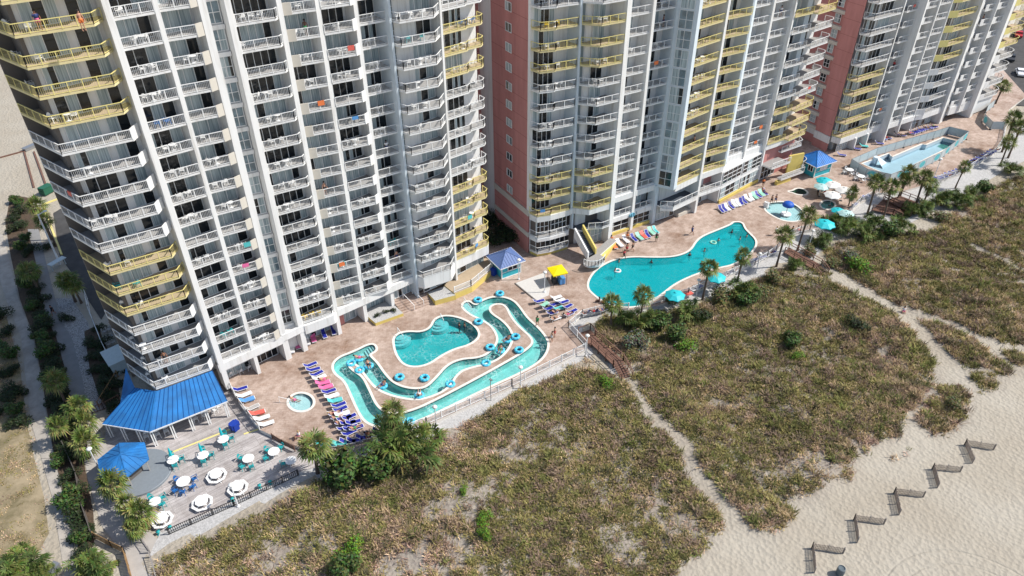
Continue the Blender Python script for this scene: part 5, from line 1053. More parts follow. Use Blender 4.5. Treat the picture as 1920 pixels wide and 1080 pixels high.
for a in ((143, 766, 3.2, 'low palm by the pebble bed, uppermost beside the blue roof', 1.0), (155, 792, 2.6, 'small yellow-green palm left of the blue roof corner', .8), (153, 829, 2.6, 'bright palm above the slatted boardwalk shadow', 1.05), (203, 909, 2.6, 'palm in front of the blue gazebo', 1.0), (242, 945, 2.0, 'small palm in the planter below the gazebo', .75), (266, 960, 2.6, 'fullest palm of the boardwalk planter', 1.0), (254, 986, 2.0, 'small palm at the lower end of the boardwalk planter', .7),
    (583, 835, 4.5, 'palm standing at the gravel corner of the wooden terrace', 1.25), (732, 772, 5.0, 'slim palm rising at the lowest river corner', .95), (1149, 566, 4.6, 'palm by the zigzag fence, left of two over the near pool end', .95), (1207, 552, 5.0, 'palm by the near pool end, right of two', .95), (1328, 503, 5.6, 'tall slim palm between the two teal umbrellas', 1.0), (1393, 479, 4.8, 'palm beside the sunburnt bather on the curved fence', .85),
    (1471, 438, 6.0, 'tall leaning palm at the head of the middle dune stairs', 1.0), (1513, 402, 6.6, 'tall palm below the splash pool', 1.0), (1598, 361, 3.0, 'short palm behind the umbrella cluster', .75), (1646, 340, 6.2, 'tall palm left of the far wooden stairs', 1.05), (1676, 350, 6.0, 'tall palm standing among the far wooden stairs', 1.0), (1703, 324, 5.2, 'palm in front of the screen fence corner', 1.0), (1695, 336, 4.4, 'lower palm hidden behind the screen corner palm', .8),
    (1735, 334, 6.0, 'tall palm right of the far wooden stairs', 1.1), (1745, 345, 4.4, 'lower palm behind the tall one right of the stairs', .95), (1807, 312, 4.4, 'lone palm at the white fence facing the drained pool', .8), (1905, 222, 7.0, 'tall leaning palm at the top right corner', 1.15), (1894, 266, 4.8, 'dark trunked palm at the right frame edge', 1.0), (1914, 240, 6.2, 'palm at the right frame edge, behind the leaning one', 1.1), (1880, 160, 4.6, 'palm on the lawn beyond the right tower', 1.2),
    (67, 384, 6.5, 'tall palm by the driveway in the shade, uppermost', 1.1), (83, 411, 5.0, 'palm by the driveway beside the uppermost one', 1.0), (123, 523, 4.0, 'palm by the little blue sign in the shade', 1.1), (137, 532, 3.4, 'palm right of the one by the blue sign', 1.0), (54, 505, 4.0, 'palm in the shaded hedge between both paths', 1.15), (102, 715, 4.4, 'thin palm in the lower shaded hedge', 1.0), (110, 795, 3.0, 'small palm at the shade edge by the footpath', .8)): palm(*a)
# low palmetto thickets and leafy shrubs
def make_palmetto(seed):
    r = thing('palmetto', 'x', 'palmetto'); rr = random.Random(seed); tm = TM()
    for c in range(9):
        p = Vector((rr.gauss(0, .75), rr.gauss(0, .75), rr.uniform(.3, 1.5))); col = ((.05, .085, .02), (.10, .14, .03), (.15, .18, .045))[c % 3]
        for i in range(13): fan(tm, p, rr.uniform(0, 6.3), R(rr.uniform(-20, 75)), rr.uniform(.35, .7), rr.uniform(.55, .85), col, rr, 9, .5)
    tm.build('fronds', 'foliage', r); s = MB()
    s.tube([(0, 0, -.1), (.1, .05, .5), (.15, -.1, 1.1)], [.2, .16, .1], 7)
    s.build('stem', 'stem', r); return r
PM = [make_palmetto(5), make_palmetto(9)]
def leafy(seed, cols, n=900, h=1.6, leaf=.13, spread=1.0):
    r = thing('shrub', 'x', 'shrub'); rr = random.Random(seed); tm = TM(); lobes = [(rr.gauss(0, .5) * spread, rr.gauss(0, .5) * spread, h * rr.uniform(.35, .8), rr.uniform(.45, .8)) for _ in range(8)]
    for i in range(n):
        x, y, z, q = lobes[rr.randrange(8)]; d = Vector((rr.gauss(0, 1), rr.gauss(0, 1), rr.gauss(.25, .9))).normalized(); p = Vector((x, y, z)) + d * q * rr.uniform(.55, 1.05) * spread; p.z = max(.05, p.z)
        u = Vector((rr.gauss(0, 1), rr.gauss(0, 1), rr.gauss(0, .5))).normalized(); v = u.cross(d + Vector((0, 0, .6))).normalized(); c = tuple(k * rr.uniform(.6, 1.35) for k in cols[rr.randrange(len(cols))]); L = leaf * rr.uniform(.7, 1.5)
        tm.addt([p - v * L * .5, p + u * L, p + v * L * .5, p - u * L], [(0, 1, 2, 3)], c)
    tm.build('foliage', 'foliage', r); s = MB()
    for i in range(5): x, y, z, q = lobes[i]; s.tube([(0, 0, -.1), (x * .5, y * .5, z * .5), (x, y, z)], [.06, .045, .02], 5)
    s.build('stem', 'stem', r); return r
SH = dict(green=leafy(1, ((.05, .085, .02), (.08, .12, .03), (.035, .06, .018)), 1300), dark=leafy(2, ((.022, .035, .014), (.035, .05, .02)), 1100, 1.3, .1), bright=leafy(3, ((.11, .20, .02), (.16, .25, .03), (.07, .13, .02)), 900, 1.0, .1), olive=leafy(4, ((.13, .13, .05), (.19, .16, .075), (.09, .095, .035)), 1000, 1.1, .1), grey=leafy(6, ((.12, .13, .085), (.085, .10, .06), (.17, .165, .11)), 1000, 1.0, .1))
for o in SH.values(): o['category'] = 'shrub'
def plant(proto, px, py, s, lab, hz_=.4, grp=None, z0=None):
    c = at(px, py, hz_); g = gz(c.x, c.y); z = z0 if z0 is not None else (g if g > -2 else -.45)
    return place(proto, (c.x, c.y, z), rng.uniform(0, 6.2), lab, grp, s)
for a in ((PM[0], 762, 852, (2.1, 2.1, 2.1), 'largest fan-leaved thicket below the lowest river corner'), (PM[1], 735, 812, (1.2, 1.2, 1.4), 'smaller fan-leaved clump behind the largest thicket'), (PM[1], 175, 1062, (1.25, 1.25, 1.2), 'round palmetto at the bottom beside the tan boardwalk rail'), (PM[0], 28, 1068, (1.5, 1.3, 1.1), 'wide palmetto at the bottom left corner'), (PM[0], 72, 1072, (.8, .8, .9), 'yellowish palmetto right of the corner one'),
    (PM[1], 1170, 606, (1.1, 1.1, 1.2), 'palmetto below the near pool end, left of two'), (PM[0], 1212, 606, (1.1, 1.1, 1.2), 'palmetto below the near pool end, right of two'), (PM[1], 1285, 590, (1.2, 1.2, 1.2), 'palmetto below the near teal umbrella'), (PM[0], 1393, 552, (1.25, 1.25, 1.3), 'broad palmetto below the far teal umbrella'), (PM[1], 1545, 452, (1.1, 1.1, 1.1), 'palmetto left of the thicket by the middle stairs'), (PM[0], 1590, 430, (1.4, 1.4, 1.4), 'big palmetto thicket below the wide teal umbrella'), (PM[1], 1620, 440, (1.2, 1.2, 1.2), 'palmetto at the right end of the big thicket'),
    (PM[0], 1688, 424, (1.2, 1.2, 1.1), 'palmetto below the far wooden stairs'), (PM[1], 1708, 398, (.9, .9, 1.2), 'palmetto touching the far wooden stairs'), (PM[0], 1767, 378, (1.4, 1.4, 1.3), 'palmetto below the tall palm right of the stairs'), (PM[1], 1817, 366, (1.2, 1.2, 1.2), 'palmetto under the lone fence palm'), (PM[0], 1896, 318, (1.2, 1.2, 1.0), 'palmetto near the right frame edge'), (PM[1], 1492, 500, (.8, .8, .9), 'yellowing palmetto beside the middle dune stairs'), (PM[0], 1258, 560, (.5, .5, .6), 'tiny palmetto by the fence below the near umbrella'),
    (SH['green'], 655, 896, 2.0, 'leafy green shrub left of the largest thicket'), (SH['green'], 695, 890, 1.8, 'leafy green shrub between the other and the thicket'), (SH['green'], 625, 905, 1.1, 'small leafy shrub at the gravel edge by the terrace palm'), (SH['olive'], 1350, 555, 1.6, 'brownish bush beside the broad palmetto'), (SH['green'], 1265, 628, 1.3, 'leafy shrub under the palmetto row'), (SH['bright'], 1282, 648, 1.1, 'bright green shrub under the palmetto row'),
    (SH['bright'], 1607, 497, 1.5, 'bright green bush right of the middle dune stairs'), (SH['dark'], 1605, 614, 1.1, 'round dark green bush alone in the middle dune'), (SH['green'], 1488, 642, 1.1, 'narrow green bush in the middle dune'), (SH['bright'], 1495, 662, .7, 'small green bush just below the narrow one'), (SH['bright'], 662, 1035, 1.3, 'bright green patch of shrub near the bottom'), (SH['green'], 650, 1060, 1.2, 'dull green shrub at the bottom frame edge'), (SH['bright'], 905, 975, .75, 'upper half of the narrow green plant row near the bottom'),
    (SH['bright'], 908, 1002, .75, 'lower half of the narrow green plant row near the bottom'), (SH['bright'], 1135, 712, .9, 'yellow-green bush left of the near dune stairs'), (SH['bright'], 868, 918, .5, 'small lime plant left of the bare sand patch'), (SH['olive'], 1790, 755, 1.0, 'small olive bush in the lone grass patch on the sand'), (SH['grey'], 1190, 640, 1.5, 'grey bush right of the near dune stairs'),
    (SH['olive'], 1765, 405, 1.3, 'yellowish bush below the stairs palms'), (SH['grey'], 1590, 480, 1.2, 'grey bush below the big thicket'), (SH['green'], 1400, 570, 1.3, 'green bush below the broad palmetto'), (SH['olive'], 1452, 520, 1.3, 'orange-tinged bush by the middle stairs'), (SH['olive'], 1520, 470, 1.2, 'olive bush at the foot of the big thicket'), (SH['dark'], 121, 592, .8, 'ball-clipped dark bush on the pebble bed'), (SH['dark'], 185, 610, .7, 'dark bush at the top of the shaded hedge'),
    (SH['dark'], 85, 460, .9, 'round bush by the driveway curb'), (SH['olive'], 1560, 492, 1.1, 'olive bush beside the bright one'), (PM[1], 1565, 418, (1.2, 1.2, 1.2), 'palmetto just right of the wide teal umbrella'), (PM[0], 1640, 420, (1.1, 1.1, 1.1), 'palmetto between big thicket and far stairs'), (PM[1], 1735, 392, (1.2, 1.2, 1.1), 'palmetto at the foot of the tall palm right of stairs'), (PM[0], 1795, 378, (1.3, 1.3, 1.2), 'palmetto left of the one under the lone fence palm'), (SH['green'], 1840, 352, 1.3, 'leafy green bush right of the lone fence palm'), (SH['green'], 1665, 432, 1.4, 'leafy green bush below the far stairs'), (SH['green'], 1240, 610, 1.3, 'leafy green bush right of the palmetto pair'), (SH['dark'], 1310, 592, 1.2, 'dark green bush right of the palmetto under the near umbrella'), (SH['olive'], 1430, 548, 1.3, 'olive bush right of the broad palmetto')): plant(*a)
i = 0
for px, py in [(28, 372), (36, 395), (30, 425), (44, 445), (50, 470), (57, 500), (50, 530), (62, 545), (72, 560), (60, 575), (75, 590), (84, 610), (82, 635), (93, 650), (98, 680), (104, 705), (112, 735), (110, 765), (118, 785), (112, 815), (120, 840), (112, 865), (128, 890), (135, 915), (128, 940), (142, 960), (150, 985), (148, 1010), (0, 590), (10, 620), (4, 650), (18, 690), (26, 730), (36, 380), (24, 408), (38, 418), (40, 460), (58, 462), (50, 512), (62, 520), (70, 540), (66, 568), (80, 598), (76, 612), (90, 628), (88, 662), (102, 690), (98, 665), (112, 718), (104, 745), (120, 758), (125, 800), (132, 850), (140, 925), (134, 955), (152, 1000), (155, 1030), (12, 665), (0, 700), (10, 745), (22, 770), (-4, 770), (34, 790)]:
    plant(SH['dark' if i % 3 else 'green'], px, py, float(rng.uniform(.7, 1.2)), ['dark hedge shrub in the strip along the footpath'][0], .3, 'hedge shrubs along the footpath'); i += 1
for px, py in [(170, 640), (178, 665), (184, 690), (192, 712), (200, 735), (208, 755), (190, 640), (205, 665), (212, 690), (218, 715)]:
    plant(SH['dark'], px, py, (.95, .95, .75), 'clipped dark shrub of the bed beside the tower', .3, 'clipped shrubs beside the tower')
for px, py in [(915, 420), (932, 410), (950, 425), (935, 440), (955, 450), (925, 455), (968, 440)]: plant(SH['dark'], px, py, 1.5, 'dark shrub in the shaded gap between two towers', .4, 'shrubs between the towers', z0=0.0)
# ---- dune grass: one mass of tufts
PAL = np.array([1.06, .96, .98]) * np.array([(.235, .215, .075), (.32, .27, .11), (.47, .375, .20), (.57, .45, .28), (.34, .25, .18), (.41, .295, .225), (.14, .155, .05), (.27, .265, .085)])
PAL2 = np.array([1.08, 1.0, .98]) * np.array([(.12, .135, .045), (.18, .19, .065), (.24, .19, .14), (.10, .10, .055), (.34, .27, .16), (.16, .20, .055), (.22, .165, .125), (.28, .26, .10)])
def grass_mesh(name, pts, size, seed, pal=PAL, nb=8):
    rg = np.random.default_rng(seed); n = len(pts); pts = np.asarray(pts); P = np.repeat(pts, nb, 0); m = n * nb
    big = np.array([noise.noise(Vector((p[0] * .09, p[1] * .09, 7.7))) for p in pts]); sm = np.array([noise.noise(Vector((p[0] * .55, p[1] * .55, 1.7))) for p in pts])
    ci = np.clip((big * 1.3 + sm * 1.0 + rg.normal(0, .6, n)) * 3.2 + 3.3, 0, 7).astype(int) % 8; order = np.array([6, 0, 7, 1, 2, 3, 5, 4]); col = pal[order[ci] % len(pal)] * rg.uniform(.6, 1.4, (n, 1)); col = np.repeat(col, nb, 0) * rg.uniform(.8, 1.2, (m, 1))
    sc = np.repeat(size * rg.uniform(.5, 1.45, n) * (1 + .5 * sm + .35 * big), nb); az = rg.uniform(0, 2 * PI, m); le = rg.uniform(.15, 1.15, m)
    base = P + np.stack([rg.normal(0, .22, m), rg.normal(0, .22, m), np.zeros(m)], 1); d = np.stack([np.cos(az) * np.sin(le), np.sin(az) * np.sin(le), np.cos(le)], 1); s = np.stack([-np.sin(az), np.cos(az), np.zeros(m)], 1) * (.024 + .018 * rg.random((m, 1)))
    mid = base + d * (sc * .6)[:, None]; tip = base + d * sc[:, None] + np.stack([np.cos(az) * .15, np.sin(az) * .15, -.12 * np.ones(m)], 1) * sc[:, None]
    v = np.stack([base - s, base + s, mid + s, mid - s, tip], 1).reshape(-1, 3); o = np.arange(m) * 5
    me = bpy.data.meshes.new(name); me.vertices.add(len(v)); me.vertices.foreach_set('co', v.astype(np.float32).reshape(-1))
    loops = np.stack([o, o + 1, o + 2, o + 3, o + 3, o + 2, o + 4], 1).reshape(-1); me.loops.add(len(loops)); me.loops.foreach_set('vertex_index', loops.astype(np.int32))
    me.polygons.add(2 * m); ls = np.stack([np.arange(m) * 7, np.arange(m) * 7 + 4], 1).reshape(-1); me.polygons.foreach_set('loop_start', ls.astype(np.int32)); me.update(calc_edges=True); me.validate()
    a = me.color_attributes.new('tint', 'FLOAT_COLOR', 'POINT'); c5 = np.repeat(col, 5, 0); c5 = np.concatenate([c5, np.ones((len(c5), 1))], 1); a.data.foreach_set('color', c5.astype(np.float32).reshape(-1)); me.materials.append(MATS['dune_grass']); return me
BARE = [(at(px, py, -.3).x, at(px, py, -.3).y, r_, pr) for px, py, r_, pr in ((870, 935, 2.6, .85), (818, 958, 1.8, .85), (935, 905, 1.8, .7), (1010, 800, 2.6, .5), (1070, 830, 2.4, .5), (985, 850, 1.6, .6), (510, 1045, 2.0, .8), (575, 1015, 1.3, .8), (620, 1020, 1.2, .8), (860, 1030, 1.6, .75), (740, 1060, 1.6, .7), (1130, 935, 1.2, .7), (1180, 1035, 2.2, .75), (1290, 985, 1.6, .7), (1540, 880, 2.6, .75), (1480, 880, 1.6, .6), (1590, 840, 1.8, .6), (1440, 700, 1.6, .5), (1560, 665, 2.0, .5), (1210, 660, 1.4, .8), (1195, 690, 1.2, .7), (1420, 960, 1.0, .5), (1100, 890, 1.0, .5), (1500, 790, 1.2, .4), (1790, 680, .8, .7))]
def scatter(polys, dens, seed, bare=.0, test=None):
    rg = np.random.default_rng(seed); out = []
    for p in polys:
        xs = [q[0] for q in p]; ys = [q[1] for q in p]; n = int((max(xs) - min(xs)) * (max(ys) - min(ys)) * dens)
        for x, y in zip(rg.uniform(min(xs), max(xs), n), rg.uniform(min(ys), max(ys), n)):
            wx = x + noise.noise(Vector((x * .5, y * .5, 3))) * .6; wy = y + noise.noise(Vector((x * .5, y * .5, 9))) * .6
            if not inside((wx, wy), p) or (test and not test(wx, wy)): continue
            if any(((x - q[0]) ** 2 + (y - q[1]) ** 2) < (q[2] * (1 + .5 * noise.noise(Vector((x * .9, y * .9, 2))))) ** 2 and rg.random() < q[3] for q in BARE): continue
            f = noise.noise(Vector((x * .22, y * .22, 4.2))) + .7 * noise.noise(Vector((x * .8, y * .8, 8.1)))
            if f < bare + rg.normal(0, .16): continue
            out.append((x, y, gz(x, y)))
    return out
offp = lambda x, y: not any(inside((x, y), q) for q in PATHS)
gp = scatter([DUNES[k] for k in 'ABDCEFGH'], 14, 11, -.52, offp)
gp2 = scatter([DUNES[k] for k in 'ABDCEFGH'], 2.6, 77, -.22, offp)
tag(link('dune_brush', grass_mesh('dune_brush', gp2, .70, 15, PAL2, 24)), 'taller darker brush tufts scattered through the dune grass', 'grass', kind='stuff')
tag(link('dune_grass', grass_mesh('dune_grass', gp, .42, 5)), 'low tangled olive and straw coloured grass covering the dunes', 'grass', kind='stuff')
lawn = xy(ats([(-8, 560), (14, 600), (38, 690), (50, 790), (62, 850), (82, 930), (92, 1000), (70, 1040), (-8, 1085)], -.4))
tag(link('lawn', grass_mesh('lawn', scatter([lawn], 9, 21, -.2), .16, 6)), 'short dry patchy grass left of the footpath', 'grass', kind='stuff')
gl = [xy(ats(q, -.4)) for q in ([(1000, 722), (1030, 700), (1100, 668), (1130, 690), (1090, 690), (1000, 735)], [(1740, 840), (1760, 825), (1690, 860), (1650, 860)], [(1590, 880), (1600, 900), (1560, 920), (1530, 935)], [(1830, 740), (1890, 720), (1860, 690)], [(1440, 1000), (1470, 1010), (1490, 995)])]
tag(link('sparse_grass', grass_mesh('sparse_grass', scatter(gl, 3, 31, -.1), .42, 8)), 'thin scattered grass tufts on the open sand', 'grass', kind='stuff')
# ================================================================== STRUCTURES AROUND THE DECK
mat('roof_seam', (0.008, 0.075, 0.26), 0.5)
def hip_roof(mb, corners, apexes, over=0.0, seam=.45, m=0, t=.07):
    """corners: eave ring (Vector), apexes: 1 or 2 ridge points; adds standing seams"""
    n = len(corners); ap = [apexes[0]] * n if len(apexes) == 1 else apexes
    for i in range(n):
        a, b = corners[i], corners[(i + 1) % n]; p, q = ap[i], ap[(i + 1) % n]
        if (p - q).length < 1e-4: mb.add([a, b, p], [(0, 1, 2)], m)
        else: mb.add([a, b, q, p], [(0, 1, 2, 3)], m)
        e = (b - a); L = e.length; e = e / L; nrm = e.cross((p + q) / 2 - a).normalized(); nrm = nrm if nrm.z > 0 else -nrm; inw = nrm.cross(e); inw = inw if inw.dot((p + q) / 2 - a) > 0 else -inw
        hp = (p - a).dot(inw); sp, sq = (p - a).dot(e), (q - a).dot(e); k = max(2, round(L / seam))
        for j in range(1, k):
            s = L * j / k; top = hp * min(1, s / max(sp, 1e-3), (L - s) / max(L - sq, 1e-3)); c = a + e * s + nrm * .02
            if top > .15: mb.bar(c, c + inw * top, .05, .05, m)
        mb.bar(a + nrm * .02, p + nrm * .03, .10, .06, m); mb.bar(a + Vector((0, 0, -.06)), b + Vector((0, 0, -.06)), .10, .12, 1)
    mb.add([c + Vector((0, 0, -.03)) for c in corners], [tuple(range(n))], 1)
def hut(name, lab, c, rz, w, d, h, roofm, wallm, rh=1.1, windows=()):
    r = thing(name, lab, 'hut', c, rz); b = MB(); b.box(-w / 2, -d / 2, 0, w / 2, d / 2, h)
    for x in (-w / 2, w / 2):
        for y in (-d / 2, d / 2): b.box(x - .07, y - .07, 0, x + .07, y + .07, h, 1)
    for y in (-d / 2 - .02, d / 2 + .02): b.box(-w / 2, y - .02, 0, w / 2, y + .02, .12, 1); b.box(-w / 2, y - .02, 1.0, w / 2, y + .02, 1.08, 1)
    b.build('wall', [wallm, 'white_paint'], r); rf = MB(); o = .55
    hip_roof(rf, [Vector((-w / 2 - o, -d / 2 - o, h - .05)), Vector((w / 2 + o, -d / 2 - o, h - .05)), Vector((w / 2 + o, d / 2 + o, h - .05)), Vector((-w / 2 - o, d / 2 + o, h - .05))], [Vector((-(w - d) / 2 if w > d else 0, 0, h + rh)), Vector(((w - d) / 2 if w > d else 0, 0, h + rh)), Vector(((w - d) / 2 if w > d else 0, 0, h + rh)), Vector((-(w - d) / 2 if w > d else 0, 0, h + rh))] if w > d + .1 else [Vector((0, 0, h + rh))])
    rf.build('roof', [roofm, 'white_paint'], r)
    for axis, s0, s1, z0, z1, mt in windows:
        f = MB()
        if axis == 'x-': P = lambda s, z, q: (-w / 2 - q, s, z)
        elif axis == 'y-': P = lambda s, z, q: (s, -d / 2 - q, z)
        else: P = lambda s, z, q: (w / 2 + q, s, z)
        for a_, b_ in (((s0, z0), (s1, z0)), ((s1, z0), (s1, z1)), ((s1, z1), (s0, z1)), ((s0, z1), (s0, z0)), (((s0 + s1) / 2, z0), ((s0 + s1) / 2, z1))): f.bar(P(*a_, .06), P(*b_, .06), .09)
        fo = f.build('window', 'white_paint', r); g = MB(); g.q(P(s0, z0, .05), P(s1, z0, .05), P(s1, z1, .05), P(s0, z1, .05)); g.build('pane', mt, fo)
    return r
p0, p1 = at(941, 523.5), at(976, 511); u = (p1 - p0).normalized(); w1 = (p1 - p0).length; rz1 = math.atan2(u.y, u.x); c1 = p0 + u * w1 / 2 + Vector((-u.y, u.x, 0)) * 1.6
hut('pool_hut', 'teal hut with a purplish blue metal roof in the gap between left and middle tower', c1, rz1, w1, 3.2, 2.35, 'roof_purple', 'kiosk_teal', 1.2, (('y-', -.6, 1.0, 1.15, 2.05, 'dark_interior'),))
p0, p1 = at(1525, 333.5), at(1555, 323.5); u = (p1 - p0).normalized(); w2_ = (p1 - p0).length; rz2 = math.atan2(u.y, u.x); c2 = p0 + u * w2_ / 2 + Vector((-u.y, u.x, 0)) * 1.9
hut('pool_hut', 'teal hut with a bright blue pyramid roof beside the right tower', c2, rz2, w2_, 3.8, 2.5, 'blue_roof_pale', 'kiosk_teal', 1.6, (('x-', -1.4, -.3, 1.0, 2.1, 'door_glass'), ('y-', -.9, .9, 1.1, 2.0, 'sling_white')))
# gazebo
G = at(226, 851, 2.55); r = thing('gazebo', 'hexagonal blue metal roofed gazebo on a round grey platform', 'gazebo', (G.x, G.y, TZ))
pl_ = MB(); pl_.lathe([(0, .30), (3.3, .30), (3.35, .26), (3.35, 0)], 40, (.9, -1.0, 0)); pl_.build('platform', 'grey_platform', r)
hexa = [Vector((2.75 * math.cos(R(20 + 60 * i)), 2.75 * math.sin(R(20 + 60 * i)), 2.15)) for i in range(6)]
rf = MB(); hip_roof(rf, hexa, [Vector((0, 0, 3.05))], seam=.5); rf.build('roof', ['blue_roof', 'blue_roof'], r)
for v in hexa: p = MB(); p.bar((v.x * .86, v.y * .86, .28), (v.x * .86, v.y * .86, 2.15), .13); p.build('post', 'sling_grey', r)
bt = MB(); bt.prism([(v.x * .6, v.y * .6) for v in hexa], .28, 1.3); bt.build('counter', 'dark_and_shaded', r)
# blue roofed bar pavilion against the tower
r = thing('bar_pavilion', 'open bar pavilion under a big blue standing seam roof at the tower foot', 'pavilion', (12, 72, TZ)); W_ = lambda o: at_world(o, r)
E0, E1, E2, E3 = at(192, 795, 2.1), at(281, 809.5, 2.1), at(426.5, 752, 2.1), at(224, 765, 2.1)
T0, T1_, T2_, T3_ = at(253, 727, 3.95), at(293.5, 733.5, 3.95), at(398, 695, 3.95), at(236, 690, 4.6)
rf = MB()
for poly, dr in (((E0, E1, T1_, T0), None), ((E1, E2, T2_, T1_), None), ((E3, E0, T0, T3_), None)):
    rf.add(poly, [(0, 1, 2, 3)]); rf.add([q + Vector((0, 0, -.08)) for q in reversed(poly)], [(0, 1, 2, 3)], 1)
for a, b, c, d, n in ((E1, E2, T1_, T2_, 14), (E0, E1, T0, T1_, 9)):
    for j in range(n + 1): t = j / n; p, q = a.lerp(b, t), c.lerp(d, t); rf.bar(p + Vector((0, 0, .03)), q + Vector((0, 0, .03)), .045, .06, 2)
for a, b in ((E0, E1), (E1, E2), (E3, E0)): rf.bar(a + Vector((0, 0, -.08)), b + Vector((0, 0, -.08)), .12, .16, 1)
rf.bar(E1 + Vector((0, 0, .04)), T1_ + Vector((0, 0, .04)), .18, .08, 0)
W_(rf.build('roof', ['blue_roof', 'white_paint', 'roof_seam']))
for px, py in ((211, 820), (239, 827), (268, 831.5), (294, 836), (330, 822), (364, 807), (394, 795), (429, 781)):
    c = at(px, py, TZ); p = MB(); p.bar((c.x - .12, c.y, TZ), (c.x - .12, c.y, 2.1), .12); p.bar((c.x + .12, c.y, TZ), (c.x + .12, c.y, 2.1), .12); W_(p.build('post', 'white_paint'))
k = MB(); a, b = at(238, 800, TZ), at(395, 770, TZ); k.wall((a.x + 1, a.y + 1.2), (b.x, b.y + .4), TZ, .6, .6); k.wall((13, 75.1), (17, 75.0), TZ, 2.2, .2); W_(k.build('bar_counter', 'dark_and_shaded'))
for j, (px, py) in enumerate(((275, 820), (296, 816), (312, 810), (366, 787), (384, 781), (402, 771), (411, 763))):
    c = at(px, py, TZ + .4); chair(CHB, (c.x, c.y, TZ), rng.uniform(-.4, .4), f'white bar chair under the blue pavilion roof, {ORD[j]} from the left', 'bar chairs in the pavilion')
for j, (px, py) in enumerate(((431, 702), (450, 697), (466, 690))): c = at(px, py, .3); chair(CH, (c.x, c.y, 0), .3 + PI, f'white chair by the shop front behind the pavilion, {ORD[j]} from the left', 'chairs at the shop front')
# yellow cabana, pad, mushroom fountain
c = at(1045.3, 505.4, 2.3); r = thing('cabana', 'small stand under a bright yellow square canopy', 'cabana', (c.x, c.y, 0), -.35)
m = MB(); m.add([(-1.15, -1.15, 2.2), (1.15, -1.15, 2.2), (1.15, 1.15, 2.2), (-1.15, 1.15, 2.2), (0, 0, 2.5)], [(0, 1, 4), (1, 2, 4), (2, 3, 4), (3, 0, 4)]); 
for x0, y0, x1, y1 in ((-1.15, -1.15, 1.15, -1.15), (1.15, -1.15, 1.15, 1.15), (1.15, 1.15, -1.15, 1.15), (-1.15, 1.15, -1.15, -1.15)): m.wall((x0, y0), (x1, y1), 2.0, 2.2, .03)
m.build('canopy', 'canopy_yellow', r)
for x in (-1.05, 1.05):
    for y in (-1.05, 1.05): p = MB(); p.bar((x, y, 0), (x, y, 2.2), .05); p.build('post', 'plastic_dark', r)
m = MB(); m.box(.1, -.9, .1, .95, .3, 1.1); m.build('counter', 'towel_blue', r); m = MB(); m.box(-.7, -.4, 0, -.2, .6, 1.0); m.build('shelf', 'plastic_dark', r)
tag(sheet('pale_pad', [xy(zo(880, 450, 5.686, [(488, 462), (790, 352), (865, 490), (845, 590), (712, 648)]))], .02, 'pad_concrete', .03), kind='structure')
cr = MB(); a, b = zo(880, 450, 5.686, [(486, 464), (712, 650)]); cr.bar((a.x, a.y, .05), (b.x, b.y, .05), .18, .10); tag(cr.build('pad_curb', 'dark_and_shaded'), 'dark curb along the pale square pad', 'curb')
c = at(1474, 400); r = thing('mushroom_fountain', 'blue mushroom fountain standing in the splash pool', 'fountain', (c.x, c.y, -.35)); m = MB(); m.tube([(0, 0, 0), (0, 0, 2.0)], .08, 10); m.build('stem', 'plastic_white', r)
m = MB(); m.lathe([(0, 1.65), (.6, 1.68), (.93, 1.85), (.96, 2.05), (.8, 2.35), (.45, 2.56), (0, 2.62)], 24); m.build('cap', 'ball_blue', r, True); m = MB(); m.lathe([(.9, .24), (.85, .30), (0, .32)], 20); m.build('foot', 'plastic_white', r)
c = at(1437, 385, .3); m = MB(); m.bar((0, 0, 1.1), (1.1, -.4, .1), .7, .06); m.box(-.3, -.4, 0, .2, .4, 1.05); tag(m.build('toddler_slide', 'plastic_white', None, False, (c.x, c.y, -.1)), 'small white slide at the splash pool rim', 'slide')
# lamps
def make_lamp():
    r = thing('lamp_post', 'x', 'lamp post'); p = MB(); p.tube([(0, 0, 0), (0, 0, 3.4)], [.07, .055], 10); p.lathe([(.0, .22), (.16, .2), (.18, 0)], 10); p.build('post', 'pole_white', r)
    g = MB(); g.lathe([(0, 3.38), (.24, 3.42), (.30, 3.52), (.22, 3.66), (0, 3.72)], 14); g.build('globe', 'lamp_globe', r, True); return r
LP = make_lamp()
for px, py, z, lab in ((972.7, 524, 0, 'by the purplish roofed hut'), (1020.7, 547.6, 0, 'on the pale square pad'), (818.8, 803, -.42, 'below the lowest river corner, outside the fence'), (976, 728, -.42, 'on the gravel near the right river bend'), (1098.7, 668, -.42, 'at the head of the near dune stairs'), (1304, 562, -.42, 'between the two teal umbrellas'), (1417, 512, -.42, 'outside the curved fence'), (1515, 468, -.42, 'by the middle dune stairs'), (187.5, 882, TZ, 'beside the blue gazebo'), (447, 950, -.45, 'at the dark terrace fence'), (1752, 331, 0, 'at the fence facing the drained pool')):
    c = at(px, py, z); place(LP, (c.x, c.y, z), 0, 'white globe lamp post ' + lab, 'white globe lamp posts')
c = at(920.5, 751, -.42); m = MB(); m.tube([(0, 0, 0), (0, 0, 3.6)], .05, 8); m.box(-.12, -.3, 3.5, .12, .1, 3.62); tag(m.build('light_pole', 'steel_grey', None, False, (c.x, c.y, -.42)), 'grey pole without a globe on the gravel below the river', 'pole')
c = at(113, 496, -.4); m = MB(); m.tube([(0, 0, 0), (0, 0, 9.0)], [.16, .10], 8); m.bar((0, 0, 8.9), (1.0, .2, 9.1), .1); m.box(.8, .05, 9.0, 1.3, .35, 9.15); tag(m.build('street_light', 'pole_white', None, False, (c.x, c.y, -.4)), 'tall pale street light pole in the shade by the driveway', 'street light')
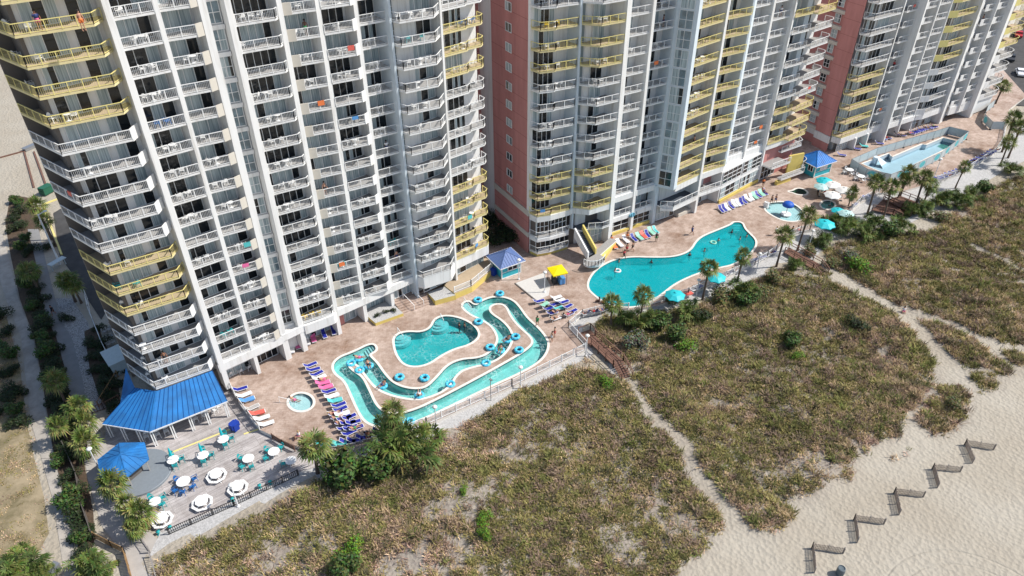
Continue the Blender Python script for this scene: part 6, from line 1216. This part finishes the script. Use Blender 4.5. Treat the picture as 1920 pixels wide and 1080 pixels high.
# fences
def fence(name, lab, pts, z, h, m, cat='fence', group=None, pitch=.17, board=False, zb=None):
    pts = [Vector((p[0], p[1], 0)) for p in pts]; r = thing(name, lab, cat, (pts[0].x, pts[0].y, z), 0, group); pk = MB(); po = MB(); o = pts[0]
    for a, b in zip(pts, pts[1:]):
        a, b = a - o, b - o; L = (b - a).length; n = max(1, round(L / 2.0))
        for i in range(n + 1): p = a.lerp(b, i / n); po.bar((p.x, p.y, -.1), (p.x, p.y, h + .06), .10)
        pk.bar((a.x, a.y, h - .05), (b.x, b.y, h - .05), .06, .06); pk.bar((a.x, a.y, .12), (b.x, b.y, .12), .06, .06)
        k = max(1, round(L / pitch)); t = (b - a) / L
        for i in range(k):
            p = a.lerp(b, (i + .5) / k); w_ = t * (pitch * .44 if board else .03)
            pk.add([(p.x - w_.x, p.y - w_.y, .05), (p.x + w_.x, p.y + w_.y, .05), (p.x + w_.x, p.y + w_.y, h), (p.x - w_.x, p.y - w_.y, h)], [(0, 1, 2, 3)])
    po.build('post', m, r); pk.build('boards' if board else 'pickets', m, r); return r
FP = ats
fence('picket_fence', 'long white picket fence along the straight lower river channel', FP([(700, 832), (745, 814), (800, 796), (960, 724), (1097, 656)]), 0, 1.15, 'white_paint')
fence('picket_fence', 'zigzag white picket fence around the head of the near dune stairs', FP([(1099, 651), (1066, 614), (1091, 593), (1140, 581), (1178, 580)]), 0, 1.15, 'white_paint')
fence('picket_fence', 'white picket fence past both teal umbrellas at the big pool', FP([(1200, 577), (1290, 552), (1345, 527), (1391, 506)]), 0, 1.15, 'white_paint')
fence('picket_fence', 'curved white fence at the far end of the big pool', FP([(1393, 505), (1415, 496), (1438, 483), (1455, 470), (1466, 461)]), 0, 1.15, 'white_paint')
fence('picket_fence', 'white fence below the splash pool and its seated bathers', FP([(1480, 443), (1500, 435.5), (1518, 431.5), (1547, 427)]), 0, 1.15, 'white_paint')
fence('picket_fence', 'short white fence left of the far wooden stairs', FP([(1590, 402), (1613, 379.5), (1648, 361.5)]), 0, 1.15, 'white_paint')
fence('picket_fence', 'white fence behind the loungers facing the drained pool', FP([(1755, 340), (1804, 325.5), (1865, 286.5), (1879, 265), (1884, 238)]), 0, 1.15, 'white_paint')
fence('picket_fence', 'grey white fence behind the loungers by the terrace palm', FP([(604, 852), (650, 845), (698, 832)]), 0, 1.0, 'sling_grey')
fence('picket_fence', 'curved white fence between bar terrace and pool deck', FP([(431, 722), (447, 754), (466, 779), (487, 805)]), 0, .95, 'white_paint')
fence('rail_fence', 'dark rail fence along the edge of the wooden terrace', ats([(318, 1003), (440, 949), (560, 892)], TZ), TZ, 1.0, 'black_metal', pitch=.2)
fence('rail_fence', 'dark wood fence beside the shaded boardwalk, left side', ats([(123, 842), (148, 899), (158, 955), (176, 1008)], -.42), -.42, 1.3, 'dark_and_shaded', pitch=.2, board=True)
fence('rail_fence', 'tan wooden fence at the bottom of the boardwalk', ats([(179, 1010), (210, 1026), (235, 1038), (248, 1085)], -.42), -.42, 1.1, 'wood_tan', pitch=.2, board=True)
fence('rail_fence', 'grey slatted fence between boardwalk and palm planter', ats([(196, 885), (213, 940), (242, 979), (282, 1037)], -.42), -.42, 1.1, 'wood_grey', pitch=.24, board=False)
fence('rail_fence', 'short wooden fence at the lower right of the boardwalk', ats([(283, 1045), (296, 1088)], -.42), -.42, .9, 'wood_grey', pitch=.24)
fence('rail_fence', 'wooden ramp rail left of the blue pavilion roof', ats([(166, 778), (196, 768), (226, 752)], TZ), TZ, 1.1, 'wood_brown', pitch=.3)
fence('rail_fence', 'diagonal tan rail beside the clipped shrubs', ats([(186, 764), (222, 706)], -.4), -.4, 1.0, 'wood_tan', pitch=.3)
fence('picket_fence', 'white fence around the shaded service yard left of the tower', ats([(164, 560), (170, 590), (180, 615), (196, 655), (221, 704)], -.4), -.4, 1.6, 'white_paint', pitch=.3)
fence('rail_fence', 'brown wooden ramp wall by the terrace tables', ats([(511, 822), (530, 834), (553, 845)], -.3), -.3, .8, 'wood_brown', pitch=.18, board=True)
fence('picket_fence', 'white rail on the yellow wall below the right end of the left tower', [(49.4, 69.4), (52.2, 69.1), (57.6, 70.6), (58.3, 72.4)], 1.0, 1.05, 'white_paint')
m = MB(); m.prism([(49.3, 69.2), (52.2, 68.9), (57.9, 70.5), (58.6, 72.4), (58.4, 73.4), (49.4, 72.0)], -.02, .98, 0, mtop=1); tag(m.build('terrace_base', ['yellow_stucco', 'balcony_floor_tan']), 'yellow walled terrace below the right end of the left tower', 'terrace')
m = MB(); m.prism([(37.4, 71.6), (41.5, 70.9), (41.7, 74.8), (37.4, 75)], -.02, .5, 0, mtop=1); tag(m.build('planter', ['yellow_stucco', 'white_gravel']), 'yellow planter of white gravel beside the entrance steps', 'planter')
m = MB(); m.prism([(46.3, 69.9), (49.3, 69.0), (49.4, 71.8), (46.6, 72.2)], -.02, .85, 0, mtop=1); tag(m.build('planter', ['yellow_stucco', 'white_gravel']), 'yellow planter right of the entrance steps', 'planter')
for px, py, lab in ((708, 592, 'left'), (724, 585, 'second from left'), (738, 583, 'rightmost')): plant(SH['dark'], px, py, .35, f'small dark plant in the yellow planter, {lab}', .6, None, z0=.5)
sm = MB()
for j in range(6): sm.prism([(41.7, 71.4 + j * .42), (46.6, 70.5 + j * .42), (46.6, 74.2), (41.7, 74.2)], -.02 + j * .002, .15 * (j + 1))
tag(sm.build('entrance_steps', 'paved_deck'), kind='structure')
for j, x in enumerate((43.2, 44.8)):
    m = MB(); m.bar((x, 73.3, 1.75), (x + .2, 70.9, .95), .06); m.bar((x, 73.3, .85), (x, 73.3, 1.75), .06); m.bar((x + .2, 70.9, .1), (x + .2, 70.9, .95), .06); tag(m.build('handrail', 'white_paint'), ('left', 'right')[j] + ' white handrail on the entrance steps', 'handrail')
for px, py, qx, qy, z0, lab in ((826, 588, 832, 603, 1.0, 'upper entry of the lagoon pool'), (745, 614, 756, 632, 1.0, 'left entry of the lagoon pool'), (870, 558, 884, 578, 1.0, 'upper steps of the lazy river'), (522, 744, 545, 752, .9, 'round shallow pool')):
    a, b = at(px, py, z0), at(qx, qy, .3); m = MB(); m.tube([(a.x, a.y, 0), (a.x, a.y, z0), (b.x, b.y, .55), (b.x, b.y, -.2)], .035, 7); tag(m.build('handrail', 'white_paint'), 'white handrail at the ' + lab, 'handrail')
# screens around the drained pool
def screen(pts, group, labs):
    for i, (a, b) in enumerate(zip(pts, pts[1:])):
        r = thing('fence_screen', labs[i], 'fence', (a.x, a.y, 0), 0, group); d = b - a; n = d.normalized(); s = MB(); n_ = max(1, round(d.length / 2.4)); f = MB(); k = Vector((0, 0, 1))
        for j in range(n_ + 1): p = d * j / n_; f.bar((p.x, p.y, 0), (p.x, p.y, 1.8), .05); f.box(p.x - .2, p.y - .2, .02, p.x + .2, p.y + .2, .1)
        f.bar((0, 0, 1.78), (d.x, d.y, 1.78), .045); f.build('frame', 'steel_grey', r); s.wall((0, 0), (d.x, d.y), .12, 1.74, .012); s.build('mesh_screen', 'screen_pale', r)
        if i in PRINT:
            for j in range(n_):
                if (j + i) % 2 == 0:
                    t = MB(); q0, q1 = d * (j + .12) / n_, d * (j + .88) / n_; nr = Vector((n.y, -n.x, 0)) * .014; ce_ = (q0 + q1) / 2; rx = (q1 - q0).length / 2
                    pts_ = [ce_ + nr + n * rx * math.cos(2 * PI * q / 20) * (1 - .12 * math.sin(3 * q)) + k * (.95 + .62 * math.sin(2 * PI * q / 20)) for q in range(20)]; t.add(pts_, [tuple(range(20))]); t.build('print', 'screen_teal', r)
PRINT = (0, 1, 2, 3)
near = zo(1560, 200, 4.909, [(300, 652), (520, 702), (640, 655), (985, 492), (1232, 302)]); screen(near, 'screens around the drained pool', ['pale blue mesh screen at the near short end of the drained pool', 'short teal printed screen at the near corner of the drained pool', 'teal printed screen on the beach side, nearer the corner', 'teal printed screen on the beach side, farther along'])
PRINT = ()
far_ = zo(1560, 200, 4.909, [(300, 652), (160, 560), (400, 455), (655, 378), (925, 300), (1055, 258), (1232, 302)]); screen(far_, 'screens around the drained pool', ['pale screen beside the two white tables', 'plain screen on the building side, nearest', 'plain screen on the building side, second', 'plain screen on the building side, third', 'plain screen on the building side, farthest', 'plain screen across the far end of the drained pool'])
sc2 = zo(1760, 60, 4.909, [(500, 690), (430, 745), (400, 830), (470, 900), (590, 900)], 0); PRINT = (0, 1, 2); screen(sc2, 'screens of the upper right enclosure', ['teal screen of the upper right enclosure, left end', 'teal screen of the upper right enclosure, corner', 'teal screen of the upper right enclosure, lower side', 'teal screen of the upper right enclosure, right end'])
m = MB(); m.add([(-1.5, -.8, -1.1), (1.2, -.8, -1.1), (-.6, .9, .5), (-1.2, .9, .5)], [(0, 1, 2, 3)]); m.box(-1.4, .9, -1.1, -.4, 1.6, .5); c = zo(1560, 200, 4.909, [(480, 490)])[0]; tag(m.build('pool_slope', 'pool_white', None, False, (c.x, c.y, 0)), 'pale sloped block in the drained pool', 'pool slope')
# wooden dune stairs
def dune_stair(lab, a, b, c, d, e, f, z0, z1, rails=True):
    """a-b head of the walkway, c-d its lower end, e-f the bottom of the steps (pixels)"""
    A, B_, Cc, D = at(*a, z0), at(*b, z0), at(*c, z0 - .1), at(*d, z0 - .1); E, F_ = at(*e, z1), at(*f, z1); r = thing('dune_stairs', lab, 'stairs', (A.x, A.y, z1)); W2 = lambda o: at_world(o, r)
    m = MB(); n = 16
    for i in range(n):
        p, q, s, t = A.lerp(Cc, (i + .06) / n), B_.lerp(D, (i + .06) / n), B_.lerp(D, (i + .94) / n), A.lerp(Cc, (i + .94) / n); m.prism([p, q, s, t], p.z - .08, p.z)
    W2(m.build('walkway', 'wood_brown')); m = MB(); k = 7
    for i in range(k):
        t0, t1 = i / k, (i + .8) / k; p, q, s, t = Cc.lerp(E, t0), D.lerp(F_, t0), D.lerp(F_, t1), Cc.lerp(E, t1); m.prism([p, q, s, t], p.z - .12, p.z - .06)
    W2(m.build('steps', 'wood_brown'))
    for l in ((A, Cc, E), (B_, D, F_)):
        m = MB()
        for p, q in zip(l, l[1:]):
            m.bar(p + Vector((0, 0, 1.0)), q + Vector((0, 0, 1.0)), .12, .06); m.bar(p + Vector((0, 0, .55)), q + Vector((0, 0, .55)), .05, .09); n2 = max(1, round((q - p).length / 1.6))
            for i in range(n2 + 1): u_ = p.lerp(q, i / n2); m.bar(u_ + Vector((0, 0, -.7)), u_ + Vector((0, 0, 1.0)), .10)
        W2(m.build('railing', 'wood_brown'))
Z1 = lambda x, y: (1020 + x / 5.143, 520 + y / 5.143)
dune_stair('reddish wooden stairs over the near dune, at the zigzag fence', Z1(455, 640), Z1(490, 560), Z1(668, 845), Z1(765, 800), Z1(748, 985), Z1(852, 960), .25, -.35)
m = MB(); q = [at(*Z1(x, y), .25) for x, y in ((330, 540), (445, 500), (500, 560), (450, 650), (420, 640))]; m.prism(q, .15, .25); 
for a_, b_ in zip(q[:3], q[1:3]): m.bar(a_ + Vector((0, 0, 1)), b_ + Vector((0, 0, 1)), .12, .06); m.bar(a_ + Vector((0, 0, -.6)), a_ + Vector((0, 0, 1)), .1); m.bar(b_ + Vector((0, 0, -.6)), b_ + Vector((0, 0, 1)), .1)
tag(m.build('stair_landing', 'wood_brown'), 'wooden landing at the head of the near dune stairs', 'landing')
Z2 = lambda x, y: (1380 + x / 6, 380 + y / 6)
dune_stair('brown wooden stairs over the middle dune, under the leaning palm', Z2(545, 560), Z2(595, 500), Z2(862, 745), Z2(958, 700), Z2(945, 850), Z2(1035, 800), .1, -.4)
Z3 = lambda x, y: (1560 + x / 4.909, 200 + y / 4.909)
dune_stair('wooden stairs left of the far dune crossing', Z3(370, 950), Z3(470, 850), Z3(560, 990), Z3(650, 930), Z3(640, 1030), Z3(720, 980), .1, -.4)
dune_stair('wooden stairs right of the far dune crossing', Z3(480, 860), Z3(630, 820), Z3(640, 930), Z3(790, 880), Z3(690, 960), Z3(820, 910), .35, .1)
mat('slat_wood', (0.40, 0.33, 0.28), 0.9, 0.3, 3.0)
Z4 = lambda x, y: (1440 + x / 4, 810 + y / 4)
for i, (J_, E1_, E2_) in enumerate((((330, 875), (347, 1058), (565, 912)), ((645, 662), (668, 832), (870, 693)), ((945, 462), (982, 624), (1165, 490)), ((1232, 282), (1270, 421), (1442, 301)), ((1475, 99), (1532, 236), (1692, 136)))):
    J0 = at(*Z4(*J_), -.45); r = thing('sand_fence', ('nearest the bottom frame edge', 'second from the bottom', 'in the middle of five', 'second from the top', 'farthest up the beach')[i] and 'V-shaped slatted sand fence on the beach, ' + ('nearest the bottom frame edge', 'second from the bottom', 'in the middle of five', 'second from the top', 'farthest up the beach')[i], 'sand fence', (J0.x, J0.y, -.47), 0, 'V-shaped sand fences')
    for E_ in (E1_, E2_):
        q = at(*Z4(*E_), -.45) - J0; m = MB(); n = 22
        for j in range(n): p = q * (j / (n - 1)); h_ = .92 + rng.normal(0, .03); m.bar((p.x, p.y, -.1), (p.x + rng.normal(0, .02), p.y, h_), .06, .03)
        for z in (.2, .5, .8): m.bar((0, 0, z), (q.x, q.y, z), .025)
        m.build('slat_panel', 'slat_wood', r)
        for j in (0, .5, 1): po = MB(); p = q * j; po.bar((p.x, p.y + .06, -.3), (p.x, p.y + .06, 1.05), .08); po.build('post', 'wood_grey', r)
# odds and ends
def lump(name, lab, cat, px, py, z, build, mats, rz=0.0):
    c = at(px, py, z); m = MB(); build(m); o = tag(m.build(name, mats, None, False, (c.x, c.y, z)), lab, cat); o.rotation_euler = (0, 0, rz); return o
def wheelie(m): m.prism([(-.35, -.4), (.35, -.4), (.35, .4), (-.35, .4)], .12, 1.05); m.bar((0, -.45, 1.1), (0, .45, 1.15), .75, .08); m.tube([(-.38, .35, .14), (.38, .35, .14)], .14, 10); m.bar((-.3, .5, 1.0), (.3, .5, 1.0), .04)
lump('towel_bin', 'big blue wheeled bin on the wooden terrace', 'bin', 442, 806, TZ, lambda m: (wheelie(m), m.box(-.55, -.3, .5, .55, .3, 1.2)), 'bin_blue', .3)
lump('towel_bin', 'blue wheeled bin left of the purplish roofed hut', 'bin', 925, 516, 0, wheelie, 'bin_blue', .2); lump('trash_barrel', 'dark grey barrel on the sand at the bottom frame edge', 'barrel', 1574, 1076, -.45, lambda m: m.lathe([(0, 0), (.36, 0), (.40, .45), (.36, .95), (.30, .97), (.28, .9), (0, .88)], 16), 'grey_bin')
lump('dumpster', 'dark green dumpster at the upper left driveway', 'dumpster', 90, 362, -.4, lambda m: (m.prism([(-1.1, -.7), (1.1, -.7), (1.1, .7), (-1.1, .7)], .15, 1.3), m.bar((-1.1, 0, 1.42), (1.1, 0, 1.34), 1.45, .08), m.box(-1.2, -.2, .7, 1.2, .2, .9)), 'dumpster_green', .5)
lump('notice_board', 'little blue-grey board beside a palm in the shade', 'sign', 112, 502, -.4, lambda m: (m.bar((-1.1, 0, 0), (-1.1, 0, 1.2), .1), m.bar((1.1, 0, 0), (1.1, 0, 1.2), .1), m.bar((-1.3, 0, 1.25), (1.3, 0, 1.25), 1.0, .08)), 'screen_pale', .4)
lump('service_shed', 'low pale blue roofed shed in the shaded service yard', 'shed', 226, 682, 0, lambda m: (m.box(-1.3, -1.6, -.4, 1.3, 1.6, 1.5), m.bar((-1.5, 0, 1.6), (1.5, 0, 1.72), 3.6, .1)), 'screen_pale', .0)
for j, (px, py) in enumerate(((192, 613), (196, 622), (204, 618), (200, 634), (208, 630), (204, 646), (212, 642))): c = at(px, py, -.1); chair(CH, (c.x, c.y, -.45), .8 + .2 * j, f'grey chair stored in the shaded service yard, {ORD[j]} from the top', 'chairs stored in the service yard', 'sling_grey')
lump('utility_box', 'small dark box by the footpath at the bottom left', 'box', 104, 1072, -.4, lambda m: (m.box(-.5, -.35, 0, .5, .35, .8), m.bar((-.55, 0, .85), (.55, 0, .85), .8, .06)), 'steel_grey', .5)
def make_car(col, lab, px, py, rz):
    c = at(px, py, -.4); r = thing('parked_car', lab, 'car', (c.x, c.y, -.4), rz, 'cars parked beyond the right tower')
    m = MB(); m.add([(x, y, z) for x, z in ((-2.1, .35), (-2.15, .75), (-1.2, .9), (-.7, 1.4), (.7, 1.42), (1.3, .95), (2.1, .8), (2.15, .4)) for y in (-.85, .85)], [(0, 1, 3, 2), (2, 3, 5, 4), (4, 5, 7, 6), (6, 7, 9, 8), (8, 9, 11, 10), (10, 11, 13, 12), (12, 13, 15, 14), (14, 15, 1, 0), (0, 2, 4, 6, 8, 10, 12, 14), (15, 13, 11, 9, 7, 5, 3, 1)]); m.build('body', col, r)
    g = MB(); g.box(-.95, -.87, .95, 1.0, .87, 1.32); g.build('window', 'door_glass', r)
    for x in (-1.35, 1.4):
        for y in (-.8, .8): w_ = MB(); w_.tube([(x, y - .1, .33), (x, y + .1, .33)], .33, 12); w_.build('wheel', 'plastic_dark', r)
make_car('car_red', 'red car parked beyond the right tower, uppermost', 1908, 68, .4); make_car('car_dark', 'dark car parked beyond the right tower', 1893, 112, .4); make_car('car_white', 'pale car parked at the right edge below the dark one', 1912, 140, .5)
for j, (a, b, m_, lab) in enumerate((((45, 282), (64, 352), 'wood_brown', 'left log edging on the sand lot at the upper left'), ((64, 285), (86, 346), 'wood_brown', 'right log edging on the sand lot at the upper left'), ((0, 296), (44, 284), 'wood_brown', 'log edging reaching the left frame edge'), ((80, 384), (116, 478), 'yellow_paint', 'yellow curb along the shaded driveway'), ((80, 384), (112, 372), 'yellow_paint', 'short yellow curb at the driveway head'))):
    p, q = at(*a, -.4), at(*b, -.4); m = MB(); m.bar((p.x, p.y, -.36), (q.x, q.y, -.36), .3, .25); tag(m.build('curb', m_), lab, 'curb')
lump('bench_box', 'dark flat box at the head of the log edging', 'box', 56, 279, -.4, lambda m: (m.box(-1.2, -.5, 0, 1.2, .5, .5), m.bar((-1.3, 0, .55), (1.3, 0, .55), 1.15, .08)), 'steel_grey', .4)
# signs on the white bands
def sign(name, lab, text, p, q, z, size, m, off=.18):
    cu = bpy.data.curves.new(name, 'FONT'); cu.body = text; cu.size = size; cu.extrude = .03; cu.align_x = 'CENTER'; cu.shear = .25; o = bpy.data.objects.new(name, cu); C.objects.link(o); bpy.context.view_layer.update()
    me = bpy.data.meshes.new_from_object(o.evaluated_get(bpy.context.evaluated_depsgraph_get())); bpy.data.objects.remove(o); me.materials.clear(); me.materials.append(MATS[m]); u = Vector((q[0] - p[0], q[1] - p[1], 0)).normalized(); n = Vector((u.y, -u.x, 0)); c = Vector(((p[0] + q[0]) / 2, (p[1] + q[1]) / 2, z)) + n * off
    o = link(name, me, None, c); o.matrix_world = Matrix(((u.x, 0, n.x, c.x), (u.y, 0, n.y, c.y), (0, 1, 0, c.z), (0, 0, 0, 1))); return tag(o, lab, 'sign')
sign('wall_sign', 'grey script lettering over the entrance doors of the left tower', 'Reef', (41.9, 73.35), (44.8, 73.2), 3.2, 1.0, 'sign_grey', .22)
u = Vector((2.6, -.5, 0)).normalized(); n = Vector((u.y, -u.x, 0)); c0 = Vector((82.3, 65.1, 2.95)) + n * .24; Pq = lambda a, b, o=0: c0 + u * a + n * o + Vector((0, 0, b))
r = thing('wall_emblem', 'small pale blue oval emblem with dark strokes on the white band behind the big pool', 'sign', tuple(c0)); m = MB(); ring = [Pq(.62 * math.cos(2 * PI * i / 20), .40 * math.sin(2 * PI * i / 20)) for i in range(20)]; m.add(ring + [q - n * .05 for q in ring], [tuple(range(20))] + [(i, (i + 1) % 20, (i + 1) % 20 + 20, i + 20) for i in range(20)]); mat('emblem_blue', (0.22, 0.55, 0.72), 0.5); at_world(m.build('plate', 'emblem_blue'), r)
m = MB(); m.tube([Pq(-.62, -.25, .02), Pq(-.5, .12, .02), Pq(-.3, -.3, .02), Pq(-.62, -.25, .02)], .05, 6); m.tube([Pq(-.12, .22, .02), Pq(-.1, -.3, .02)], .06, 6); m.tube([Pq(.25, .3, .02), Pq(.42, .05, .02), Pq(.25, -.25, .02)], .06, 6); m.tube([Pq(.85, .42, .02), Pq(.86, 0, .02), Pq(.62, -.2, .02)], .06, 6); mat('emblem_dark', (0.05, 0.14, 0.19), 0.5); at_world(m.build('strokes', 'emblem_dark'), r)
# ================================================================== FURNITURE ON THE BALCONIES
FL = lambda k: ['lowest', 'second', 'third', 'fourth', 'fifth', 'sixth', 'seventh', 'eighth', 'ninth', 'tenth', 'eleventh', 'twelfth', 'thirteenth', 'fourteenth', 'fifteenth', 'sixteenth', 'seventeenth', 'eighteenth'][k]
cand = []
for w_, ph, k, z, front, bl, y in SLOTS:
    fx = along(front, 0, 1e9); L = sum(math.hypot(b[0] - a[0], b[1] - a[1]) for a, b in zip(front, front[1:])); pts = along(front, L * .12, L * .88)
    cand.append(((Vector((front[0][0], front[0][1], z)) - CAM).length, w_, ph, k, z, front, L, bl))
cand.sort(key=lambda c: c[0]); nchair = 0; ntab = 0; TBL = MB(); TBL.lathe([(0, .70), (.36, .70), (.37, .67), (.05, .65), (.05, .1), (.25, 0)], 14); TBLM = TBL.mesh('side_table', 'plastic_white')
def spot(front, L, s, d):
    a = along(front, s, s + .02)[0]; b = along(front, min(s + .4, L - .01), min(s + .42, L))[-1] if s + .5 < L else along(front, s - .4, s - .38)[0]; t = Vector((b[0] - a[0], b[1] - a[1])); t = (t if s + .5 < L else -t).normalized(); n = Vector((-t.y, t.x)); return a[0] + n.x * d, a[1] + n.y * d, math.atan2(t.y, t.x)
SPECIAL = {('first column', 1): 'plastic_teal', ('bay above blue roof', 5): 'plastic_teal', ('wide bay past fin', 12): 'plastic_teal', ('right corner', 12): 'plastic_blue', ('bay beside window strip', 0): 'plastic_yellow', ('stepped bay', 10): 'plastic_yellow', ('first column', 11): 'plastic_blue', ('beige panel column', 2): 'plastic_teal', ('column touching fin', 2): 'plastic_teal'}
for dist, w_, ph, k, z, front, L, bl in cand:
    if L < 2.2 or nchair > 292: continue
    n = int(rng.choice([0, 1, 2, 2, 3], p=[.22, .2, .28, .15, .15])); n = max(n, 2) if (ph, k) in SPECIAL else n
    if w_ == 'right tower': n = min(n, 1)
    n = min(n, int(L / 1.3)); base = L * rng.uniform(.2, .4); dark = rng.random() < .2
    for j in range(n):
        s = base + (L * .8 - base) * j / max(1, n); x, y, a = spot(front, L, max(.3, min(s, L - .3)), rng.uniform(.55, .85)); col = SPECIAL.get((ph, k), 'plastic_dark' if dark else 'plastic_white')
        chair(CH, (x, y, z), a + PI + rng.normal(0, .7), f"{col.split('_')[1]} chair {('left', 'middle', 'right')[j] if n > 1 else 'alone'} on the {FL(k)} balcony, {w_}, {ph}", 'plastic chairs on the hotel balconies', col, 'balcony_chair'); nchair += 1
    if n and rng.random() < .35 and L > 3 and ntab < 70:
        x, y, a = spot(front, L, min(base + L * .18, L - .4), .6); tag(link('side_table', TBLM, None, (x, y, z)), f'small white table on the {FL(k)} balcony, {w_}, {ph}', 'table', 'small tables on the hotel balconies'); ntab += 1
hung = 0
for dist, w_, ph, k, z, front, L, bl in cand:
    if L < 2.6: continue
    u_ = rng.random()
    if u_ < .05 and hung < 18:
        pl_ = along(front, L * .25, L * .25 + .02); s0 = L * rng.uniform(.25, .6); a = along(front, s0, s0 + .01)[0]; b = along(front, s0 + .75, s0 + .76)[0]; m = MB(); t_ = Vector((b[0] - a[0], b[1] - a[1], 0)).normalized(); n_ = Vector((t_.y, -t_.x, 0)); A_ = Vector((a[0], a[1], z)); B_ = Vector((b[0], b[1], z)); dz = rng.uniform(.35, .62)
        pr = [(n_ * .07, 1.0 - dz), (n_ * .06, .99), (n_ * -.06, .99), (n_ * -.07, 1.0 - dz * .6)]
        for (o0, z0), (o1, z1) in zip(pr, pr[1:]): m.q(A_ + o0 + Vector((0, 0, z0)), B_ + o0 + Vector((0, 0, z0)), B_ + o1 + Vector((0, 0, z1)), A_ + o1 + Vector((0, 0, z1)))
        col = ('towel_blue', 'towel_teal', 'towel_orange', 'towel_pink', 'towel_red', 'towel_white', 'towel_green')[int(rng.integers(7))]; o = m.build('hung_towel', col); tag(o, f"{TOWN[col]} towel drying over the {FL(k)} balcony railing, {w_}, {ph}", 'towel', 'towels drying on balcony railings'); hung += 1
    elif u_ > .955:
        x, y, a_ = spot(front, L, L * rng.uniform(.3, .7), .5); c1 = ('cloth_red', 'cloth_navy', 'cloth_black', 'cloth_green', 'cloth_pink')[int(rng.integers(5))]; tp = int(rng.random() < .6)
        o = person(900, 600, 0, 'stand', 0, tp, ('skin_a', 'skin_b', 'skin_c')[int(rng.integers(3))], c1, ('cloth_white', 'cloth_navy', 'cloth_red')[int(rng.integers(3))], f"person standing on the {FL(k)} balcony, {w_}, {ph}", 'hair_dark', 0, 'people on the hotel balconies'); o.location = (x, y, z); o.rotation_euler = (0, 0, a_ + rng.normal(0, .8))
o = person(155, 45, 0, 'stand', .3, 0, 'skin_a', 'cloth_orange', 0, 'sunburnt person leaning at a high yellow railing of the left tower'); z = T1.zk(15) + .22; c = at(158, 58, z); o.location = (c.x, c.y, z)
